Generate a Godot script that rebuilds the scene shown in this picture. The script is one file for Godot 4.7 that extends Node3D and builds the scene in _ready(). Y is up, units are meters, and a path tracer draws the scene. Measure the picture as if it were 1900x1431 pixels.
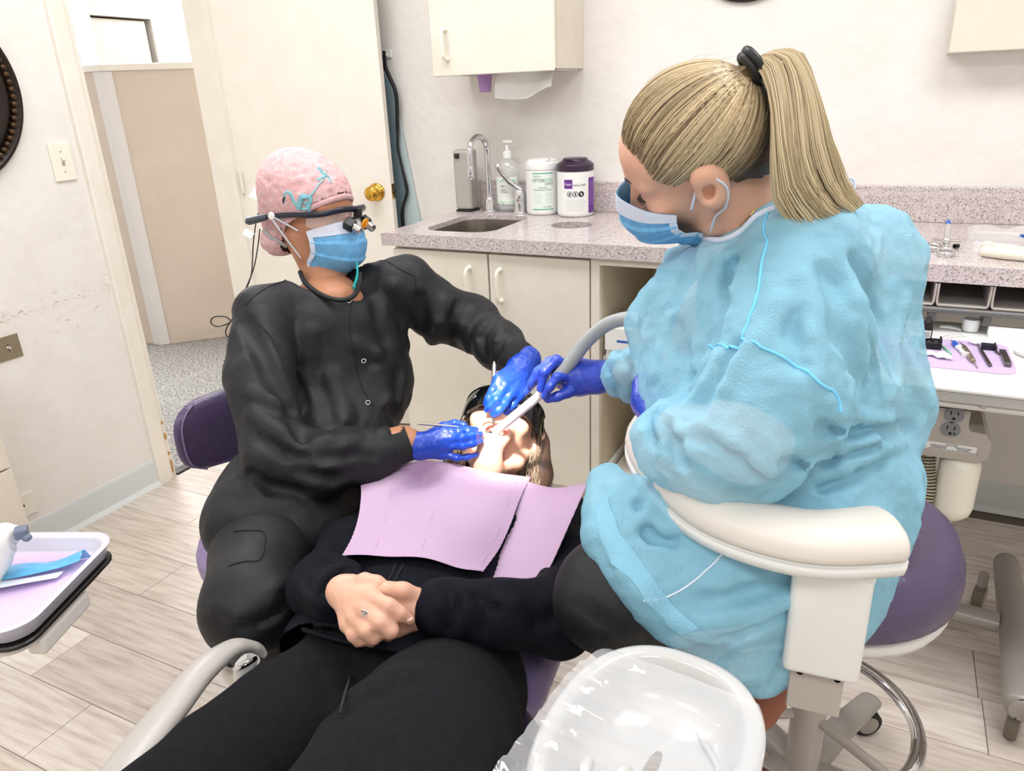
extends Node3D

# ---------------------------------------------------------------- mesh builder
class MB:
	var V := PackedVector3Array()
	var N := PackedVector3Array()
	var C := PackedColorArray()
	var I := PackedInt32Array()
	var tint := Color(1, 1, 1)
	func vert(p: Vector3, n: Vector3) -> int:
		V.append(p); N.append(n); C.append(tint)
		return V.size() - 1
	func tri(a: int, b: int, c: int) -> void:
		var cr := (V[b] - V[a]).cross(V[c] - V[a])
		if cr.dot(N[a] + N[b] + N[c]) > 0.0:
			I.append(a); I.append(c); I.append(b)
		else:
			I.append(a); I.append(b); I.append(c)
	func face(pts: Array) -> void:          # flat convex polygon, its normal out of the ring run counter-clockwise
		var n := (pts[1] - pts[0]).cross(pts[2] - pts[0]).normalized() as Vector3
		var f := []
		for p in pts: f.append(vert(p, n))
		for k in range(1, pts.size() - 1): tri(f[0], f[k], f[k + 1])
	func grid(rows: Array, wu := false, wv := false, flip := false) -> void:   # rows of points, smooth
		var R := rows.size()
		var K: int = rows[0].size()
		var o := V.size()
		for r in R:
			for k in K:
				var ra := r - 1
				var rb := r + 1
				if wv:
					ra = (r - 1 + R) % R; rb = (r + 1) % R
				else:
					ra = maxi(ra, 0); rb = mini(rb, R - 1)
				var ka := k - 1
				var kb := k + 1
				if wu:
					ka = (k - 1 + K) % K; kb = (k + 1) % K
				else:
					ka = maxi(ka, 0); kb = mini(kb, K - 1)
				var du: Vector3 = rows[r][kb] - rows[r][ka]
				var dv: Vector3 = rows[rb][k] - rows[ra][k]
				if du.length_squared() < 1e-14: du = rows[rb][kb] - rows[rb][ka] + rows[ra][kb] - rows[ra][ka]
				var n := du.cross(dv)
				if n.length_squared() < 1e-20:
					n = Vector3.UP if not flip else Vector3.DOWN
				n = n.normalized()
				vert(rows[r][k], -n if flip else n)
		for r in (R if wv else R - 1):
			for k in (K if wu else K - 1):
				var a := o + r * K + k
				var b := o + r * K + (k + 1) % K
				var c := o + ((r + 1) % R) * K + (k + 1) % K
				var d := o + ((r + 1) % R) * K + k
				tri(a, b, c); tri(a, c, d)
	func box(lo: Vector3, hi: Vector3) -> void:
		var x0 := lo.x
		var x1 := hi.x
		var y0 := lo.y
		var y1 := hi.y
		var z0 := lo.z
		var z1 := hi.z
		face([Vector3(x0, y1, z1), Vector3(x1, y1, z1), Vector3(x1, y1, z0), Vector3(x0, y1, z0)])
		face([Vector3(x0, y0, z0), Vector3(x1, y0, z0), Vector3(x1, y0, z1), Vector3(x0, y0, z1)])
		face([Vector3(x0, y0, z1), Vector3(x1, y0, z1), Vector3(x1, y1, z1), Vector3(x0, y1, z1)])
		face([Vector3(x1, y0, z0), Vector3(x0, y0, z0), Vector3(x0, y1, z0), Vector3(x1, y1, z0)])
		face([Vector3(x1, y0, z1), Vector3(x1, y0, z0), Vector3(x1, y1, z0), Vector3(x1, y1, z1)])
		face([Vector3(x0, y0, z0), Vector3(x0, y0, z1), Vector3(x0, y1, z1), Vector3(x0, y1, z0)])
	func rbox(c: Vector3, half: Vector3, r: float, B := Basis.IDENTITY, seg := 2) -> void:   # box with rounded edges
		r = minf(r, minf(half.x, minf(half.y, half.z)) * 0.999)
		for ax in 3:
			for sg in [-1.0, 1.0]:
				var u := (ax + 1) % 3
				var v := (ax + 2) % 3
				var lu := []
				var lv := []
				for s in seg + 1: lu.append(-half[u] + r * (1.0 - tan(PI / 4 * (1.0 - float(s) / seg))) if seg > 1 else -half[u] + r * s)
				for s in seg + 1: lu.append(-lu[seg - s])
				for s in seg + 1: lv.append(-half[v] + r * (1.0 - tan(PI / 4 * (1.0 - float(s) / seg))) if seg > 1 else -half[v] + r * s)
				for s in seg + 1: lv.append(-lv[seg - s])
				var o := V.size()
				for a in lu:
					for b in lv:
						var q := Vector3.ZERO
						q[ax] = half[ax] * sg; q[u] = a; q[v] = b
						var core := q.clamp(-half + Vector3(r, r, r), half - Vector3(r, r, r))
						var d := (q - core).normalized()
						vert(c + B * (core + d * r), B * d)
				var K := lv.size()
				for i in lu.size() - 1:
					for j in K - 1:
						var p := o + i * K + j
						tri(p, p + 1, p + K + 1); tri(p, p + K + 1, p + K)
	func tube(pts: Array, rad, sides := 8, capped := true, flat := 1.0, fdir := Vector3.UP) -> void:   # rad: number or array
		var n := pts.size()
		var up := Vector3.ZERO
		var rows := []
		for i in n:
			var t: Vector3 = (pts[mini(i + 1, n - 1)] - pts[maxi(i - 1, 0)]).normalized()
			if i == 0 or flat != 1.0:
				up = fdir - t * fdir.dot(t)
				if up.length() < 0.05:
					up = Vector3(0.31, 0.2, 0.93); up -= t * up.dot(t)
			else:
				up -= t * up.dot(t)
			up = up.normalized()
			var s := t.cross(up)
			var r: float = rad if not (rad is Array) else rad[i]
			var row := []
			for k in sides:
				var a := TAU * k / sides
				row.append(pts[i] + s * cos(a) * r + up * sin(a) * r * flat)
			rows.append(row)
		grid(rows, true, false, false)
		if capped:
			for e in [0, n - 1]:
				var t2: Vector3 = (pts[0] - pts[1]).normalized() if e == 0 else (pts[n - 1] - pts[n - 2]).normalized()
				var o := V.size()
				vert(pts[e], t2)
				for p in rows[e]: vert(p, t2)
				for k in sides: tri(o, o + 1 + k, o + 1 + (k + 1) % sides)
	func lathe(base: Vector3, prof: Array, sides := 24, B := Basis.IDENTITY, a0 := 0.0, a1 := TAU) -> void:   # prof: Vector2(radius, height)
		var full := absf(a1 - a0 - TAU) < 1e-4
		var n := sides if full else sides + 1
		var segs := []
		var cur := [prof[0]]
		for i in range(1, prof.size()):                   # a repeated point starts a new smooth run
			if prof[i].distance_to(prof[i - 1]) < 1e-7:
				segs.append(cur); cur = [prof[i]]
			else:
				cur.append(prof[i])
		segs.append(cur)
		for sg in segs:
			if sg.size() < 2: continue
			var rows := []
			for p in sg:
				var row := []
				for k in n:
					var a := a0 + (a1 - a0) * k / sides
					row.append(base + B * Vector3(cos(a) * maxf(p.x, 1e-5), p.y, sin(a) * maxf(p.x, 1e-5)))
				rows.append(row)
			grid(rows, full, false, false)
	func prism(poly: PackedVector2Array, o: Vector3, ux: Vector3, uy: Vector3, uz: Vector3, bevel := 0.0) -> void:
		# polygon in (ux, uy), pushed along uz; faces flat, sides flat
		var top := poly
		var area := 0.0
		for i in poly.size():
			var q := poly[(i + 1) % poly.size()]
			area += poly[i].x * q.y - q.x * poly[i].y
		if area < 0.0: top.reverse()
		var bot := top
		var inner := top
		if bevel > 0.0:
			var off := Geometry2D.offset_polygon(top, -bevel)
			if off.size() > 0 and off[0].size() == top.size():
				inner = off[0]
				var best := 0
				for k in inner.size():
					if inner[k].distance_to(top[0]) < inner[best].distance_to(top[0]): best = k
				var rr := PackedVector2Array()
				for k in inner.size(): rr.append(inner[(k + best) % inner.size()])
				inner = rr
			else:
				bevel = 0.0
		var zl := uz.length()
		var un := uz / zl
		var at := func(p: Vector2, z: float) -> Vector3: return o + ux * p.x + uy * p.y + un * z
		var flipped := ux.cross(uy).dot(uz) < 0.0
		var t := Geometry2D.triangulate_polygon(inner)
		for e in 2:
			var nn := un if e == 1 else -un
			var o2 := V.size()
			for p in inner: vert(at.call(p, zl if e == 1 else 0.0), nn)
			for k in range(0, t.size(), 3): tri(o2 + t[k], o2 + t[k + 1], o2 + t[k + 2])
		var m := top.size()
		for i in m:
			var j := (i + 1) % m
			var rings := [[top, bevel], [top, zl - bevel]]
			if bevel > 0.0: rings = [[inner, 0.0], [top, bevel], [top, zl - bevel], [inner, zl]]
			for k in rings.size() - 1:
				var q := [at.call(rings[k][0][i], rings[k][1]), at.call(rings[k][0][j], rings[k][1]), at.call(rings[k + 1][0][j], rings[k + 1][1]), at.call(rings[k + 1][0][i], rings[k + 1][1])]
				if flipped: q.reverse()
				face(q)
	func ball(c: Vector3, r: Vector3, B := Basis.IDENTITY, seg := 12) -> void:
		var rows := []
		for i in seg / 2 + 1:
			var a := PI * i / (seg / 2)
			var row := []
			for k in seg:
				var b := TAU * k / seg
				row.append(c + B * (Vector3(sin(a) * cos(b), -cos(a), sin(a) * sin(b)) * r))
			rows.append(row)
		var o := V.size()
		grid(rows, true)
		for i in range(o, V.size()):
			N[i] = (B * ((B.inverse() * (V[i] - c)) / (r * r))).normalized()
		for i in range(0, I.size(), 3):
			if I[i] >= o and (V[I[i + 1]] - V[I[i]]).cross(V[I[i + 2]] - V[I[i]]).dot(N[I[i]] + N[I[i + 1]] + N[I[i + 2]]) > 0.0:
				var s := I[i + 1]
				I[i + 1] = I[i + 2]; I[i + 2] = s
	func sheet(rows: Array, th: float) -> void:      # a cloth or plate of real thickness from a grid of points
		var o := V.size()
		grid(rows)
		var R := rows.size()
		var K: int = rows[0].size()
		var back := []
		for r in R:
			var row := []
			for k in K: row.append(rows[r][k] - N[o + r * K + k] * th)
			back.append(row)
		grid(back, false, false, true)
		var rim := []
		var rim2 := []
		for k in K: rim.append(rows[0][k]); rim2.append(back[0][k])
		for r in range(1, R): rim.append(rows[r][K - 1]); rim2.append(back[r][K - 1])
		for k in range(K - 2, -1, -1): rim.append(rows[R - 1][k]); rim2.append(back[R - 1][k])
		for r in range(R - 2, 0, -1): rim.append(rows[r][0]); rim2.append(back[r][0])
		grid([rim2, rim], true, false, true)
	func move(from: int, T: Transform3D) -> void:
		for i in range(from, V.size()):
			V[i] = T * V[i]; N[i] = (T.basis * N[i]).normalized()
	func done(base := Vector3.ZERO, colours := false) -> ArrayMesh:
		var a := []
		a.resize(Mesh.ARRAY_MAX)
		var W := V
		if base != Vector3.ZERO:
			W = PackedVector3Array(); W.resize(V.size())
			for i in V.size(): W[i] = V[i] - base
		a[Mesh.ARRAY_VERTEX] = W
		a[Mesh.ARRAY_NORMAL] = N
		if colours: a[Mesh.ARRAY_COLOR] = C
		a[Mesh.ARRAY_INDEX] = I
		var m := ArrayMesh.new()
		m.add_surface_from_arrays(Mesh.PRIMITIVE_TRIANGLES, a)
		return m

# ---------------------------------------------------------------- smooth union of tapered bones, meshed as surface nets
class Field:
	var h: float
	var kb: float
	var prims := []
	var bumps := []
	var noises := []
	var clip = null
	var g_acc: PackedFloat32Array
	var g_lo: Vector3
	var g_n: Vector3i
	var paint = null
	func _init(cell: float, blend: float) -> void:
		h = cell; kb = blend
	func cap(a: Vector3, ra: float, b: Vector3, rb: float, fd := Vector3.ZERO, ff := 1.0) -> void:
		prims.append([0, a, b, ra, rb, fd.normalized(), ff])
	func chain(pts: Array, rad: Array, fd := Vector3.ZERO, ff := 1.0) -> void:
		for i in pts.size() - 1: cap(pts[i], rad[i], pts[i + 1], rad[i + 1], fd, ff)
	func ell(c: Vector3, B: Basis, r: Vector3) -> void:       # B orthonormal
		prims.append([1, c, B, r])
	func bump(a: Vector3, b: Vector3, r: float, amp: float) -> void:   # a fold (amp > 0) or groove (amp < 0) along a line
		bumps.append([a, b, r, amp])
	func folds(pts: Array, r: float, amp: float) -> void:
		for i in pts.size() - 1: bump(pts[i], pts[i + 1], r, amp)
	func noise(nz: FastNoiseLite, amp: float, sc: Vector3, B := Basis.IDENTITY, ridged := false) -> void:
		noises.append([nz, amp, sc, B, ridged])
	func into(mb: MB) -> void:
		var ik := 1.0 / kb
		var mg := maxf(4.2 * kb, 3.2 * h)
		var lo := Vector3(1e9, 1e9, 1e9)
		var hi := -lo
		var bb := []
		for p in prims:
			var l: Vector3
			var u: Vector3
			if p[0] == 0:
				var rr := Vector3.ONE * (maxf(p[3], p[4]) * maxf(1.0, p[6]) + mg)
				l = (p[1] as Vector3).min(p[2]) - rr; u = (p[1] as Vector3).max(p[2]) + rr
			else:
				var B: Basis = p[2]
				var r: Vector3 = p[3]
				var e := Vector3(Vector3(B.x.x * r.x, B.y.x * r.y, B.z.x * r.z).length(), Vector3(B.x.y * r.x, B.y.y * r.y, B.z.y * r.z).length(), Vector3(B.x.z * r.x, B.y.z * r.y, B.z.z * r.z).length()) + Vector3(mg, mg, mg)
				l = p[1] - e; u = p[1] + e
			bb.append([l, u])
			lo = lo.min(l); hi = hi.max(u)
		lo -= Vector3(h, h, h)
		var nx := int((hi.x - lo.x) / h) + 3
		var ny := int((hi.y - lo.y) / h) + 3
		var nz := int((hi.z - lo.z) / h) + 3
		var sy := nx
		var sz := nx * ny
		var acc := PackedFloat32Array()
		acc.resize(nx * ny * nz)
		for pi in prims.size():
			var p: Array = prims[pi]
			var i0 := maxi(int((bb[pi][0].x - lo.x) / h), 0)
			var j0 := maxi(int((bb[pi][0].y - lo.y) / h), 0)
			var k0 := maxi(int((bb[pi][0].z - lo.z) / h), 0)
			var i1 := mini(int((bb[pi][1].x - lo.x) / h) + 1, nx - 1)
			var j1 := mini(int((bb[pi][1].y - lo.y) / h) + 1, ny - 1)
			var k1 := mini(int((bb[pi][1].z - lo.z) / h) + 1, nz - 1)
			if p[0] == 0:
				var a: Vector3 = p[1]
				var ba: Vector3 = p[2] - a
				var inv := 1.0 / maxf(ba.length_squared(), 1e-9)
				var ra: float = p[3]
				var dr: float = p[4] - ra
				var fd: Vector3 = p[5]
				var fl: float = 1.0 - 1.0 / p[6]
				var flat := absf(fl) > 1e-4
				for k in range(k0, k1 + 1):
					for j in range(j0, j1 + 1):
						var q := Vector3(lo.x + i0 * h, lo.y + j * h, lo.z + k * h) - a
						var ix := k * sz + j * sy + i0
						for i in range(i0, i1 + 1):
							var t := clampf(q.dot(ba) * inv, 0.0, 1.0)
							var v := q - ba * t
							if flat: v -= fd * (v.dot(fd) * fl)
							var d := v.length() - ra - dr * t
							if d < mg: acc[ix] += exp(minf(-d * ik, 36.0))
							ix += 1
							q.x += h
			else:
				var B: Basis = (p[2] as Basis).transposed()
				var r: Vector3 = p[3]
				var ir := Vector3(1.0 / r.x, 1.0 / r.y, 1.0 / r.z)
				for k in range(k0, k1 + 1):
					for j in range(j0, j1 + 1):
						var q: Vector3 = B * (Vector3(lo.x + i0 * h, lo.y + j * h, lo.z + k * h) - p[1])
						var st := B * Vector3(h, 0, 0)
						var ix := k * sz + j * sy + i0
						for i in range(i0, i1 + 1):
							var s := q * ir
							var m := s.length()
							var d := m * (m - 1.0) / maxf((s * ir).length(), 1e-6)
							if d < mg: acc[ix] += exp(minf(-d * ik, 36.0))
							ix += 1
							q += st
		for b in bumps:
			var a: Vector3 = b[0]
			var ba: Vector3 = b[1] - a
			var inv := 1.0 / maxf(ba.length_squared(), 1e-9)
			var r: float = b[2]
			var ir2 := 1.0 / (r * r)
			var am: float = b[3] * ik
			var e := Vector3(r, r, r) * 2.0
			var l := ((a.min(b[1]) - e - lo) / h).max(Vector3.ZERO)
			var u := (a.max(b[1]) + e - lo) / h
			for k in range(int(l.z), mini(int(u.z) + 1, nz - 1) + 1):
				for j in range(int(l.y), mini(int(u.y) + 1, ny - 1) + 1):
					for i in range(int(l.x), mini(int(u.x) + 1, nx - 1) + 1):
						var ix := k * sz + j * sy + i
						var ac := acc[ix]
						if ac < 1e-4 or ac > 1e9: continue
						var q := Vector3(lo.x + i * h, lo.y + j * h, lo.z + k * h) - a
						var t := clampf(q.dot(ba) * inv, 0.0, 1.0)
						var w := (q - ba * t).length_squared() * ir2
						if w < 2.25: acc[ix] = ac * exp(am * pow(1.0 - sqrt(w) / 1.5, 1.25))
		var band := exp(7.0 * h * ik)
		if noises.size() > 0:
			var wide := exp(9.0 * h * ik)
			for k in nz:
				for j in ny:
					var ix := k * sz + j * sy
					for i in nx:
						var ac := acc[ix]
						if ac > 1.0 / wide and ac < wide:
							var q := Vector3(lo.x + i * h, lo.y + j * h, lo.z + k * h)
							for n in noises:
								var w: Vector3 = (n[3] * q) * n[2]
								var g: float = n[0].get_noise_3dv(w)
								if n[4]: g = 1.0 - 2.0 * absf(g)
								ac *= exp(g * n[1] * ik)
							acc[ix] = ac
						ix += 1
		g_acc = acc; g_lo = lo; g_n = Vector3i(nx, ny, nz)
		var vid := PackedInt32Array()
		vid.resize(nx * ny * nz)
		var off := [0, 1, sy, sy + 1, sz, sz + 1, sz + sy, sz + sy + 1]
		var cor := [Vector3(0, 0, 0), Vector3(1, 0, 0), Vector3(0, 1, 0), Vector3(1, 1, 0), Vector3(0, 0, 1), Vector3(1, 0, 1), Vector3(0, 1, 1), Vector3(1, 1, 1)]
		var ed := [[0, 1], [2, 3], [4, 5], [6, 7], [0, 2], [1, 3], [4, 6], [5, 7], [0, 4], [1, 5], [2, 6], [3, 7]]
		var V := PackedVector3Array()
		var cells := []
		var o := mb.V.size()
		for k in nz - 1:
			for j in ny - 1:
				var ix := k * sz + j * sy
				for i in nx - 1:
					var a0 := acc[ix]
					if a0 * band > 1.0 and a0 < band:
						var cnt := 0
						var f := [0.0, 0.0, 0.0, 0.0, 0.0, 0.0, 0.0, 0.0]
						for c in 8:
							var v: float = acc[ix + off[c]]
							if v > 1.0: cnt += 1
							f[c] = v
						if cnt > 0 and cnt < 8:
							for c in 8: f[c] = log(maxf(f[c], 1e-12))
							var s := Vector3.ZERO
							var m := 0
							for e2 in ed:
								var fa: float = f[e2[0]]
								var fb: float = f[e2[1]]
								if (fa > 0.0) != (fb > 0.0):
									s += cor[e2[0]].lerp(cor[e2[1]], fa / (fa - fb)); m += 1
							V.append(lo + (Vector3(i, j, k) + s / m) * h)
							vid[ix] = V.size()
							cells.append(ix)
					ix += 1
		var N := PackedVector3Array()
		N.resize(V.size())
		var tris := PackedInt32Array()
		for ix in cells:
			var s0 := acc[ix] > 1.0
			# edge along x, y, z from this corner
			for ax in 3:
				var st: int = [1, sy, sz][ax]
				var s1 := acc[ix + st] > 1.0
				if s0 == s1: continue
				var u: int = [sy, sz, 1][ax]
				var w: int = [sz, 1, sy][ax]
				if ix - u - w < 0: continue
				var q0 := vid[ix] - 1
				var q1 := vid[ix - u] - 1
				var q2 := vid[ix - u - w] - 1
				var q3 := vid[ix - w] - 1
				if q0 < 0 or q1 < 0 or q2 < 0 or q3 < 0: continue
				if clip != null and not clip.call((V[q0] + V[q2]) * 0.5): continue
				var t := [q0, q1, q2, q0, q2, q3] if s0 else [q0, q2, q1, q0, q3, q2]
				for z in [0, 3]:
					var cr := (V[t[z + 1]] - V[t[z]]).cross(V[t[z + 2]] - V[t[z]])
					N[t[z]] += cr; N[t[z + 1]] += cr; N[t[z + 2]] += cr
					tris.append(t[z]); tris.append(t[z + 2]); tris.append(t[z + 1])
		for i in V.size():
			mb.V.append(V[i]); mb.N.append(N[i].normalized())
			mb.C.append(paint.call(V[i], N[i]) if paint != null else mb.tint)
		for t in tris: mb.I.append(o + t)

	func depth_at(p: Vector3) -> float:          # how deep below the meshed surface p lies, negative outside
		var g := (p - g_lo) / h
		var i := clampi(int(g.x), 0, g_n.x - 2)
		var j := clampi(int(g.y), 0, g_n.y - 2)
		var k := clampi(int(g.z), 0, g_n.z - 2)
		var t := (g - Vector3(i, j, k)).clamp(Vector3.ZERO, Vector3.ONE)
		var s := 0.0
		for c in 8:
			var a := c & 1
			var b := (c >> 1) & 1
			var d := c >> 2
			s += log(maxf(g_acc[(k + d) * g_n.x * g_n.y + (j + b) * g_n.x + i + a], 1e-7)) * (t.x if a else 1.0 - t.x) * (t.y if b else 1.0 - t.y) * (t.z if d else 1.0 - t.z)
		return s * kb
	func onto(pts: Array, lift: float) -> Array:  # moves points onto the finished, folded surface
		var out := []
		for q in pts:
			var p: Vector3 = q
			var n := Vector3.UP
			for it in 8:
				var e := h * 0.7
				var gr := Vector3(depth_at(p + Vector3(e, 0, 0)) - depth_at(p - Vector3(e, 0, 0)), depth_at(p + Vector3(0, e, 0)) - depth_at(p - Vector3(0, e, 0)), depth_at(p + Vector3(0, 0, e)) - depth_at(p - Vector3(0, 0, e))) / (2.0 * e)
				var ln := gr.length()
				if ln < 1e-4: break
				n = -gr / ln
				p += n * clampf(depth_at(p) / ln, -0.006, 0.006)
			out.append(p + n * lift)
		return out

# ---------------------------------------------------------------- nodes
var taken := {}
var bases := {}
func numbered(nm: String) -> String:
	if not taken.has(nm):
		taken[nm] = 0
		return nm
	taken[nm] += 1
	return "%s_%03d" % [nm, taken[nm]]
func thing(nm: String, label: String, cat: String, base: Vector3, group := "") -> Node3D:
	var o := Node3D.new()
	o.name = numbered(nm)
	add_child(o)
	o.position = base
	bases[o] = base
	o.set_meta("label", label); o.set_meta("category", cat)
	if group != "": o.set_meta("group", group)
	return o
func part(parent: Node3D, nm: String, mb: MB, m: Material, label := "", colours := false) -> MeshInstance3D:
	var o := MeshInstance3D.new()
	o.name = nm
	var b: Vector3 = bases.get(parent, Vector3.ZERO)
	o.mesh = mb.done(b, colours)
	o.material_override = m
	parent.add_child(o, true)
	bases[o] = b
	if label != "": o.set_meta("label", label)
	return o
func solo(nm: String, label: String, cat: String, base: Vector3, mb: MB, m: Material, group := "", colours := false) -> MeshInstance3D:
	var o := MeshInstance3D.new()
	o.name = numbered(nm)
	add_child(o)
	o.position = base
	bases[o] = base
	o.mesh = mb.done(base, colours)
	o.material_override = m
	o.set_meta("label", label); o.set_meta("category", cat)
	if group != "": o.set_meta("group", group)
	return o
func struct(nm: String, mb: MB, m: Material, label := "", cat := "") -> MeshInstance3D:
	var o := MeshInstance3D.new()
	o.name = numbered(nm)
	add_child(o)
	o.mesh = mb.done()
	o.material_override = m
	o.set_meta("kind", "structure")
	bases[o] = Vector3.ZERO
	if label != "": o.set_meta("label", label)
	if cat != "": o.set_meta("category", cat)
	return o
func lettering(parent: Node3D, nm: String, txt: String, size: float, at: Vector3, right: Vector3, up: Vector3, m: Material, depth := 0.0004, bend_axis := Vector3.ZERO, bend_r := 0.0) -> void:
	var tm := TextMesh.new()
	var fnt := SystemFont.new()
	fnt.font_names = PackedStringArray(["Droid Sans"])
	tm.font = fnt
	tm.text = txt
	tm.font_size = 32
	tm.pixel_size = size / 32.0
	tm.depth = depth
	tm.curve_step = 2.0
	var rt := right.normalized()
	var upn := (up - rt * up.dot(rt)).normalized()
	var nn := rt.cross(upn)
	var a := tm.surface_get_arrays(0)
	var V: PackedVector3Array = a[Mesh.ARRAY_VERTEX]
	var N: PackedVector3Array = a[Mesh.ARRAY_NORMAL]
	var b: Vector3 = bases.get(parent, Vector3.ZERO)
	for i in V.size():
		var p := V[i]
		var n := N[i]
		if bend_r > 0.0:
			var t := p.x / bend_r
			var ww := nn.rotated(upn, t)
			V[i] = bend_axis + upn * (at - bend_axis).dot(upn) + upn * p.y + ww * (bend_r + p.z) - b
			N[i] = rt.rotated(upn, t) * n.x + upn * n.y + ww * n.z
		else:
			V[i] = at + rt * p.x + upn * p.y + nn * p.z - b
			N[i] = rt * n.x + upn * n.y + nn * n.z
	var c := []
	c.resize(Mesh.ARRAY_MAX)
	c[Mesh.ARRAY_VERTEX] = V; c[Mesh.ARRAY_NORMAL] = N
	if a[Mesh.ARRAY_INDEX] != null: c[Mesh.ARRAY_INDEX] = a[Mesh.ARRAY_INDEX]
	var am := ArrayMesh.new()
	am.add_surface_from_arrays(Mesh.PRIMITIVE_TRIANGLES, c)
	var o := MeshInstance3D.new()
	o.name = nm
	o.mesh = am
	o.material_override = m
	parent.add_child(o, true)

# ---------------------------------------------------------------- curves and materials
func spline(pts: Array, per := 6) -> Array:
	var out := []
	var n := pts.size()
	for i in n - 1:
		var a: Vector3 = pts[maxi(i - 1, 0)]
		var d: Vector3 = pts[mini(i + 2, n - 1)]
		for s in per:
			out.append((pts[i] as Vector3).cubic_interpolate(pts[i + 1], a, d, float(s) / per))
	out.append(pts[n - 1])
	return out
func ramp(vals: Array, per := 6) -> Array:
	var out := []
	for i in vals.size() - 1:
		for s in per: out.append(lerpf(vals[i], vals[i + 1], smoothstep(0, 1, float(s) / per)))
	out.append(vals[vals.size() - 1])
	return out
func rrect(w: float, d: float, r: float, seg := 4) -> PackedVector2Array:    # rounded rectangle about the origin
	var p := PackedVector2Array()
	for q in 4:
		var c := Vector2([1, -1, -1, 1][q] * (w / 2 - r), [1, 1, -1, -1][q] * (d / 2 - r))
		for s in seg + 1:
			var a := PI / 2 * (q + float(s) / seg)
			p.append(c + Vector2(cos(a), sin(a)) * r)
	return p
func fnl(seed_: int, freq := 1.0, oct := 3, type := FastNoiseLite.TYPE_SIMPLEX_SMOOTH) -> FastNoiseLite:
	var n := FastNoiseLite.new()
	n.seed = seed_; n.frequency = freq; n.noise_type = type; n.fractal_octaves = oct
	if oct <= 1: n.fractal_type = FastNoiseLite.FRACTAL_NONE
	return n
func noise_tex(nz: FastNoiseLite, w: int, hgt: int, stops: Array) -> ImageTexture:     # stops: [position, colour] ...
	var im := nz.get_seamless_image(w, hgt)
	im.convert(Image.FORMAT_L8)
	var src := im.get_data()
	var lut := PackedByteArray()
	lut.resize(768)
	for i in 256:
		var t := i / 255.0
		var c: Color = stops[0][1]
		for s in stops.size() - 1:
			if t >= stops[s][0]: c = (stops[s][1] as Color).lerp(stops[s + 1][1], clampf((t - stops[s][0]) / maxf(stops[s + 1][0] - stops[s][0], 1e-4), 0, 1))
		lut[i * 3] = int(clampf(c.r, 0, 1) * 255); lut[i * 3 + 1] = int(clampf(c.g, 0, 1) * 255); lut[i * 3 + 2] = int(clampf(c.b, 0, 1) * 255)
	var out := PackedByteArray()
	out.resize(src.size() * 3)
	for i in src.size():
		var q := src[i] * 3
		out[i * 3] = lut[q]; out[i * 3 + 1] = lut[q + 1]; out[i * 3 + 2] = lut[q + 2]
	return ImageTexture.create_from_image(Image.create_from_data(w, hgt, false, Image.FORMAT_RGB8, out))
func normal_tex(nz: FastNoiseLite, w: int, strength: float) -> ImageTexture:
	var im := nz.get_seamless_image(w, w)
	im.convert(Image.FORMAT_L8)
	im.bump_map_to_normal_map(strength)
	return ImageTexture.create_from_image(im)
func mat(c: Color, rough := 0.5, metal := 0.0) -> StandardMaterial3D:
	var m := StandardMaterial3D.new()
	m.albedo_color = c; m.roughness = rough; m.metallic = metal
	return m
func tri_mat(c: Color, rough: float, tex: Texture2D, scale: Vector3, nrm: Texture2D = null, ns := 0.5, world := true) -> StandardMaterial3D:
	var m := mat(c, rough)
	m.albedo_texture = tex
	m.uv1_triplanar = true; m.uv1_world_triplanar = world; m.uv1_scale = scale
	if nrm != null:
		m.normal_enabled = true; m.normal_texture = nrm; m.normal_scale = ns
	return m
func hexc(s: String) -> Color: return Color.html(s)


# ---------------------------------------------------------------- the place
const XL := -2.31      # inner face of the left wall
const XR := 1.75
const ZB := -2.525     # inner face of the back wall
const ZF := 1.9
const TOP := 2.6
var M := {}

func panel_light(nm: String, label: String, c: Vector3, sx: float, sz: float, energy: float) -> void:
	var t := thing(nm, label, "ceiling light", c, "flat ceiling lights")
	var f := MB.new()
	f.rbox(c + Vector3(0, -0.01, sz / 2 + 0.02), Vector3(sx / 2 + 0.04, 0.02, 0.02), 0.004)
	f.rbox(c + Vector3(0, -0.01, -sz / 2 - 0.02), Vector3(sx / 2 + 0.04, 0.02, 0.02), 0.004)
	f.rbox(c + Vector3(sx / 2 + 0.02, -0.01, 0), Vector3(0.02, 0.02, sz / 2), 0.004)
	f.rbox(c + Vector3(-sx / 2 - 0.02, -0.01, 0), Vector3(0.02, 0.02, sz / 2), 0.004)
	part(t, "frame", f, M.white_paint)
	var d := MB.new()
	d.box(c + Vector3(-sx / 2, -0.008, -sz / 2), c + Vector3(sx / 2, 0.0, sz / 2))
	var em := mat(Color(0.95, 0.95, 0.95), 0.6)
	em.emission_enabled = true; em.emission = Color(1.0, 0.98, 0.95); em.emission_energy_multiplier = 1.6
	part(t, "diffuser", d, em)
	var l := AreaLight3D.new()
	l.name = "panel_glow"
	l.area_size = Vector2(sx, sz)
	l.light_energy = energy
	l.light_color = Color(0.98, 0.985, 1.0)
	l.area_range = 12.0
	l.shadow_enabled = true
	add_child(l, true)
	l.position = c + Vector3(0, -0.035, 0)
	l.rotation_degrees = Vector3(-90, 0, 0)

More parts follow.
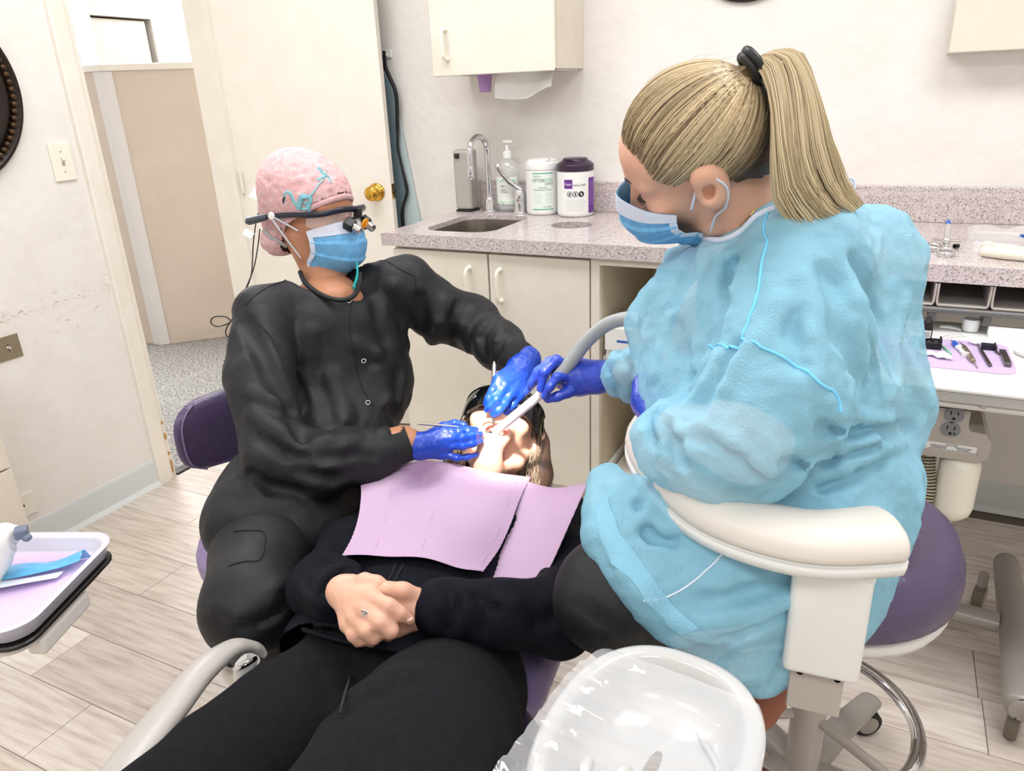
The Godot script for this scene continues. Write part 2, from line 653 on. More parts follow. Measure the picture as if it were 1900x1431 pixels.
func _ready() -> void:
	var cam := Camera3D.new()
	cam.name = "camera"
	cam.fov = 54.601
	cam.near = 0.03
	add_child(cam)
	cam.transform = Transform3D(Basis(Vector3(0.8985, -0.039, -0.4373), Vector3(-0.1276, 0.9298, -0.3451), Vector3(0.4201, 0.3659, 0.8305)), Vector3(0, 1.31, 0))
	cam.current = true
	var we := WorldEnvironment.new()
	we.name = "environment"
	var env := Environment.new()
	env.background_mode = Environment.BG_COLOR
	env.background_color = Color(0.8, 0.82, 0.85)
	env.tonemap_mode = Environment.TONE_MAPPER_LINEAR
	env.tonemap_exposure = 0.88
	env.sdfgi_enabled = true; env.ssao_enabled = true; env.ssil_enabled = true
	we.environment = env
	add_child(we)
	materials()
	panel_light("ceiling_light", "flat ceiling light panel over the dentist's side", Vector3(-1.25, TOP - 0.02, -1.35), 1.2, 0.6, 2.5)
	panel_light("ceiling_light", "flat ceiling light panel over the cart", Vector3(0.55, TOP - 0.02, -1.35), 1.2, 0.6, 2.25)
	panel_light("ceiling_light", "flat ceiling light panel behind the photographer, towards the left wall", Vector3(-1.3, TOP - 0.02, 0.75), 1.2, 0.6, 2.25)
	panel_light("ceiling_light", "flat ceiling light panel behind the photographer, towards the right wall", Vector3(0.6, TOP - 0.02, 0.75), 1.2, 0.6, 2.25)
	panel_light("ceiling_light", "flat ceiling light panel in the carpeted hall", Vector3(-4.2, TOP - 0.02, -3.0), 1.2, 0.6, 12.0)
	panel_light("ceiling_light", "unseen ceiling light panel added to brighten the far end of the hall", Vector3(-5.1, TOP - 0.02, -5.2), 1.2, 0.6, 3.2)  # unseen extra panel, added to brighten the dim wall and door at the far end
	room()
	print("room ", Time.get_ticks_msec())
	hall()
	back_counter()
	print("counter ", Time.get_ticks_msec())
	left_side()
	right_side()
	chairs()
	print("objects ", Time.get_ticks_msec())
	operating_light()
	people()
	print("people ", Time.get_ticks_msec())

func operating_light() -> void:
	# the chair's treatment lamp hangs above the frame and shines into the patient's mouth
	var at := Vector3(-0.50, 1.76, -0.66)
	var to := Vector3(-0.6351, 0.6849, -1.2096)
	var d := (to - at).normalized()
	var u := d.cross(Vector3.UP).normalized()
	var B := Basis(u, d, u.cross(d))
	var t := thing("operating_light", "white dental operating lamp above the patient", "lamp", at)
	var m := MB.new()
	m.lathe(at, [Vector2(0, -0.07), Vector2(0.05, -0.065), Vector2(0.09, -0.03), Vector2(0.1, 0.0), Vector2(0.096, 0.004), Vector2(0.085, -0.012)], 28, B)
	part(t, "housing", m, M.white_plastic)
	m = MB.new()
	m.lathe(at, [Vector2(0.085, -0.012), Vector2(0, -0.014)], 24, B)
	var em := mat(Color(1, 1, 1), 0.3)
	em.emission_enabled = true; em.emission = Color(1, 0.98, 0.95); em.emission_energy_multiplier = 3.0
	part(t, "lamp_lens", m, em)
	m = MB.new()
	m.tube(spline([at - d * 0.06, at + Vector3(0.1, 0.25, -0.1), Vector3(-0.25, TOP, -0.4)], 6), 0.018, 12)
	part(t, "arm", m, M.white_plastic)
	var l := SpotLight3D.new()
	l.name = "operating_beam"
	l.position = at + d * 0.02
	add_child(l, true)
	l.look_at_from_position(l.position, to)
	l.spot_angle = 4.7
	l.spot_range = 6.0
	l.spot_attenuation = 2.0
	l.spot_angle_attenuation = 0.6
	l.light_size = 0.07
	l.light_energy = 14.0
	l.light_color = Color(1.0, 0.97, 0.94)
	l.shadow_enabled = true


func speckle_tex(sz: int, cell: float, cols: Array, seed_: int) -> ImageTexture:      # stone chips of mixed colours
	var nz := fnl(seed_, cell, 1, FastNoiseLite.TYPE_CELLULAR)
	nz.cellular_return_type = FastNoiseLite.RETURN_CELL_VALUE
	nz.cellular_jitter = 1.0
	nz.domain_warp_enabled = true
	nz.domain_warp_amplitude = 3.0; nz.domain_warp_frequency = 0.12
	return noise_tex(nz, sz, sz, cols)

func materials() -> void:
	var fine := normal_tex(fnl(3, 0.09, 4), 256, 3.0)
	var weave_n := fnl(8, 0.25, 2)
	var weave := normal_tex(weave_n, 256, 5.0)
	M.fine = fine; M.weave = weave
	var wt := noise_tex(fnl(5, 0.01, 4), 512, 512, [[0.0, hexc("f3efe9")], [0.5, hexc("f7f3ee")], [1.0, hexc("faf7f3")]])
	M.wall = tri_mat(Color(0.955, 0.955, 0.95), 0.75, wt, Vector3(0.8, 0.8, 0.8), fine, 0.12)
	M.hall_wall = tri_mat(Color(0.98, 0.965, 0.93), 0.8, wt, Vector3(0.8, 0.8, 0.8))
	M.pink_wall = tri_mat(Color(0.885, 0.84, 0.795), 0.8, wt, Vector3(0.8, 0.8, 0.8), fine, 0.2)
	M.white_paint = tri_mat(Color(0.975, 0.965, 0.94), 0.45, wt, Vector3(1.3, 1.3, 1.3))
	M.ceiling = mat(Color(0.95, 0.945, 0.93), 0.9)
	M.vinyl_base = mat(Color(0.85, 0.87, 0.87), 0.45)
	M.cream = tri_mat(Color(0.945, 0.935, 0.895), 0.38, wt, Vector3(1.5, 1.5, 1.5))
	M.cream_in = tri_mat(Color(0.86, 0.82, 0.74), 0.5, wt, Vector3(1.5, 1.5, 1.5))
	var grain := fnl(21, 0.02, 5)
	grain.domain_warp_enabled = true; grain.domain_warp_amplitude = 22.0; grain.domain_warp_frequency = 0.012
	var gt := noise_tex(grain, 1024, 1024, [[0.0, hexc("c0b4aa")], [0.3, hexc("d6ccc3")], [0.5, hexc("e1d9d1")], [0.72, hexc("e8e2da")], [1.0, hexc("f1ece6")]])
	var gn := normal_tex(grain, 512, 2.5)
	M.planks = []
	var tones := [Color(0.94, 0.925, 0.91), Color(1.0, 0.99, 0.975), Color(0.89, 0.87, 0.85), Color(0.97, 0.955, 0.94), Color(0.92, 0.90, 0.88)]
	for k in 5:
		var m := tri_mat(tones[k], 0.42, gt, Vector3(0.22, 0.22, 2.4), gn, 0.15)
		m.uv1_offset = Vector3(0.37 * k, 0, 0.21 * k)
		M.planks.append(m)
	M.seam = mat(hexc("6f655d"), 0.8)
	var ct := noise_tex(fnl(31, 0.11, 3), 512, 512, [[0.15, hexc("7c7b7a")], [0.4, hexc("a4a29f")], [0.6, hexc("bfbcb7")], [0.85, hexc("e4e0d9")]])
	M.carpet = tri_mat(Color(1, 1, 1), 0.95, ct, Vector3(1.1, 1.1, 1.1), normal_tex(fnl(31, 0.11, 3), 512, 12.0), 1.0)
	var st := speckle_tex(512, 0.16, [[0.0, hexc("7c7478")], [0.07, hexc("b3aaab")], [0.2, hexc("d2c9c8")], [0.45, hexc("dbd3d1")], [0.62, hexc("e4dddb")], [0.8, hexc("f1ecea")], [0.94, hexc("c9bfbe")], [1.0, hexc("958b8d")]], 77)
	M.stone = tri_mat(Color(0.94, 0.92, 0.92), 0.22, st, Vector3(4.5, 4.5, 4.5))
	M.steel = mat(Color(0.74, 0.72, 0.69), 0.28, 1.0)
	M.chrome = mat(Color(0.86, 0.86, 0.87), 0.06, 1.0)
	M.brass = mat(Color(0.85, 0.66, 0.28), 0.12, 1.0)
	M.dark_metal = mat(Color(0.24, 0.225, 0.22), 0.35, 0.8)
	M.black = mat(Color(0.035, 0.035, 0.04), 0.45)
	M.black_gloss = mat(Color(0.02, 0.02, 0.025), 0.12)
	M.rubber = mat(Color(0.07, 0.07, 0.075), 0.7)
	M.white_plastic = mat(Color(0.94, 0.94, 0.93), 0.3)
	M.ivory = mat(Color(0.955, 0.94, 0.88), 0.35)
	M.beige_plastic = mat(Color(0.90, 0.88, 0.85), 0.36)
	M.greige = mat(Color(0.72, 0.69, 0.655), 0.35)
	M.grey_plastic = mat(Color(0.52, 0.52, 0.53), 0.4)
	M.mauve = mat(Color(0.84, 0.75, 0.90), 0.6)
	var lt := noise_tex(fnl(41, 0.05, 3), 256, 256, [[0.0, Color(0.9, 0.9, 0.9)], [1.0, Color(1, 1, 1)]])
	M.purple = tri_mat(Color(0.345, 0.29, 0.42), 0.36, lt, Vector3(4, 4, 4), fine, 0.25)
	M.lilac = tri_mat(Color(0.56, 0.49, 0.66), 0.36, lt, Vector3(4, 4, 4), fine, 0.25)
	var g := mat(Color(0.96, 0.98, 0.99, 0.16), 0.03)
	g.transparency = BaseMaterial3D.TRANSPARENCY_ALPHA
	M.clear = g
	M.text_dark = mat(Color(0.12, 0.12, 0.13), 0.7)
	M.scuff_a = mat(Color(0.86, 0.82, 0.77), 0.9)
	M.scuff_b = mat(Color(0.70, 0.67, 0.64), 0.9)
	M.chip = mat(Color(0.72, 0.55, 0.32), 0.8)
	M.strip = mat(Color(0.90, 0.885, 0.875), 0.6)
	M.cool_wall = mat(Color(0.86, 0.865, 0.89), 0.8)
	M.blue_ink = mat(Color(0.16, 0.36, 0.72), 0.6)
	M.jar = mat(Color(0.93, 0.87, 0.62), 0.4)
	M.brushed = mat(Color(0.74, 0.73, 0.71), 0.42, 0.6)
	M.paper = mat(Color(0.95, 0.95, 0.94), 0.85)
	M.paper_green = mat(Color(0.90, 0.95, 0.92), 0.6)
	M.label_green = mat(Color(0.50, 0.83, 0.55), 0.6)
	M.label_mint = mat(Color(0.70, 0.90, 0.74), 0.6)
	M.label_teal = mat(Color(0.36, 0.68, 0.57), 0.6)
	M.text_grey = mat(Color(0.36, 0.36, 0.36), 0.7)
	M.print_pale = mat(Color(0.78, 0.80, 0.79), 0.7)
	M.plum = mat(Color(0.20, 0.12, 0.22), 0.3)
	M.violet = mat(Color(0.40, 0.17, 0.56), 0.5)
	M.violet_pale = mat(Color(0.66, 0.54, 0.76), 0.6)
	M.cup = mat(Color(0.71, 0.55, 0.80), 0.35)
	M.cream_side = tri_mat(Color(0.925, 0.905, 0.86), 0.42, wt, Vector3(1.5, 1.5, 1.5))
	M.bronze = mat(Color(0.17, 0.145, 0.13), 0.38, 0.6)
	M.bronze_bright = mat(Color(0.30, 0.22, 0.15), 0.3, 0.7)
	M.mirror = mat(Color(0.85, 0.86, 0.86), 0.03, 1.0)
	M.apron = mat(Color(0.44, 0.52, 0.55), 0.6)
	M.apron_pale = mat(Color(0.76, 0.83, 0.84), 0.6)
	M.brass_dull = mat(Color(0.66, 0.62, 0.54), 0.36, 0.85)
	M.unit_white = mat(Color(0.90, 0.90, 0.885), 0.32)
	M.tray_white = mat(Color(0.82, 0.805, 0.85), 0.25)
	M.slate = mat(Color(0.42, 0.46, 0.54), 0.35)
	M.blue_plastic = mat(Color(0.14, 0.40, 0.82), 0.35)
	M.cream_gloss = mat(Color(0.945, 0.93, 0.85), 0.2)
	M.bin_grey = mat(Color(0.66, 0.645, 0.625), 0.5)
	M.rail = mat(Color(0.42, 0.415, 0.41), 0.35, 0.3)
	M.edge_grey = mat(Color(0.74, 0.735, 0.72), 0.5)
	M.foot_grey = mat(Color(0.60, 0.575, 0.55), 0.28)
	M.caster_rim = mat(Color(0.42, 0.39, 0.33), 0.6)
	M.hose_dark = mat(Color(0.28, 0.25, 0.20), 0.7)
	M.hose_pale = mat(Color(0.76, 0.73, 0.64), 0.6)
	M.dot_green = mat(Color(0.08, 0.33, 0.33), 0.5)
	M.green_plastic = mat(Color(0.45, 0.85, 0.60), 0.4)
	M.steel_dark = mat(Color(0.45, 0.43, 0.42), 0.3, 0.9)
	M.navy = mat(Color(0.07, 0.08, 0.16), 0.5)
	M.glass = mat(Color(0.97, 0.98, 0.98), 0.02)
	M.glass.refraction_enabled = true; M.glass.refraction_scale = 0.05
	M.clear_plastic = mat(Color(0.97, 0.97, 0.97, 0.2), 0.05)
	M.clear_plastic.transparency = BaseMaterial3D.TRANSPARENCY_ALPHA
	M.gel = mat(Color(0.93, 0.92, 0.92, 0.35), 0.05)
	M.gel.transparency = BaseMaterial3D.TRANSPARENCY_ALPHA
	M.pouch_blue = mat(Color(0.42, 0.76, 0.94, 0.72), 0.12)
	M.pouch_blue.transparency = BaseMaterial3D.TRANSPARENCY_ALPHA
	M.pouch_white = mat(Color(0.90, 0.92, 0.96), 0.3)
	M.arm_grey = mat(Color(0.72, 0.70, 0.68), 0.35)
	M.bowl = mat(Color(0.80, 0.795, 0.785), 0.14)
	M.film = mat(Color(0.97, 0.97, 0.98, 0.14), 0.06)
	M.film.transparency = BaseMaterial3D.TRANSPARENCY_ALPHA
	M.cushion = mat(Color(0.88, 0.855, 0.82), 0.42)
	# people
	var bt := noise_tex(fnl(51, 0.03, 3), 256, 256, [[0.0, Color(0.82, 0.82, 0.84)], [1.0, Color(1, 1, 1)]])
	M.black_cloth = tri_mat(Color(0.10, 0.105, 0.12), 0.6, bt, Vector3(5, 5, 5), weave, 0.12)
	M.black_cloth.metallic_specular = 0.45
	M.black_rib = mat(Color(0.11, 0.11, 0.115), 0.85)
	M.black_seam = mat(Color(0.07, 0.073, 0.08), 0.7)
	M.black_knit = tri_mat(Color(0.085, 0.09, 0.125), 0.8, bt, Vector3(7, 7, 7), weave, 0.35)
	M.black_knit.metallic_specular = 0.26
	M.skin_tan = mat(Color(0.72, 0.50, 0.37), 0.5)
	M.skin_fair = mat(Color(0.88, 0.68, 0.58), 0.48)
	M.skin_pale = mat(Color(0.90, 0.70, 0.59), 0.48)
	for k in ["skin_tan", "skin_fair", "skin_pale"]:
		M[k].subsurf_scatter_enabled = true; M[k].subsurf_scatter_strength = 0.08
	var gn2 := normal_tex(fnl(61, 0.06, 3), 256, 4.0)
	M.glove_blue = tri_mat(Color(0.10, 0.29, 0.76), 0.34, bt, Vector3(8, 8, 8), gn2, 0.35)
	var cpn := fnl(71, 0.022, 3)
	cpn.domain_warp_enabled = true; cpn.domain_warp_amplitude = 30.0; cpn.domain_warp_frequency = 0.02
	var cpt := noise_tex(cpn, 512, 512, [[0.0, hexc("efb9bd")], [0.44, hexc("f2c4c6")], [0.5, hexc("faeeec")], [0.56, hexc("f3c9ca")], [0.7, hexc("f5d3d2")], [0.76, hexc("fbf1ef")], [0.82, hexc("f0bfc2")], [1.0, hexc("eeb9be")]])
	M.cap_pink = tri_mat(Color(0.90, 0.86, 0.86), 0.85, cpt, Vector3(5, 5, 5), weave, 0.2)
	M.print_teal = mat(Color(0.50, 0.72, 0.76), 0.85)
	M.grey_cloth = mat(Color(0.68, 0.66, 0.67), 0.85)
	M.mask_blue = tri_mat(Color(0.48, 0.77, 0.96), 0.7, bt, Vector3(9, 9, 9), weave, 0.25)
	M.mask_white = mat(Color(0.86, 0.89, 0.95), 0.75)
	M.teal_cloth = mat(Color(0.05, 0.66, 0.66), 0.7)
	M.silver = mat(Color(0.78, 0.77, 0.76), 0.25, 0.9)
	M.navy_gloss = mat(Color(0.09, 0.12, 0.19), 0.25)
	M.slate_dark = mat(Color(0.25, 0.27, 0.31), 0.4)
	M.lens_clear = mat(Color(0.95, 0.95, 0.97, 0.12), 0.03)
	M.lens_clear.transparency = BaseMaterial3D.TRANSPARENCY_ALPHA
	M.orange_clear = mat(Color(0.98, 0.62, 0.08), 0.15)
	M.nail = mat(Color(0.93, 0.74, 0.70), 0.25)
	M.mouth = mat(Color(0.45, 0.13, 0.13), 0.3)
	M.tongue = mat(Color(0.80, 0.42, 0.42), 0.3)
	M.tooth = mat(Color(0.95, 0.93, 0.88), 0.2)
	M.lips = mat(Color(0.84, 0.55, 0.52), 0.35)
	M.hair = mat(Color(1, 1, 1), 0.42)
	M.hair.vertex_color_use_as_albedo = true
	M.legging = tri_mat(Color(0.125, 0.125, 0.135), 0.9, bt, Vector3(8, 8, 8), weave, 0.35)
	M.legging.metallic_specular = 0.2
	M.bib = mat(Color(0.78, 0.665, 0.78), 0.85)
	M.lens_dark = mat(Color(0.02, 0.02, 0.025), 0.08)
	M.brow = mat(Color(0.22, 0.15, 0.11), 0.7)
	M.glove_royal = tri_mat(Color(0.20, 0.32, 0.80), 0.34, bt, Vector3(8, 8, 8), gn2, 0.35)
	var gwt := noise_tex(fnl(83, 0.25, 2), 512, 512, [[0.0, Color(0.90, 0.90, 0.90)], [0.5, Color(0.96, 0.96, 0.96)], [1.0, Color(1, 1, 1)]])
	M.gown = tri_mat(Color(0.64, 0.89, 0.99, 0.66), 0.75, gwt, Vector3(6, 6, 6), weave, 0.35)
	M.gown.transparency = BaseMaterial3D.TRANSPARENCY_ALPHA
	M.gown_seam = mat(Color(0.46, 0.80, 0.95), 0.7)
	M.shoe = mat(Color(0.58, 0.34, 0.24), 0.5)
	M.shoe_sole = mat(Color(0.84, 0.68, 0.55), 0.6)
	M.hose_grey = mat(Color(0.64, 0.655, 0.66), 0.4)
	M.hose_clear = mat(Color(0.86, 0.87, 0.90), 0.25)

func room() -> void:
	# floor: planks laid along the room's width
	var bed := MB.new()
	bed.box(Vector3(XL - 0.12, -0.1, ZB - 0.12), Vector3(XR + 0.12, -0.003, ZF + 0.12))
	var fl := struct("floor", bed, M.seam, "floor of pale greige wood-look planks", "floor")
	var rng := RandomNumberGenerator.new()
	rng.seed = 11
	var w := 0.168
	var L := 1.155
	var known := {0: -1.541, 3: -1.795, 5: -1.977}
	for r in range(-16, 11):                               # row r spans z from -0.774 + 0.168 - r w
		var z1 := -0.606 - r * w
		var z0 := z1 - w
		if z1 < ZB or z0 > ZF: continue
		z0 = maxf(z0, ZB); z1 = minf(z1, ZF)
		var x0: float = known.get(r, -1.4 - rng.randf() * L)
		while x0 > XL: x0 -= L
		while x0 < XR:
			var a := maxf(x0, XL)
			var b := minf(x0 + L, XR)
			x0 += L
			if b - a < 0.01: continue
			var p := MB.new()
			var e := 0.0006
			var ch := 0.0012
			p.face([Vector3(a + ch, 0, z1 - ch), Vector3(b - ch, 0, z1 - ch), Vector3(b - ch, 0, z0 + ch), Vector3(a + ch, 0, z0 + ch)])
			var ro := [Vector3(a + e, -0.003, z1 - e), Vector3(b - e, -0.003, z1 - e), Vector3(b - e, -0.003, z0 + e), Vector3(a + e, -0.003, z0 + e)]
			var ri := [Vector3(a + ch, 0, z1 - ch), Vector3(b - ch, 0, z1 - ch), Vector3(b - ch, 0, z0 + ch), Vector3(a + ch, 0, z0 + ch)]
			for k in 4: p.face([ro[k], ro[(k + 1) % 4], ri[(k + 1) % 4], ri[k]])
			part(fl, "plank", p, M.planks[rng.randi() % 5])
	# walls with thickness
	var zj0 := -1.675     # doorway
	var zj1 := -2.256
	var wl := MB.new()
	wl.box(Vector3(XL - 0.12, 0, zj0), Vector3(XL, TOP, ZF + 0.12))
	wl.box(Vector3(XL - 0.12, 0, ZB - 0.12), Vector3(XL, TOP, zj1))
	wl.box(Vector3(XL - 0.12, 2.05, zj1), Vector3(XL, TOP, zj0))
	var left := struct("wall_left", wl, M.wall, "white painted wall with scuff marks beside the doorway", "wall")
	# scuffs scraped into the paint
	for s in 120:
		var z := lerpf(-1.66, -1.05, rng.randf())
		var y := 0.742 + (z + 1.34) * -0.05 + rng.randfn() * 0.007
		if s > 84: y += rng.randf_range(-0.10, 0.05)
		var ln := rng.randf_range(0.002, 0.022)
		var tall := rng.randf_range(0.0003, 0.0011)
		if s % 9 == 0:
			tall = rng.randf_range(0.004, 0.012); ln = 0.0012
		var sm := MB.new()
		sm.rbox(Vector3(XL, y, z), Vector3(0.0004, tall, ln / 2), 0.0001, Basis(Vector3.RIGHT, rng.randfn() * 0.25), 1)
		part(left, "scuff_mark", sm, M.scuff_a if rng.randf() < 0.7 else M.scuff_b)
	var wb := MB.new()
	wb.box(Vector3(XL, 0, ZB - 0.12), Vector3(XR + 0.12, TOP, ZB))
	struct("wall_back", wb, M.wall, "white painted wall behind the counter", "wall")
	var wr := MB.new()
	wr.box(Vector3(XR, 0, ZB), Vector3(XR + 0.12, TOP, ZF + 0.12))
	struct("wall_right", wr, M.wall)
	var wf := MB.new()
	wf.box(Vector3(XL, 0, ZF), Vector3(XR, TOP, ZF + 0.12))
	struct("wall_front", wf, M.wall)
	var ce := MB.new()
	ce.box(Vector3(-7.4, TOP, -7.2), Vector3(XR + 0.12, TOP + 0.1, ZF + 0.12))
	struct("ceiling", ce, M.ceiling)
	# vinyl baseboards
	var prof := PackedVector2Array([Vector2(0, 0), Vector2(0.018, 0), Vector2(0.014, 0.006), Vector2(0.006, 0.016), Vector2(0.004, 0.09), Vector2(0.0025, 0.1), Vector2(0, 0.101)])
	var bl := MB.new()
	bl.prism(prof, Vector3(XL, 0, ZF), Vector3.RIGHT, Vector3.UP, Vector3(0, 0, -1.615 - ZF))
	struct("baseboard_left", bl, M.vinyl_base, "pale grey vinyl baseboard below the scuffed wall", "baseboard")
	var bk := MB.new()
	bk.prism(prof, Vector3(-0.6, 0, ZB), Vector3(0, 0, 1), Vector3.UP, Vector3(XR + 0.6, 0, 0))
	struct("baseboard_back", bk, M.vinyl_base, "pale grey vinyl baseboard under the counter", "baseboard")
	# door casing: flat boards with a small back band
	var cas := PackedVector2Array([Vector2(0, 0), Vector2(0.064, 0), Vector2(0.064, 0.016), Vector2(0.056, 0.018), Vector2(0.012, 0.014), Vector2(0.004, 0.011), Vector2(0, 0.008)])
	var t1 := MB.new()
	t1.prism(cas, Vector3(XL, 0, zj0), Vector3(0, 0, 1), Vector3.RIGHT, Vector3(0, 2.11, 0))
	t1.box(Vector3(XL - 0.12, 0, zj0 - 0.016), Vector3(XL + 0.002, 2.05, zj0))
	var tr := struct("trim_1", t1, M.white_paint, "white door casing on the light switch side, paint chipped at the foot", "door trim")
	for q in [[0.06, 0.028, 0.008], [0.1, 0.016, 0.006], [0.17, 0.03, 0.009], [0.225, 0.014, 0.004], [0.04, 0.05, 0.004]]:
		var ch := MB.new()
		ch.ball(Vector3(XL + 0.0105, q[0], zj0 - 0.001), Vector3(0.004, q[1] / 2, q[2] / 2 + 0.002), Basis.IDENTITY, 8)
		part(tr, "paint_chip", ch, M.chip)
	var t2 := MB.new()
	t2.prism(cas, Vector3(XL, 0, zj1), Vector3(0, 0, -1), Vector3.RIGHT, Vector3(0, 2.11, 0))
	t2.box(Vector3(XL - 0.12, 0, zj1), Vector3(XL + 0.002, 2.05, zj1 + 0.016))
	struct("trim_2", t2, M.white_paint, "white door casing on the hinge side", "door trim")
	var t3 := MB.new()
	t3.prism(cas, Vector3(XL, 2.05, zj1), Vector3.UP, Vector3.RIGHT, Vector3(0, 0, zj0 - zj1))
	t3.box(Vector3(XL - 0.12, 2.034, zj1), Vector3(XL + 0.002, 2.05, zj0))
	struct("trim_3", t3, M.white_paint)
	var th := MB.new()
	th.prism(PackedVector2Array([Vector2(0, 0), Vector2(0.045, 0), Vector2(0.038, 0.006), Vector2(0.012, 0.009), Vector2(0, 0.005)]), Vector3(XL - 0.03, 0, zj0 - 0.016), Vector3.RIGHT, Vector3.UP, Vector3(0, 0, zj1 - zj0 + 0.032))
	struct("trim_4", th, M.dark_metal, "dark metal threshold strip between carpet and planks", "threshold")
	# open door leaf, swung past square towards the back wall
	var hinge := Vector3(XL + 0.012, 0, zj1 - 0.004)
	var edge := Vector3(-1.69, 0, -2.40)
	var u := (edge - hinge).normalized()
	var nrm := Vector3(u.z, 0, -u.x) * -1.0
	var wd := hinge.distance_to(edge)
	var lf := MB.new()
	lf.rbox(hinge + u * wd / 2 + Vector3(0, 1.025, 0) - nrm * 0.0175, Vector3(wd / 2, 1.015, 0.0175), 0.002, Basis(u, Vector3.UP, u.cross(Vector3.UP)))
	var door := struct("door_1", lf, M.white_paint, "open white flush door with a brass knob", "door")
	var kp := hinge + u * (wd - 0.06) + Vector3(0, 0.975, 0)
	for s in [1.0, -1.0]:
		var nn: Vector3 = nrm * s
		var o: Vector3 = kp + (Vector3.ZERO if s > 0 else -nrm * 0.035)
		var kb := MB.new()
		var bb := Basis(u, nn, u.cross(nn))
		kb.lathe(o, [Vector2(0.0, 0.0), Vector2(0.033, 0.0), Vector2(0.033, 0.003), Vector2(0.027, 0.008), Vector2(0.013, 0.011), Vector2(0.012, 0.03), Vector2(0.019, 0.035), Vector2(0.027, 0.043), Vector2(0.028, 0.052), Vector2(0.023, 0.06), Vector2(0.012, 0.064), Vector2(0, 0.065)], 24, bb)
		part(door, "knob", kb, M.brass, "polished brass door knob")
	var lt := MB.new()
	lt.rbox(hinge + u * (wd + 0.0005) + Vector3(0, 0.975, 0) - nrm * 0.0175, Vector3(0.001, 0.028, 0.0125), 0.0005, Basis(u, Vector3.UP, u.cross(Vector3.UP)))
	part(door, "latch_plate", lt, M.brass)
	var dk := MB.new()
	dk.lathe(hinge + u * wd + Vector3(0, 0.975, 0) - nrm * 0.0175, [Vector2(0, 0.011), Vector2(0.006, 0.01), Vector2(0.008, 0.004), Vector2(0.008, 0)], 12, Basis(nrm, u, nrm.cross(u)))
	part(door, "latch", dk, M.dark_metal)
	for y in [0.25, 1.02, 1.8]:
		var hg := MB.new()
		hg.tube([Vector3(XL + 0.02, y - 0.04, zj1 + 0.006), Vector3(XL + 0.02, y + 0.04, zj1 + 0.006)], 0.006, 8)
		part(door, "hinge", hg, M.white_paint)

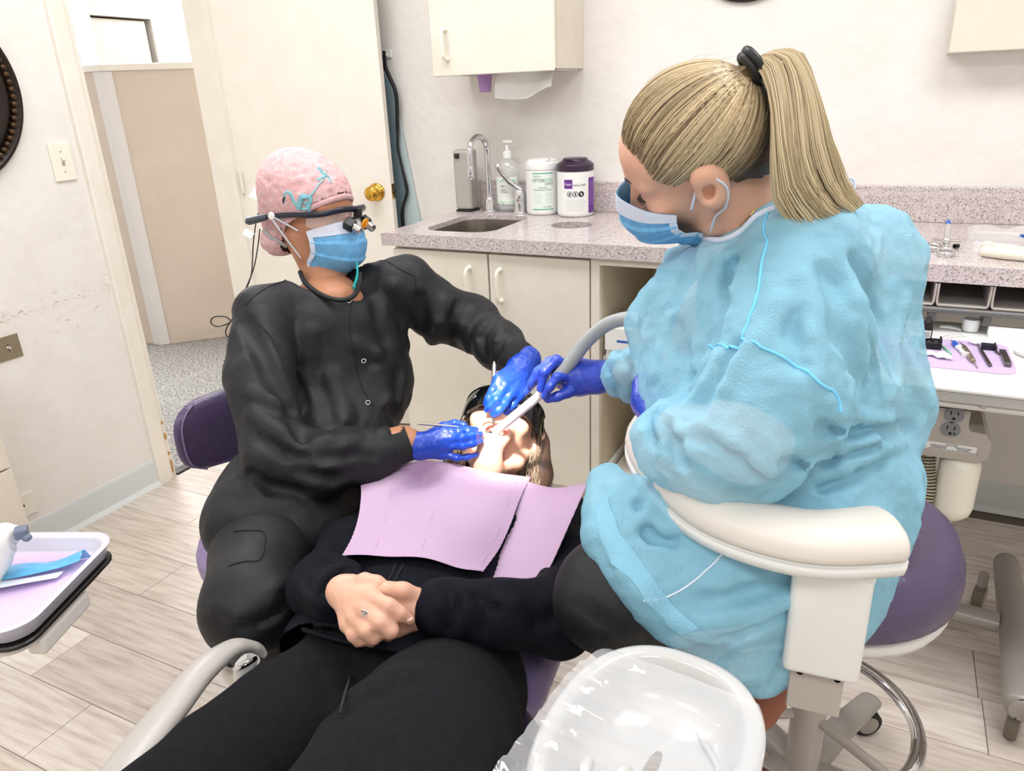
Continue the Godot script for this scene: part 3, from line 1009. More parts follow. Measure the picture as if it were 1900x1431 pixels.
func hall() -> void:
	var cf := MB.new()
	cf.box(Vector3(-7.4, -0.1, -7.2), Vector3(XL - 0.03, -0.001, -1.0))
	struct("floor_hall", cf, M.carpet, "grey flecked carpet in the hall", "carpet")
	# chest-high partition with a turned corner
	var c := Vector3(-3.742, 0, -2.842)
	var d1 := Vector3(0.722, 0, -0.692)
	var d2 := Vector3(-0.993, 0, 0.119)
	var pw := MB.new()
	for d in [d1, d2]:
		var n: Vector3 = d.cross(Vector3.UP)
		if n.z < 0: n = -n
		var ln := 1.5
		pw.rbox(c + d * ln / 2 - n * 0.055 + Vector3(0, 0.745, 0), Vector3(ln / 2, 0.745, 0.055), 0.002, Basis(d, Vector3.UP, d.cross(Vector3.UP)))
	var w := struct("wall_partition", pw, M.pink_wall, "chest-high beige partition in the hall with a white cap", "partition")
	for d in [d1, d2]:
		var n: Vector3 = d.cross(Vector3.UP)
		if n.z < 0: n = -n
		var cp := MB.new()
		cp.rbox(c + d * 0.74 - n * 0.055 + Vector3(0, 1.507, 0), Vector3(0.76, 0.017, 0.07), 0.004, Basis(d, Vector3.UP, d.cross(Vector3.UP)))
		part(w, "cap", cp, M.white_paint)
	for d in [d1, d2]:
		var n: Vector3 = d.cross(Vector3.UP)
		if n.z < 0: n = -n
		var st := MB.new()
		st.rbox(c + d * 0.022 + n * 0.004 + Vector3(0, 0.745, 0), Vector3(0.027, 0.745, 0.006), 0.003, Basis(d, Vector3.UP, d.cross(Vector3.UP)))
		part(w, "corner_strip", st, M.strip)
	# hall walls
	var far := MB.new()
	far.box(Vector3(-6.12, 0, -4.52), Vector3(-6.0, TOP, -0.88))
	far.box(Vector3(-6.12, 0, -7.2), Vector3(-6.0, TOP, -5.14))
	far.box(Vector3(-6.12, 2.02, -5.14), Vector3(-6.0, TOP, -4.52))
	struct("wall_hall", far, M.hall_wall, "cream hall wall beyond the partition", "wall")
	var side := MB.new()
	side.box(Vector3(-6.0, 0, -7.2), Vector3(XL, TOP, -7.08))
	side.box(Vector3(-7.4, 0, -1.0), Vector3(XL - 0.12, TOP, -0.88))
	side.box(Vector3(XL - 0.12, 0, -7.2), Vector3(XL, TOP, ZB - 0.12))
	struct("wall_hall_side", side, M.hall_wall)
	var post := MB.new()
	post.box(Vector3(-4.72, 0, -3.5), Vector3(-4.6, TOP, -1.0))
	struct("wall_hall_return", post, M.cool_wall, "pale grey wall end beside the hall doorway", "wall")
	var rm := MB.new()
	rm.box(Vector3(-7.4, 0, -5.6), Vector3(-7.3, TOP, -4.1))
	rm.box(Vector3(-7.3, 0, -5.6), Vector3(-6.12, TOP, -5.5))
	rm.box(Vector3(-7.3, 0, -4.2), Vector3(-6.12, TOP, -4.1))
	struct("wall_far_room", rm, M.hall_wall)
	var dr := MB.new()
	dr.rbox(Vector3(-6.03, 1.005, -4.81), Vector3(0.018, 1.0, 0.284), 0.003)
	var d := struct("door_2", dr, M.white_paint, "white hall door standing slightly ajar beyond the partition", "door")
	d.rotation.y = 0.0
	var tf := MB.new()
	for q in [[-4.53, 1], [-5.14, -1]]:
		tf.rbox(Vector3(-5.99, 1.02, q[0] + q[1] * 0.03), Vector3(0.016, 1.02, 0.036), 0.004)
	tf.rbox(Vector3(-5.99, 2.055, -4.835), Vector3(0.0165, 0.036, 0.372), 0.004)
	struct("trim_5", tf, M.white_paint, "white casing round the hall door", "door trim")
	# framed picture, only its corner shows over the partition
	var f := thing("picture_frame", "black framed picture hanging beyond the hall partition", "picture", Vector3(-5.98, 1.45, -5.95))
	var pc := Vector3(-5.985, 1.50, -5.98)
	var fr := MB.new()
	for q in [[0, 0.22, 0.3, 0.02], [0, -0.22, 0.3, 0.02], [0.28, 0, 0.02, 0.2], [-0.28, 0, 0.02, 0.2]]:
		fr.rbox(pc + Vector3(0, q[1], q[0]), Vector3(0.014, q[3] + 0.001, q[2]), 0.004)
	part(f, "frame", fr, M.black)
	var mt := MB.new()
	mt.box(pc + Vector3(-0.012, -0.2, -0.26), pc + Vector3(0.002, 0.2, 0.26))
	part(f, "mount", mt, M.white_plastic)


func pull_handle(parent: Node3D, a: Vector3, b: Vector3, out: Vector3, r: float, m: Material) -> void:
	var o := out.normalized()
	var d := (b - a).normalized()
	var h := MB.new()
	var e := out.length()
	var pts := [a, a + out * 0.55, a + out * 0.88 + d * e * 0.12, a + out + d * e * 0.45, a + out + d * e * 0.8]
	var q := []
	for p in pts: q.append(b + (p - a) - d * 2.0 * (p - a).dot(d))
	q.reverse()
	h.tube(pts + q, r, 10)
	for p in [a, b]: h.lathe(p, [Vector2(0, 0), Vector2(r * 1.5, 0), Vector2(r * 1.5, 0.002), Vector2(r, 0.004)], 12, Basis(d, o, d.cross(o)))
	part(parent, "handle", h, m, "cream bow handle")

func back_counter() -> void:
	# worktop with sink and waste cut-outs
	var zf := -1.965
	var cs := CSGCombiner3D.new()
	cs.name = numbered("worktop")
	add_child(cs)
	cs.set_meta("label", "speckled pinkish grey stone worktop along the back wall"); cs.set_meta("category", "worktop")
	var slab := MB.new()
	slab.prism(PackedVector2Array([Vector2(-1.428, ZB), Vector2(-1.432, zf + 0.012), Vector2(-1.42, zf), Vector2(-0.5, -1.95), Vector2(0.3, -1.915), Vector2(XR, -1.86), Vector2(XR, ZB)]), Vector3(0, 0.886, 0), Vector3.RIGHT, Vector3(0, 0, 1), Vector3(0, 0.022, 0), 0.005)
	var cm := CSGMesh3D.new()
	cm.mesh = slab.done()
	cm.material = M.stone
	cs.add_child(cm)
	var lip := MB.new()
	lip.prism(PackedVector2Array([Vector2(-1.428, ZB), Vector2(-1.432, zf + 0.012), Vector2(-1.42, zf), Vector2(-0.5, -1.95), Vector2(0.3, -1.915), Vector2(XR, -1.86), Vector2(XR, -1.90), Vector2(0.3, -1.955), Vector2(-0.5, -1.99), Vector2(-1.40, -2.0), Vector2(-1.398, ZB)]), Vector3(0, 0.868, 0), Vector3.RIGHT, Vector3(0, 0, 1), Vector3(0, 0.027, 0))
	var lm := CSGMesh3D.new()
	lm.mesh = lip.done()
	lm.material = M.stone
	cs.add_child(lm)
	var sc := Vector2(-1.215, -2.205)
	var hole := CSGPolygon3D.new()
	hole.operation = CSGShape3D.OPERATION_SUBTRACTION
	hole.polygon = rrect(0.25, 0.335, 0.07, 6)
	hole.depth = 0.25
	hole.material = M.stone
	cs.add_child(hole)
	hole.rotation_degrees.x = -90
	hole.position = Vector3(sc.x, 1.0, sc.y)
	var wh := CSGCylinder3D.new()
	wh.operation = CSGShape3D.OPERATION_SUBTRACTION
	wh.radius = 0.066; wh.height = 0.2; wh.sides = 40
	wh.material = M.stone
	cs.add_child(wh)
	wh.position = Vector3(-0.894, 0.88, -2.235)
	var sp := MB.new()
	sp.rbox(Vector3((XR - 1.37) / 2, 0.959, ZB + 0.011), Vector3((XR + 1.37) / 2, 0.051, 0.011), 0.003)
	var spl := solo("backsplash", "low speckled stone backsplash strip behind the worktop", "backsplash", Vector3(-0.3, 0.908, ZB), sp, M.stone)
	spl.set_meta("kind", "structure")
	# sink basin
	var sk := thing("sink", "small stainless steel sink sunk in the speckled worktop", "sink", Vector3(sc.x, 0.72, sc.y))
	var rows := []
	for q in [[0.2498, 0.3348, 0.0699, 0.893], [0.247, 0.332, 0.069, 0.8925], [0.246, 0.331, 0.0685, 0.86], [0.238, 0.322, 0.066, 0.78], [0.225, 0.31, 0.062, 0.74], [0.19, 0.27, 0.06, 0.725], [0.08, 0.1, 0.04, 0.721], [0.045, 0.045, 0.0224, 0.718], [0.002, 0.002, 0.00099, 0.717]]:
		var row := []
		for p in rrect(q[0], q[1], q[2], 6): row.append(Vector3(sc.x + p.x, q[3], sc.y + p.y))
		rows.append(row)
	var bs := MB.new()
	bs.grid(rows, true)
	part(sk, "basin", bs, M.steel)
	var dr := MB.new()
	dr.lathe(Vector3(sc.x, 0.719, sc.y), [Vector2(0.0, 0.003), Vector2(0.012, 0.003), Vector2(0.02, 0.005), Vector2(0.024, 0.003), Vector2(0.025, 0.0)], 20)
	part(sk, "drain", dr, M.chrome)
	var bin := MB.new()
	bin.lathe(Vector3(-0.894, 0.3, -2.235), [Vector2(0.0, 0.0), Vector2(0.09, 0.0), Vector2(0.095, 0.5), Vector2(0.088, 0.5), Vector2(0.084, 0.01), Vector2(0, 0.01)], 24)
	solo("waste_bin", "black waste bin below the round hole in the worktop", "waste bin", Vector3(-0.894, 0.3, -2.235), bin, M.black)
	# base cabinet with two doors
	var z0 := ZB + 0.002
	var zd := -1.995
	var cab := thing("base_cabinet", "cream two-door base cabinet under the sink", "cabinet", Vector3(-1.07, 0, -2.25))
	var cb := MB.new()
	cb.box(Vector3(-1.408, 0.1, z0), Vector3(-1.39, 0.866, zd)); cb.box(Vector3(-0.752, 0.1, z0), Vector3(-0.734, 0.866, zd))
	cb.box(Vector3(-1.39, 0.1, z0), Vector3(-0.752, 0.118, zd)); cb.box(Vector3(-1.39, 0.118, z0), Vector3(-0.752, 0.866, z0 + 0.01))
	cb.box(Vector3(-1.39, 0.0, z0), Vector3(-0.734, 0.1, -2.06))
	cb.box(Vector3(-1.39, 0.848, zd - 0.05), Vector3(-0.752, 0.866, zd))
	part(cab, "carcass", cb, M.cream)
	for q in [[-1.407, -1.0655], [-1.0605, -0.737]]:
		var d := MB.new()
		d.rbox(Vector3((q[0] + q[1]) / 2, 0.485, zd + 0.011), Vector3((q[1] - q[0]) / 2, 0.372, 0.0095), 0.003)
		var dd := part(cab, "door", d, M.cream)
		var hx := -1.128 if q[0] < -1.2 else -1.022
		pull_handle(dd, Vector3(hx, 0.812, zd + 0.0205), Vector3(hx, 0.716, zd + 0.0205), Vector3(0, 0, 0.028), 0.0058, M.ivory)
	# open cabinet
	var oc := thing("open_cabinet", "open cream cabinet niche with a pull-out shelf", "cabinet", Vector3(-0.45, 0, -2.25))
	var ob := MB.new()
	ob.box(Vector3(-0.732, 0.0, z0), Vector3(-0.706, 0.866, zd + 0.021))
	ob.box(Vector3(-0.19, 0.0, z0), Vector3(-0.166, 0.866, zd + 0.021))
	ob.box(Vector3(-0.706, 0.845, z0), Vector3(-0.19, 0.866, zd + 0.02))
	ob.box(Vector3(-0.706, 0.0, z0), Vector3(-0.19, 0.12, zd - 0.04))
	part(oc, "carcass", ob, M.cream)
	var oi := MB.new()
	oi.box(Vector3(-0.706, 0.12, z0), Vector3(-0.19, 0.845, z0 + 0.012))
	oi.box(Vector3(-0.7055, 0.12, z0 + 0.012), Vector3(-0.7035, 0.845, zd))
	part(oc, "lining", oi, M.cream_in)
	var sh := MB.new()
	sh.rbox(Vector3(-0.448, 0.157, -2.23), Vector3(0.236, 0.012, 0.25), 0.003)
	part(oc, "shelf", sh, M.cream)
	var mid := MB.new()
	mid.rbox(Vector3(-0.448, 0.56, -2.25), Vector3(0.254, 0.009, 0.255), 0.002)
	part(oc, "shelf", mid, M.cream)
	var rl := MB.new()
	rl.rbox(Vector3(-0.696, 0.172, -2.2), Vector3(0.006, 0.018, 0.24), 0.002)
	rl.tube([Vector3(-0.695, 0.152, -1.99), Vector3(-0.684, 0.152, -1.99)], 0.008, 10)
	part(oc, "slide_rail", rl, M.white_plastic)
	# glove boxes on the middle shelf
	for q in [[0.635, "white glove box with an oval opening on top, uppermost in the niche", 0.0, 0.034], [0.585, "white glove box underneath the uppermost one in the niche", 0.012, 0.0155]]:
		var c := Vector3(-0.618, q[0], -2.08 - q[2])
		var gb := thing("glove_box", q[1], "box", c - Vector3(0, q[3], 0), "glove boxes in the open cabinet")
		var s := MB.new()
		s.rbox(c, Vector3(0.066, q[3], 0.12), 0.0015)
		part(gb, "carton", s, M.white_plastic)
		if q[2] == 0.0:
			var op := MB.new()
			op.lathe(c + Vector3(0, q[3] + 0.0003, 0), [Vector2(0, 0.0), Vector2(1.0, 0.0)], 8, Basis(Vector3(0.032, 0, 0), Vector3.UP, Vector3(0, 0, 0.075)))
			part(gb, "opening", op, M.greige)
			var gl := MB.new()
			gl.ball(c + Vector3(0, q[3] - 0.01, 0.0), Vector3(0.02, 0.016, 0.05), Basis.IDENTITY, 12)
			part(gb, "glove", gl, M.cream_in)
			var bl := MB.new()
			bl.box(c + Vector3(-0.03, -0.008, 0.1201), c + Vector3(0.012, -0.001, 0.1204))
			part(gb, "print", bl, M.blue_ink)
	for q in [[Vector3(-0.565, 0.1695, -2.07), 0.05, 0.115, "cream plastic jar on the pull-out shelf, nearer the front"], [Vector3(-0.545, 0.1695, -2.23), 0.05, 0.15, "cream plastic jar on the pull-out shelf, further back"]]:
		var jar := thing("jar", q[3], "jar", q[0], "jars on the pull-out shelf")
		var s := MB.new()
		s.lathe(q[0], [Vector2(0, 0), Vector2(q[1] * 0.95, 0), Vector2(q[1], 0.006), Vector2(q[1], q[2] * 0.75), Vector2(q[1] * 0.98, q[2] * 0.78)], 24)
		part(jar, "body", s, M.jar)
		var ld := MB.new()
		ld.lathe(q[0], [Vector2(q[1] * 1.04, q[2] * 0.76), Vector2(q[1] * 1.04, q[2] * 0.97), Vector2(q[1] * 0.98, q[2]), Vector2(0, q[2] * 1.01)], 24)
		part(jar, "lid", ld, M.jar)
	# faucet
	var fb := Vector3(-1.29, 0.908, -2.435)
	var fc := thing("faucet", "chrome gooseneck faucet behind the sink", "faucet", fb)
	var b := MB.new()
	b.lathe(fb, [Vector2(0, 0), Vector2(0.031, 0), Vector2(0.031, 0.004), Vector2(0.027, 0.007), Vector2(0.018, 0.008), Vector2(0.017, 0.045), Vector2(0.0145, 0.048), Vector2(0.012, 0.05), Vector2(0.012, 0.056)], 24)
	part(fc, "base", b, M.chrome)
	var pz := func(t: float) -> Vector3: return Vector3(-0.014 * t, 0, 0.105 * t)
	var neck := MB.new()
	var np := [fb + Vector3(0, 0.045, 0), fb + Vector3(0, 0.19, 0)]
	for k in 11:
		var a := PI * k / 10.0
		np.append(fb + Vector3(0, 0.21 + sin(a) * 0.053, 0) + pz.call((1.0 - cos(a)) / 2))
	np.append(fb + Vector3(0, 0.165, 0) + pz.call(1.0))
	neck.tube(np, 0.0105, 14)
	part(fc, "spout", neck, M.chrome)
	var ae := MB.new()
	ae.lathe(fb + Vector3(0, 0.125, 0) + pz.call(1.0), [Vector2(0, 0), Vector2(0.0125, 0), Vector2(0.013, 0.012), Vector2(0.0115, 0.014), Vector2(0.0125, 0.018), Vector2(0.0125, 0.036), Vector2(0.0105, 0.044)], 18)
	part(fc, "aerator", ae, M.chrome)
	var hb := Vector3(-1.165, 0.908, -2.425)
	var hl := thing("faucet_lever", "chrome single lever valve beside the gooseneck faucet", "faucet lever", hb)
	var h1 := MB.new()
	h1.lathe(hb, [Vector2(0, 0), Vector2(0.025, 0), Vector2(0.025, 0.004), Vector2(0.021, 0.007), Vector2(0.02, 0.05), Vector2(0.0215, 0.06), Vector2(0.019, 0.075), Vector2(0.012, 0.085), Vector2(0, 0.088)], 24)
	part(hl, "valve_body", h1, M.chrome)
	var h2 := MB.new()
	h2.tube(spline([hb + Vector3(0.004, 0.078, 0), hb + Vector3(-0.018, 0.098, 0.012), hb + Vector3(-0.045, 0.13, 0.03), hb + Vector3(-0.058, 0.16, 0.04), hb + Vector3(-0.062, 0.172, 0.043)], 4), ramp([0.013, 0.011, 0.0075, 0.011, 0.0075], 4), 12)
	part(hl, "lever", h2, M.chrome)
	# sensor soap dispenser
	var ds := Vector3(-1.385, 0.908, -2.44)
	var sd := thing("soap_dispenser", "tall brushed steel sensor dispenser at the sink corner", "dispenser", ds)
	var s1 := MB.new()
	s1.rbox(ds + Vector3(0, 0.112, 0), Vector3(0.034, 0.105, 0.032), 0.012, Basis.IDENTITY, 4)
	part(sd, "body", s1, M.brushed)
	var s2 := MB.new()
	s2.rbox(ds + Vector3(0, 0.004, 0), Vector3(0.0335, 0.004, 0.0315), 0.003)
	part(sd, "foot", s2, M.black)
	var s3 := MB.new()
	s3.rbox(ds + Vector3(-0.014, 0.196, 0.033), Vector3(0.008, 0.009, 0.009), 0.004)
	part(sd, "nozzle", s3, M.dark_metal)
	# clear pump bottle
	var pb := Vector3(-1.228, 0.908, -2.466)
	var bt := thing("pump_bottle", "clear pump bottle with a green patterned label", "bottle", pb)
	var p1 := MB.new()
	var E := Basis(Vector3(1.0, 0, 0), Vector3.UP, Vector3(0, 0, 0.8))
	p1.lathe(pb, [Vector2(0, 0.001), Vector2(0.038, 0.001), Vector2(0.0445, 0.006), Vector2(0.045, 0.12), Vector2(0.043, 0.145), Vector2(0.034, 0.165), Vector2(0.02, 0.178), Vector2(0.0135, 0.182), Vector2(0.0135, 0.196)], 28, E)
	part(bt, "body", p1, M.clear_plastic)
	var p2 := MB.new()
	p2.lathe(pb, [Vector2(0, 0.01), Vector2(0.039, 0.01), Vector2(0.0415, 0.014), Vector2(0.0415, 0.035), Vector2(0, 0.036)], 28, E)
	part(bt, "liquid", p2, M.gel)
	var p3 := MB.new()
	p3.lathe(pb, [Vector2(0.0158, 0.184), Vector2(0.0158, 0.204), Vector2(0.012, 0.208), Vector2(0.006, 0.21), Vector2(0.0055, 0.235), Vector2(0.0, 0.236)], 18)
	p3.rbox(pb + Vector3(0.006, 0.239, 0.004), Vector3(0.018, 0.0055, 0.008), 0.004)
	part(bt, "pump", p3, M.white_plastic)
	var p4 := MB.new()
	p4.lathe(pb, [Vector2(0.0458, 0.028), Vector2(0.0462, 0.122)], 14, E, PI * 0.12, PI * 0.78)
	part(bt, "label_paper", p4, M.paper)
	for q in [[0.11, 1], [0.034, -1]]:
		for k in 4:
			var a := lerpf(0.25, 0.68, k / 3.0) * PI
			var ch := MB.new()
			for s in [-1.0, 1.0]:
				var c := pb + E * Vector3(cos(a) * 0.0465, q[0], sin(a) * 0.0465)
				var t := (E * Vector3(-sin(a), 0, cos(a))).normalized()
				var nn := (E * Vector3(cos(a), 0, sin(a))).normalized()
				ch.rbox(c + t * s * 0.0035, Vector3(0.0055, 0.0016, 0.0003), 0.0002, Basis(t, Vector3.UP, t.cross(Vector3.UP)).rotated(nn, s * q[1] * 0.78), 1)
			part(bt, "chevron", ch, M.label_green if k % 2 == 0 else M.label_mint)
	lettering(bt, "print", "Foam", 0.007, pb + Vector3(-0.012, 0.092, 0), Vector3(1, 0, 0.15), Vector3.UP, M.text_dark, 0.0002, pb, 0.0378)
	lettering(bt, "print", "Antiseptic", 0.006, pb + Vector3(-0.005, 0.078, 0), Vector3(1, 0, 0.15), Vector3.UP, M.text_grey, 0.0002, pb, 0.0378)
	lettering(bt, "print", "Hand Sanitizer", 0.006, pb + Vector3(-0.002, 0.071, 0), Vector3(1, 0, 0.15), Vector3.UP, M.text_grey, 0.0002, pb, 0.0378)
	wipes_canisters()
	# upper cabinet
	var ux0 := -1.402
	var ux1 := -0.962
	var uf := -2.31
	var uc := thing("wall_cabinet", "cream wall cabinet above the sink", "cabinet", Vector3(-1.18, 1.365, -2.42))
	var u1 := MB.new()
	u1.box(Vector3(ux0 + 0.002, 1.372, ZB + 0.001), Vector3(ux1 - 0.0, 2.2, uf))
	part(uc, "carcass", u1, M.cream_side)
	var u2 := MB.new()
	u2.rbox(Vector3((ux0 + ux1) / 2 - 0.002, 1.785, uf + 0.0105), Vector3((ux1 - ux0) / 2 - 0.002, 0.42, 0.0095), 0.003)
	var ud := part(uc, "door", u2, M.cream)
	pull_handle(ud, Vector3(-1.3447, 1.5032, -2.29), Vector3(-1.3418, 1.4158, -2.29), Vector3(0, 0, 0.028), 0.0058, M.ivory)
	var u3 := MB.new()
	u3.box(Vector3(ux1 - 0.018, 1.3655, ZB + 0.05), Vector3(ux1 - 0.004, 1.372, uf + 0.018))
	u3.box(Vector3(-1.36, 1.3655, uf - 0.12), Vector3(ux1 - 0.03, 1.372, uf - 0.1))
	part(uc, "under_rail", u3, M.greige)
	# paper towel hanging from the cabinet and a cup under it
	var tw := []
	for r in 8:
		var row := []
		for k in 15:
			var u := k / 14.0
			var v := r / 7.0
			var low := 1.372 - v * (0.075 + 0.012 * sin(u * 3.0 + 0.4) - 0.022 * smoothstep(0.5, 1.0, u))
			row.append(Vector3(lerpf(-1.205, -1.005, u) - 0.006 * sin(v * 2.0) * (1.0 - u), low, -2.38 + 0.01 * sin(u * 6.0 + v * 3.0) + 0.02 * v))
		tw.append(row)
	var tm := MB.new()
	tm.sheet(tw, 0.0012)
	solo("paper_towel", "white paper towel hanging below the wall cabinet", "paper towel", Vector3(-1.1, 1.30, -2.38), tm, M.paper)
	var cu := MB.new()
	var cp := Vector3(-1.268, 1.312, -2.40)
	cu.lathe(cp, [Vector2(0, 0.0), Vector2(0.019, 0.0), Vector2(0.0195, 0.003), Vector2(0.0205, 0.015), Vector2(0.0215, 0.018), Vector2(0.0235, 0.04), Vector2(0.0245, 0.043), Vector2(0.0255, 0.06), Vector2(0.0245, 0.06), Vector2(0.018, 0.004), Vector2(0, 0.003)], 24)
	solo("paper_cup", "small purple plastic cup in the dispenser under the wall cabinet", "cup", cp, cu, M.cup)
	# right-hand wall cabinet
	var rc := thing("wall_cabinet", "cream wall cabinet at the right edge above the worktop", "cabinet", Vector3(0.5, 1.357, -2.42))
	var r1 := MB.new()
	r1.box(Vector3(0.092, 1.359, ZB + 0.001), Vector3(0.95, 2.2, -2.475))
	r1.box(Vector3(0.092, 1.3595, -2.475), Vector3(0.95, 2.2, -2.45))
	part(rc, "carcass", r1, M.cream)
	var r2 := MB.new()
	r2.rbox(Vector3(0.52, 1.78, -2.439), Vector3(0.426, 0.421, 0.0095), 0.003)
	part(rc, "door", r2, M.cream_side)
	# round dark frame high on the back wall
	var wr := thing("round_wall_frame", "round dark metal frame high on the back wall", "wall decoration", Vector3(-0.449, 1.70, ZB))
	var w1 := MB.new()
	w1.lathe(Vector3(-0.449, 1.70, ZB + 0.001), [Vector2(0.115, 0.0), Vector2(0.17, 0.0), Vector2(0.173, 0.01), Vector2(0.165, 0.02), Vector2(0.14, 0.024), Vector2(0.115, 0.015), Vector2(0.115, 0.0)], 48, Basis(Vector3.RIGHT, Vector3(0, 0, 1), Vector3.DOWN))
	part(wr, "frame", w1, M.bronze)
	var w2 := MB.new()
	w2.lathe(Vector3(-0.449, 1.70, ZB + 0.004), [Vector2(0.116, 0.0), Vector2(0.0, 0.001)], 32, Basis(Vector3.RIGHT, Vector3(0, 0, 1), Vector3.DOWN))
	part(wr, "face", w2, M.mirror)
	# hook and apron
	var hk := MB.new()
	hk.rbox(Vector3(-1.735, 1.458, ZB + 0.004), Vector3(0.02, 0.014, 0.004), 0.003)
	hk.tube([Vector3(-1.735, 1.456, ZB + 0.004), Vector3(-1.735, 1.452, ZB + 0.035), Vector3(-1.735, 1.462, ZB + 0.045)], 0.005, 8)
	solo("wall_hook", "white plastic hook holding the lead apron", "hook", Vector3(-1.735, 1.45, ZB), hk, M.white_plastic)
	var apf := thing("lead_apron", "grey-blue lead apron with black edging hanging behind the door", "apron", Vector3(-1.82, 0.8, ZB + 0.03))
	var edge := [Vector2(-1.755, 1.405), Vector2(-1.742, 1.375), Vector2(-1.722, 1.32), Vector2(-1.726, 1.23), Vector2(-1.738, 1.13), Vector2(-1.722, 1.03), Vector2(-1.712, 0.965), Vector2(-1.74, 0.90), Vector2(-1.742, 0.80), Vector2(-1.722, 0.70), Vector2(-1.72, 0.6)]
	var rows2 := []
	var bind := []
	for i in edge.size():
		var row := []
		for k in 8: row.append(Vector3(lerpf(edge[i].x + 0.03, -2.05, k / 7.0), edge[i].y + 0.01 * sin(k * 0.8), ZB + 0.036 + 0.006 * sin(k * 1.7 + i * 0.3)))
		rows2.append(row)
		bind.append(Vector3(edge[i].x + 0.03, edge[i].y, ZB + 0.034))
	var am := MB.new()
	am.sheet(rows2, 0.008)
	part(apf, "front_panel", am, M.apron)
	var bm := MB.new()
	bm.tube([Vector3(-1.73, 1.455, ZB + 0.04), Vector3(-1.732, 1.43, ZB + 0.036)] + spline(bind, 3), 0.0075, 8)
	part(apf, "binding", bm, M.black)
	var lp := MB.new()
	lp.rbox(Vector3(-1.732, 1.435, ZB + 0.037), Vector3(0.012, 0.032, 0.004), 0.002)
	part(apf, "loop", lp, M.black)
	var rows3 := []
	for i in 8:
		var v := i / 7.0
		var row := []
		for k in 6: row.append(Vector3(lerpf(lerpf(-1.735, -1.615, pow(v, 0.8)), -2.0, k / 5.0), lerpf(1.39, 0.6, v), ZB + 0.014 + 0.004 * sin(k * 1.3)))
		rows3.append(row)
	var bm2 := MB.new()
	bm2.sheet(rows3, 0.008)
	part(apf, "back_panel", bm2, M.apron_pale)

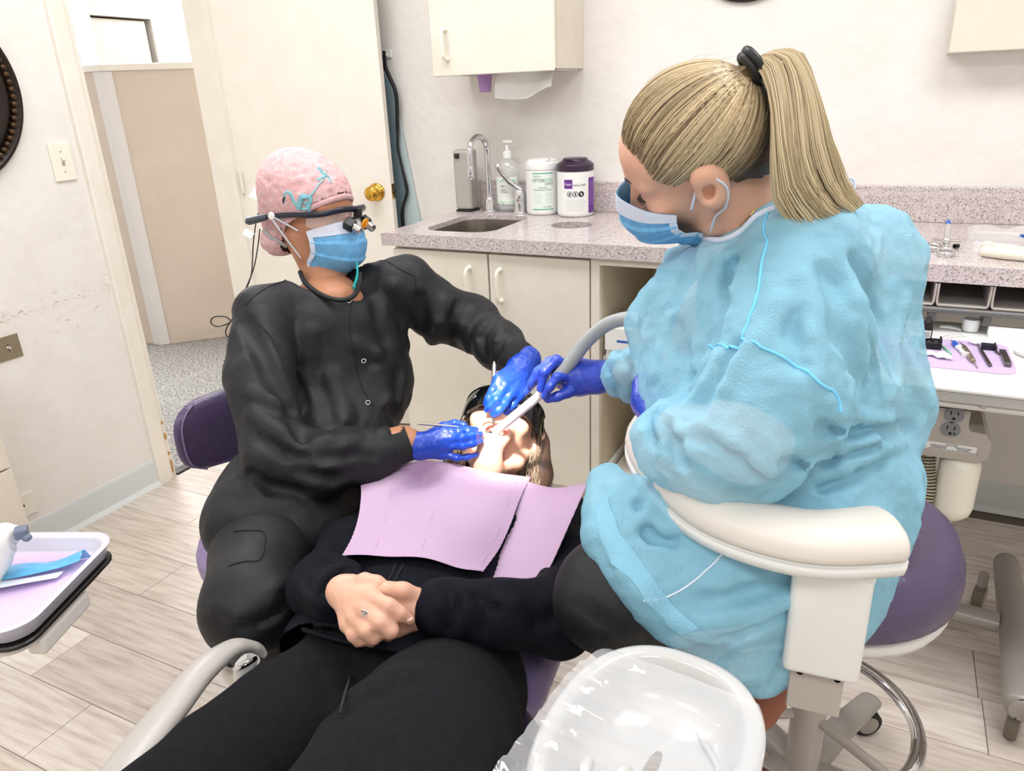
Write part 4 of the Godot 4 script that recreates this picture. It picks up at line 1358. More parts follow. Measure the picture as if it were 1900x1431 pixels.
func wipes_canisters() -> void:
	var c1 := Vector3(-1.083, 0.908, -2.44)
	var a := thing("wipes_canister", "white wipes canister with a green framed label", "canister", c1, "wipes canisters on the worktop")
	var q := MB.new()
	q.lathe(c1, [Vector2(0, 0), Vector2(0.052, 0), Vector2(0.0565, 0.005), Vector2(0.0575, 0.012), Vector2(0.0575, 0.148), Vector2(0.0545, 0.151)], 36)
	part(a, "body", q, M.white_plastic)
	var l := MB.new()
	l.lathe(c1, [Vector2(0.057, 0.151), Vector2(0.058, 0.154), Vector2(0.058, 0.17), Vector2(0.055, 0.174), Vector2(0.051, 0.175), Vector2(0.051, 0.175), Vector2(0.05, 0.182), Vector2(0.047, 0.184), Vector2(0, 0.185)], 36)
	l.rbox(c1 + Vector3(0.028, 0.184, 0.03), Vector3(0.013, 0.004, 0.01), 0.002)
	part(a, "lid", l, M.white_plastic)
	var f := Vector3(0.42, 0, 0.9).normalized()        # the label looks towards the chair
	var ang := atan2(f.z, f.x)
	var lb := MB.new()
	lb.lathe(c1, [Vector2(0.0578, 0.02), Vector2(0.0578, 0.142)], 14, Basis.IDENTITY, ang - 0.62, ang + 0.62)
	part(a, "label_paper", lb, M.paper_green)
	for y in [[0.019, 0.0225], [0.139, 0.1425]]:
		var g := MB.new()
		g.lathe(c1, [Vector2(0.0579, y[0]), Vector2(0.0579, y[1])], 14, Basis.IDENTITY, ang - 0.64, ang + 0.64)
		part(a, "label_border", g, M.label_teal)
	var rt := Vector3.UP.cross(f)
	var put := func(par: Node3D, o: Vector3, txt: String, size: float, dx: float, y: float, r: float, ff: Vector3, m: Material) -> void:
		var t := dx / r
		var f2 := ff.rotated(Vector3.UP, t)
		lettering(par, "print", txt, size, o + Vector3(0, y, 0), Vector3.UP.cross(f2), Vector3.UP, m, 0.0002, o, r)
	put.call(a, c1, "SciCan", 0.009, -0.02, 0.131, 0.058, f, M.text_grey)
	put.call(a, c1, "OPTIM", 0.0145, -0.0165, 0.117, 0.058, f, M.text_dark)
	put.call(a, c1, "33TB", 0.0145, 0.0195, 0.117, 0.058, f, M.label_teal)
	put.call(a, c1, "WIPES", 0.011, 0.022, 0.105, 0.058, f, M.text_grey)
	put.call(a, c1, "One Step", 0.007, 0.0, 0.094, 0.058, f, M.text_grey)
	put.call(a, c1, "Disinfectant Cleaner", 0.007, 0.0, 0.086, 0.058, f, M.text_grey)
	put.call(a, c1, "COLTENE", 0.007, 0.014, 0.029, 0.058, f, M.text_grey)
	for k in 7:
		for s in [-1.0, 1.0]:
			var bar := MB.new()
			var w := 0.26 if (k + int(s)) % 3 else 0.2
			bar.lathe(c1, [Vector2(0.0579, 0.042 + k * 0.0052), Vector2(0.0579, 0.0433 + k * 0.0052)], 5, Basis.IDENTITY, ang + s * 0.3 - w, ang + s * 0.3 + w * 0.8)
			part(a, "fine_print", bar, M.print_pale)
	var c2 := Vector3(-0.955, 0.908, -2.425)
	var b := thing("wipes_canister", "white wipes canister with a purple lid and purple label", "canister", c2, "wipes canisters on the worktop")
	q = MB.new()
	q.lathe(c2, [Vector2(0, 0), Vector2(0.055, 0), Vector2(0.0605, 0.006), Vector2(0.0615, 0.014), Vector2(0.0615, 0.145), Vector2(0.0585, 0.149)], 36)
	part(b, "body", q, M.white_plastic)
	l = MB.new()
	l.lathe(c2, [Vector2(0.062, 0.149), Vector2(0.0625, 0.15), Vector2(0.0625, 0.167), Vector2(0.0605, 0.17), Vector2(0.0605, 0.17), Vector2(0.05, 0.178), Vector2(0.043, 0.181), Vector2(0.043, 0.181), Vector2(0.041, 0.187), Vector2(0.037, 0.189), Vector2(0, 0.19)], 36)
	l.rbox(c2 + Vector3(-0.004, 0.185, 0.036), Vector3(0.012, 0.004, 0.008), 0.002)
	part(b, "lid", l, M.plum)
	ang = atan2(f.z, f.x)
	var sq := MB.new()
	sq.lathe(c2, [Vector2(0.0618, 0.095), Vector2(0.0618, 0.124)], 6, Basis.IDENTITY, ang + 0.22, ang + 0.70)
	part(b, "label_square", sq, M.violet)
	var pn := MB.new()
	pn.lathe(c2, [Vector2(0.0618, 0.012), Vector2(0.0618, 0.128)], 10, Basis.IDENTITY, ang - 1.6, ang - 0.72)
	part(b, "label_panel", pn, M.violet)
	put.call(b, c2, "Super", 0.0095, -0.0285, 0.109, 0.062, f, M.paper)
	put.call(b, c2, "Sani-Cloth", 0.0095, 0.0105, 0.106, 0.062, f, M.text_dark)
	for k in 3:
		var t := -0.38 + k * 0.32
		var d := f.rotated(Vector3.UP, t)
		var rr := MB.new()
		var Bd := Basis(Vector3.UP.cross(d), d, Vector3.DOWN)
		if k < 2: rr.lathe(c2 + d * 0.0615 + Vector3(0, 0.077, 0), [Vector2(0.0075, 0.0006), Vector2(0.0092, 0.0006)], 20, Bd)
		else: rr.lathe(c2 + d * 0.0615 + Vector3(0, 0.077, 0), [Vector2(0, 0.0006), Vector2(0.0095, 0.0005)], 20, Bd)
		part(b, "pictogram", rr, M.text_dark)
		var ii := MB.new()
		ii.rbox(c2 + d * 0.062 + Vector3(0, 0.077, 0), Vector3(0.002, 0.005, 0.0006), 0.0004, Basis(Vector3.UP.cross(d), Vector3.UP, d).rotated(d, 0.5 * (k - 1)), 1)
		part(b, "pictogram", ii, M.text_dark if k < 2 else M.paper)
	for k in 9:
		var bar := MB.new()
		var y := 0.022 + k * 0.0045
		bar.lathe(c2, [Vector2(0.0618, y), Vector2(0.0618, y + 0.001)], 6, Basis.IDENTITY, ang - 0.55 + 0.07 * (k % 3), ang + 0.62 - 0.05 * (k % 2))
		part(b, "fine_print", bar, M.print_pale)
	for k in 14:
		var bar := MB.new()
		var y := 0.04 + k * 0.0055
		bar.lathe(c2, [Vector2(0.062, y), Vector2(0.062, y + 0.0012)], 6, Basis.IDENTITY, ang - 1.5 + 0.05 * (k % 3), ang - 0.78)
		part(b, "fine_print", bar, M.violet_pale)

func left_side() -> void:
	# round beaded mirror
	var mc := Vector3(XL, 1.372, -1.214)
	var B := Basis(Vector3(0, 0, -1), Vector3.RIGHT, Vector3(0, -1, 0))
	var mr := thing("round_mirror", "round mirror with a dark beaded frame on the left wall", "mirror", mc)
	var f := MB.new()
	f.lathe(mc + Vector3(0.001, 0, 0), [Vector2(0.2555, 0.0), Vector2(0.2555, 0.012), Vector2(0.25, 0.02), Vector2(0.241, 0.018), Vector2(0.238, 0.009), Vector2(0.216, 0.009), Vector2(0.213, 0.017), Vector2(0.2, 0.021), Vector2(0.168, 0.01), Vector2(0.16, 0.006), Vector2(0.16, 0.0)], 72, B)
	part(mr, "frame", f, M.bronze)
	var gl := MB.new()
	gl.lathe(mc + Vector3(0.004, 0, 0), [Vector2(0.163, 0.0), Vector2(0.0, 0.0005)], 48, B)
	part(mr, "glass", gl, M.mirror)
	for k in 72:
		var an := TAU * k / 72.0
		var bd := MB.new()
		bd.ball(mc + Vector3(0.0165, sin(an) * 0.227, cos(an) * 0.227), Vector3(0.0105, 0.0095, 0.0095), Basis.IDENTITY, 10)
		part(mr, "bead", bd, M.bronze_bright)
	# light switch
	var sc := Vector3(XL, 1.163, -1.548)
	var sw := thing("light_switch", "ivory toggle light switch beside the doorway", "light switch", sc)
	var p := MB.new()
	p.rbox(sc + Vector3(0.0035, 0, 0), Vector3(0.0035, 0.0575, 0.035), 0.003)
	part(sw, "plate", p, M.ivory)
	p = MB.new()
	p.rbox(sc + Vector3(0.007, 0, 0), Vector3(0.001, 0.012, 0.005), 0.0005)
	part(sw, "slot", p, M.greige)
	p = MB.new()
	p.rbox(sc + Vector3(0.011, 0.006, 0), Vector3(0.008, 0.0045, 0.0035), 0.0015, Basis(Vector3(0, 0, 1), 0.5))
	part(sw, "toggle", p, M.ivory)
	for y in [-0.03, 0.03]:
		p = MB.new()
		p.lathe(sc + Vector3(0.0068, y, 0), [Vector2(0.003, 0), Vector2(0.0028, 0.0012), Vector2(0, 0.0014)], 10, B)
		part(sw, "screw", p, M.greige)
	# brushed steel control plate
	var pc := Vector3(XL, 0.655, -1.215)
	var pl := thing("control_plate", "brushed steel wall plate with a small toggle at the left edge", "wall plate", pc)
	p = MB.new()
	p.rbox(pc + Vector3(0.0015, 0, 0), Vector3(0.0015, 0.036, 0.058), 0.001)
	part(pl, "plate", p, M.brass_dull)
	p = MB.new()
	p.lathe(pc + Vector3(0.002, 0, -0.022), [Vector2(0.0065, 0), Vector2(0.006, 0.003), Vector2(0.0035, 0.004), Vector2(0.003, 0.011), Vector2(0, 0.012)], 14, B)
	part(pl, "toggle", p, M.chrome)
	for y in [-0.009, 0.009]:
		p = MB.new()
		p.lathe(pc + Vector3(0.0025, y, -0.022), [Vector2(0.0025, 0), Vector2(0.002, 0.001), Vector2(0, 0.001)], 8, B)
		part(pl, "screw", p, M.black)
	# low outlet cover and cabinet
	var oc := Vector3(XL, 0.165, -1.155)
	var ol := thing("outlet_cover", "white outlet cover low on the left wall", "outlet", oc)
	p = MB.new()
	p.rbox(oc + Vector3(0.003, 0, 0), Vector3(0.003, 0.038, 0.024), 0.002)
	part(ol, "plate", p, M.white_paint)
	p = MB.new()
	p.rbox(oc + Vector3(0.006, 0.0, 0.012), Vector3(0.001, 0.004, 0.002), 0.0005)
	part(ol, "slot", p, M.dark_metal)
	var cx := -2.10
	var cz := -1.04
	var lc := thing("side_cabinet", "plain cream cabinet at the left edge beside the low outlet", "cabinet", Vector3(-2.2, 0, -0.7))
	p = MB.new()
	p.box(Vector3(XL + 0.001, 0, cz), Vector3(cx - 0.018, 0.72, -0.96))
	part(lc, "carcass", p, M.cream_side)
	for q in [[0.392, 0.715], [0.02, 0.386]]:
		p = MB.new()
		p.rbox(Vector3(cx - 0.009, (q[0] + q[1]) / 2, (cz - 0.96) / 2), Vector3(0.009, (q[1] - q[0]) / 2, (-0.96 - cz) / 2), 0.002)
		part(lc, "drawer_front", p, M.cream_side)
	# floor-standing foot of the delivery unit
	var fu := thing("unit_foot", "white floor pedestal of the delivery unit at the left edge", "pedestal", Vector3(-1.95, 0, -0.6))
	p = MB.new()
	var rows := []
	for q in [[0.0, 0.012], [0.012, 0.012], [0.02, 0.004], [0.03, 0.0], [0.30, -0.006], [0.31, -0.03]]:
		var row := []
		for s in rrect(0.34 + q[1] * 2, 0.70 + q[1] * 2, 0.05, 5): row.append(Vector3(-2.087 + s.x, q[0], -0.585 + s.y))
		rows.append(row)
	p.grid(rows, true)
	p.prism(rrect(0.27, 0.63, 0.03, 4), Vector3(-2.087, 0.309, -0.585), Vector3.RIGHT, Vector3(0, 0, 1), Vector3(0, 0.002, 0))
	part(fu, "housing", p, M.unit_white)
	# instrument tray on its holder
	var ty := 0.75
	var ta := Vector3(-0.9188, 0.75, -0.5623)              # back right corner
	var ux := (Vector3(-1.1073, 0.75, -0.5106) - Vector3(-0.9563, 0.75, -0.5744)).normalized()
	var uz := Vector3(-ux.z, 0, ux.x)
	if uz.z < 0: uz = -uz
	var tc: Vector3 = ta + ux * 0.165 + uz * 0.105
	tc.y = ty
	var U := Basis(ux, Vector3.UP, ux.cross(Vector3.UP))
	var tr := thing("instrument_tray", "white plastic tray with a lilac liner at the left edge", "tray", tc)
	p = MB.new()
	rows = []
	for q in [[-0.012, -0.021], [-0.006, -0.020], [0.0, -0.002], [0.003, 0.001], [-0.004, 0.0015], [-0.010, -0.003], [-0.016, -0.0175], [-0.022, -0.019], [-0.10, -0.0195]]:
		var row := []
		for s in rrect(0.33 + q[0] * 2, 0.21 + q[0] * 2, maxf(0.036 + q[0], 0.004), 6): row.append(tc + ux * s.x + uz * s.y + Vector3(0, q[1], 0))
		rows.append(row)
	p.grid(rows, true, false, true)
	p.prism(rrect(0.30, 0.18, 0.02, 4), tc + Vector3(0, -0.0215, 0), ux, uz, Vector3(0, 0.002, 0))
	part(tr, "shell", p, M.tray_white)
	p = MB.new()
	p.prism(rrect(0.286, 0.168, 0.016, 5), tc + Vector3(0, -0.0192, 0), ux, uz, Vector3(0, 0.0012, 0))
	part(tr, "liner", p, M.mauve, "lilac paper tray liner")
	var th := thing("tray_holder", "grey bracket arm carrying the instrument tray", "bracket", tc + Vector3(0, -0.03, 0))
	p = MB.new()
	p.prism(rrect(0.325, 0.208, 0.03, 5), tc + Vector3(0, -0.031, 0), ux, uz, Vector3(0, 0.007, 0), 0.002)
	part(th, "plate", p, M.dark_metal)
	p = MB.new()
	p.prism(rrect(0.30, 0.19, 0.03, 5), tc + Vector3(0, -0.046, 0), ux, uz, Vector3(0, 0.014, 0), 0.004)
	p.rbox(tc - ux * 0.145 + uz * 0.02 + Vector3(0, -0.052, 0), Vector3(0.012, 0.012, 0.05), 0.006, U)
	part(th, "arm", p, M.beige_plastic)
	# pouch with a wrapped mask on the tray
	var pr := []
	for r in 9:
		var row := []
		for k in 24:
			var u := k / 23.0
			var v := r / 8.0
			row.append(tc + Vector3(0, 0.004 * sin(u * 23.0 + v * 5.0) * sin(PI * v), 0) + ux * lerpf(-0.142, 0.13, u) + uz * (lerpf(-0.038, 0.022, v * (0.45 + 0.55 * sqrt(u))) - 0.034 * (1.0 - u) + 0.008 * sin(u * 6.0)) + Vector3(0, -0.0165 + 0.012 * sin(PI * v) * (0.7 + 0.3 * sin(u * 9.0 + v * 4.0)) + 0.012 * (1.0 - u) * v, 0))
		pr.append(row)
	p = MB.new()
	p.sheet(pr, 0.0008)
	var po := thing("sterile_pouch", "crinkled clear and blue plastic pouch lying on the lilac tray liner", "pouch", tc + Vector3(0, -0.018, 0))
	part(po, "film", p, M.pouch_blue)
	pr = []
	for r in 4:
		var row := []
		for k in 20:
			var u := k / 19.0
			var v := r / 3.0
			row.append(tc + ux * lerpf(-0.128, 0.10, u) + uz * (lerpf(0.008, 0.036, v * (0.5 + 0.5 * sin(PI * u))) - 0.04 * (1.0 - u) + 0.008 * sin(u * 6.0)) + Vector3(0, -0.0155 + 0.005 * sin(u * 7.0) * v + 0.004, 0))
		pr.append(row)
	p = MB.new()
	p.sheet(pr, 0.0008)
	part(po, "paper_strip", p, M.pouch_white)
	# handle of the delivery arm over the tray
	var ha := thing("arm_handle", "white rounded handle with a grey cap reaching over the tray", "handle", Vector3(-0.9885, 0.7841, -0.4484))
	p = MB.new()
	p.tube(spline([Vector3(-1.0135, 0.7263, -0.3982), Vector3(-0.997, 0.7711, -0.4323), Vector3(-0.9843, 0.7904, -0.4533), Vector3(-0.9759, 0.7918, -0.4641), Vector3(-0.9705, 0.7896, -0.4659)], 5), ramp([0.032, 0.03, 0.022, 0.013, 0.004], 5), 16)
	part(ha, "shell", p, M.unit_white)
	p = MB.new()
	p.rbox(Vector3(-0.9601, 0.8001, -0.4637), Vector3(0.008, 0.007, 0.009), 0.003, U.rotated(Vector3.UP, 0.5))
	p.ball(Vector3(-0.95, 0.7948, -0.4629), Vector3(0.006, 0.005, 0.006))
	part(ha, "cap", p, M.slate)

func right_side() -> void:
	# syringes on the worktop
	for q in [[Vector3(0.142, 0.932, -2.10), 0.04, "chrome dental syringe with a blue tip on the worktop", true], [Vector3(0.055, 0.932, -2.13), -0.9, "chrome dental syringe mostly hidden behind the gowned shoulder", false]]:
		var s: Vector3 = q[0]
		var f := Vector3(sin(q[1]), 0.2, -cos(q[1])).normalized()
		var u := f.cross(Vector3.UP).normalized()
		var B := Basis(u, f, u.cross(f))
		var t := thing("dental_syringe", q[2], "syringe", s - Vector3(0, 0.024, 0), "syringes on the worktop")
		var m := MB.new()
		m.lathe(s, [Vector2(0, -0.012), Vector2(0.009, -0.012), Vector2(0.0095, 0.0), Vector2(0.0075, 0.004), Vector2(0.0075, 0.09), Vector2(0.0055, 0.1), Vector2(0.0045, 0.11), Vector2(0, 0.111)], 18, B)
		part(t, "barrel", m, M.chrome)
		m = MB.new()
		m.lathe(s + f * 0.108, [Vector2(0, -0.004), Vector2(0.0062, -0.004), Vector2(0.006, 0.006), Vector2(0.0045, 0.022), Vector2(0, 0.024)], 14, B)
		part(t, "tip", m, M.blue_plastic if q[3] else M.chrome)
		for sg in [-1.0, 1.0]:
			m = MB.new()
			m.tube(spline([s, s + u * 0.014 * sg - f * 0.002, s + u * 0.028 * sg + f * 0.004], 4), ramp([0.006, 0.0045, 0.0085], 4), 10, true, 0.45, Vector3.UP)
			part(t, "finger_wing", m, M.steel)
		m = MB.new()
		m.tube([s - f * 0.01, s - f * 0.062], 0.0028, 10)
		part(t, "plunger_rod", m, M.chrome)
		m = MB.new()
		var ring := []
		for k in 25: ring.append(s - f * 0.078 + (u * cos(TAU * k / 24) + f * sin(TAU * k / 24)) * 0.0165)
		m.tube(ring, 0.0035, 8, false, 2.0, Vector3.UP)
		part(t, "thumb_ring", m, M.chrome)
	var cp := MB.new()
	cp.lathe(Vector3(0.171, 0.9135, -2.13), [Vector2(0, 0), Vector2(0.0052, 0), Vector2(0.0055, 0.012), Vector2(0.004, 0.013), Vector2(0.003, 0.006), Vector2(0, 0.005)], 14, Basis(Vector3.UP, Vector3(-0.75, 0, 0.66), Vector3(-0.66, 0, -0.75)))
	solo("needle_cap", "tiny black cap lying beside the blue-tipped syringe", "cap", Vector3(0.171, 0.9135, -2.13), cp, M.black)
	# clear goggles
	var gg := thing("safety_goggles", "clear plastic safety goggles on the worktop by the backsplash", "goggles", Vector3(0.28, 0.908, -2.24))
	var rows := []
	for r in 7:
		var row := []
		for k in 17:
			var u := k / 16.0
			var v := r / 6.0
			var a := lerpf(-1.15, 1.15, u)
			row.append(Vector3(0.275 + sin(a) * 0.085, 0.909 + v * 0.042 * (1.0 - 0.35 * pow(absf(u - 0.5) * 2.0, 3.0)) - 0.012 * v * exp(-pow((u - 0.5) * 9.0, 2.0)), -2.275 + cos(a) * 0.05 - 0.016 * v))
		rows.append(row)
	var gm := MB.new()
	gm.sheet(rows, 0.002)
	part(gg, "lens", gm, M.clear_plastic)
	for sx in [-1.0, 1.0]:
		gm = MB.new()
		gm.tube(spline([Vector3(0.275 + sx * 0.078, 0.935, -2.262), Vector3(0.275 + sx * 0.05, 0.918, -2.31), Vector3(0.275 - sx * 0.03, 0.912, -2.335), Vector3(0.275 - sx * 0.06, 0.912, -2.31)], 6), 0.0022, 8, true, 1.8, Vector3.UP)
		part(gg, "temple", gm, M.clear_plastic)
	gm = MB.new()
	gm.rbox(Vector3(0.318, 0.925, -2.234), Vector3(0.011, 0.004, 0.0008), 0.0004, Basis(Vector3.UP, -0.5))
	part(gg, "sticker", gm, M.blue_ink)
	# cream curing light
	var cl := thing("curing_light", "cream handheld device lying at the right end of the worktop", "handheld device", Vector3(0.25, 0.908, -2.03))
	var cm := MB.new()
	cm.tube(spline([Vector3(0.214, 0.9215, -2.035), Vector3(0.25, 0.9215, -2.018), Vector3(0.31, 0.9205, -2.0), Vector3(0.40, 0.92, -1.985)], 5), ramp([0.0125, 0.0135, 0.0125, 0.012], 5), 14)
	part(cl, "handle", cm, M.cream_gloss)
	cm = MB.new()
	cm.tube(spline([Vector3(0.218, 0.924, -2.05), Vector3(0.226, 0.927, -2.072), Vector3(0.243, 0.925, -2.078), Vector3(0.30, 0.922, -2.068), Vector3(0.40, 0.92, -2.055)], 5), ramp([0.011, 0.0125, 0.009, 0.0075, 0.0075], 5), 12)
	part(cl, "cradle", cm, M.cream_gloss)
	cm = MB.new()
	cm.lathe(Vector3(0.236, 0.926, -2.088), [Vector2(0, -0.004), Vector2(0.0045, -0.004), Vector2(0.0045, 0.006), Vector2(0, 0.007)], 10, Basis(Vector3.UP, Vector3(0.5, 0, -0.86), Vector3(-0.86, 0, -0.5)))
	part(cl, "tip", cm, M.black)
	# open bins under the worktop and the rail below
	for k in 4:
		var x0 := 0.022 + k * 0.1085
		var x1 := x0 + 0.104
		var bn := thing("hanging_bin", ["grey plastic bin under the worktop, partly behind the gown", "grey plastic bin under the worktop, above the black bottle", "grey plastic bin under the worktop, above the glass dish", "grey plastic bin under the worktop, at the right edge"][k], "bin", Vector3(x0 + 0.05, 0.812, -2.05), "bins hanging under the worktop")
		var sh := MB.new()
		sh.rbox(Vector3((x0 + x1) / 2, 0.8145, -2.06), Vector3(0.052, 0.0015, 0.135), 0.001)
		sh.rbox(Vector3(x0 + 0.0015, 0.839, -2.06), Vector3(0.0015, 0.026, 0.135), 0.001)
		sh.rbox(Vector3(x1 - 0.0015, 0.839, -2.06), Vector3(0.0015, 0.026, 0.135), 0.001)
		sh.rbox(Vector3((x0 + x1) / 2, 0.839, -2.194), Vector3(0.052, 0.026, 0.0015), 0.001)
		part(bn, "tub", sh, M.bin_grey)
		var lip := MB.new()
		lip.tube(spline([Vector3(x0 + 0.0005, 0.864, -1.925), Vector3(x0 + 0.001, 0.825, -1.925), Vector3(x0 + 0.004, 0.8155, -1.925), Vector3(x0 + 0.012, 0.8145, -1.925), Vector3(x1 - 0.012, 0.8145, -1.925), Vector3(x1 - 0.004, 0.8155, -1.925), Vector3(x1 - 0.001, 0.825, -1.925), Vector3(x1 - 0.0005, 0.864, -1.925)], 3), 0.0028, 6)
		part(bn, "rim", lip, M.greige)
	var rail := MB.new()
	rail.tube([Vector3(-0.12, 0.803, -1.925), Vector3(0.9, 0.803, -1.925)], 0.0075, 12)
	for x in [0.128, 0.238, 0.45]: rail.rbox(Vector3(x, 0.79, -2.1), Vector3(0.008, 0.02, 0.17), 0.003)
	solo("bin_rail", "grey metal rail running below the hanging bins", "rail", Vector3(0.2, 0.80, -1.95), rail, M.rail)
	assistant_cart()

func assistant_cart() -> void:
	var top := 0.75
	var c := thing("assistant_cart", "white wheeled dental cart standing under the worktop", "cart", Vector3(0.2, 0, -1.78))
	var m := MB.new()
	m.rbox(Vector3(0.34, top - 0.004, -1.785), Vector3(0.46, 0.004, 0.235), 0.003)
	part(c, "work_surface", m, M.white_plastic)
	m = MB.new()
	m.rbox(Vector3(0.34, top - 0.019, -1.785), Vector3(0.458, 0.0105, 0.233), 0.003)
	part(c, "edge_band", m, M.edge_grey)
	m = MB.new()
	m.rbox(Vector3(0.34, top - 0.042, -1.80), Vector3(0.4, 0.012, 0.2), 0.004)
	for x in [-0.05, 0.213, 0.6]: m.rbox(Vector3(x, top - 0.032, -1.575), Vector3(0.006, 0.004, 0.02), 0.002)
	part(c, "underframe", m, M.greige)
	m = MB.new()
	m.tube(spline([Vector3(-0.11, top - 0.037, -1.60), Vector3(-0.08, top - 0.037, -1.57), Vector3(0.2, top - 0.037, -1.565), Vector3(0.7, top - 0.037, -1.565)], 6), 0.0075, 12)
	part(c, "handle_rail", m, M.beige_plastic)
	# outlet housing: front slopes back towards its foot
	m = MB.new()
	m.prism(PackedVector2Array([Vector2(-0.06, 0.692), Vector2(-0.06, 0.585), Vector2(0.232, 0.585), Vector2(0.244, 0.6), Vector2(0.244, 0.632), Vector2(0.232, 0.648), Vector2(0.206, 0.65), Vector2(0.2, 0.66), Vector2(0.2, 0.692)]), Vector3(0, 0, -1.75), Vector3.RIGHT, Vector3.UP, Vector3(0, 0, 0.16), 0.006)
	part(c, "outlet_housing", m, M.greige)
	var fz := -1.59
	for q in [[Vector3(0.1729, 0.6811, -1.59), false], [Vector3(0.1713, 0.6492, -1.59), true]]:
		var o: Vector3 = q[0]
		m = MB.new()
		var pg := PackedVector2Array()
		for k in 28:
			var a := TAU * k / 28
			pg.append(Vector2(cos(a) * 0.0172, clampf(sin(a) * 0.0172, -0.0142, 0.0142)))
		m.prism(pg, o + Vector3(0, 0, 0.0003), Vector3.RIGHT, Vector3.UP, Vector3(0, 0, 0.0022))
		var sk := part(c, "socket", m, M.grey_plastic)
		for s in [[-0.0063, 0.0042, 0.0012, 0.0042], [0.0063, 0.0042, 0.0012, 0.0034]]:
			m = MB.new()
			m.rbox(o + Vector3(s[0], s[1], 0.0025), Vector3(s[2], s[3], 0.0006), 0.0003, Basis.IDENTITY, 1)
			part(sk, "slot", m, M.black)
		m = MB.new()
		m.lathe(o + Vector3(0, -0.0075, 0.002), [Vector2(0, 0.0013), Vector2(0.0031, 0.0012), Vector2(0.0031, 0)], 12, Basis(Vector3.RIGHT, Vector3(0, 0, 1), Vector3.DOWN))
		part(sk, "ground_hole", m, M.black)
		if q[1]:
			m = MB.new()
			m.lathe(o + Vector3(0.0078, -0.0078, 0.002), [Vector2(0, 0.0013), Vector2(0.0023, 0.0012), Vector2(0.0023, 0)], 12, Basis(Vector3.RIGHT, Vector3(0, 0, 1), Vector3.DOWN))
			part(sk, "green_dot", m, M.dot_green)
	m = MB.new()
	m.lathe(Vector3(0.1707, 0.6656, -1.59), [Vector2(0, 0.0013), Vector2(0.003, 0.0012), Vector2(0.0034, 0)], 12, Basis(Vector3.RIGHT, Vector3(0, 0, 1), Vector3.DOWN))
	part(c, "screw", m, M.dark_metal)
	m = MB.new()
	m.box(Vector3(0.134, 0.602, fz + 0.0002), Vector3(0.222, 0.618, fz + 0.0008))
	var wl := part(c, "warning_label", m, M.paper, "white DANGER label with fine print")
	lettering(wl, "print", "DANGER!", 0.0052, Vector3(0.178, 0.6152, fz + 0.001), Vector3.RIGHT, Vector3.UP, M.text_dark, 0.0002)
	var en := ["POSSIBLE EXPLOSION", "HAZARD IF USED IN", "THE PRESENCE OF", "FLAMMABLE ANESTHETICS"]
	var fr := ["RISQUE D'EXPLOSION", "NE PAS UTILISER", "EN PRESENCE", "D'ANESTHESIQUES INFLAMMABLES"]
	for k in 4:
		lettering(wl, "print", en[k], 0.0030, Vector3(0.156, 0.6118 - k * 0.0026, fz + 0.001), Vector3.RIGHT, Vector3.UP, M.text_dark, 0.0002)
		lettering(wl, "print", fr[k], 0.0026, Vector3(0.2, 0.6118 - k * 0.0026, fz + 0.001), Vector3.RIGHT, Vector3.UP, M.text_dark, 0.0002)
	# waste canister and corrugated hose below
	var cy := Vector3(0.203, 0.435, -1.62)
	m = MB.new()
	m.lathe(cy, [Vector2(0, -0.008), Vector2(0.006, -0.008), Vector2(0.008, 0.0), Vector2(0.02, 0.004), Vector2(0.034, 0.018), Vector2(0.038, 0.035), Vector2(0.038, 0.13), Vector2(0.033, 0.144), Vector2(0.02, 0.15), Vector2(0, 0.151)], 28)
	part(c, "canister", m, M.ivory)
	var hp := spline([Vector3(0.138, 0.60, -1.63), Vector3(0.145, 0.55, -1.62), Vector3(0.152, 0.50, -1.61), Vector3(0.148, 0.45, -1.60), Vector3(0.155, 0.41, -1.60), Vector3(0.19, 0.37, -1.605), Vector3(0.23, 0.34, -1.62)], 10)
	m = MB.new()
	m.tube(hp, 0.0145, 10)
	part(c, "hose", m, M.hose_dark)
	var curve := Curve3D.new()
	for p in hp: curve.add_point(p)
	m = MB.new()
	var L := curve.get_baked_length()
	for k in int(L / 0.0068):
		var p0 := curve.sample_baked(k * 0.0068)
		var p1 := curve.sample_baked(minf(k * 0.0068 + 0.0036, L))
		var dd := (p1 - p0).normalized()
		m.tube([p0, p0 + dd * 0.0009, p0 + dd * 0.0027, p0 + dd * 0.0036], [0.0142, 0.0172, 0.0172, 0.0142], 12, false)
	part(c, "hose_ridges", m, M.hose_pale)
	# column and H-shaped foot on casters
	m = MB.new()
	m.rbox(Vector3(0.02, 0.38, -1.76), Vector3(0.03, 0.31, 0.045), 0.012)
	part(c, "column", m, M.greige)
	m = MB.new()
	m.tube([Vector3(-0.09, 0.105, -1.80), Vector3(0.36, 0.105, -1.765)], 0.028, 14, true, 0.8)
	part(c, "cross_tube", m, M.foot_grey)
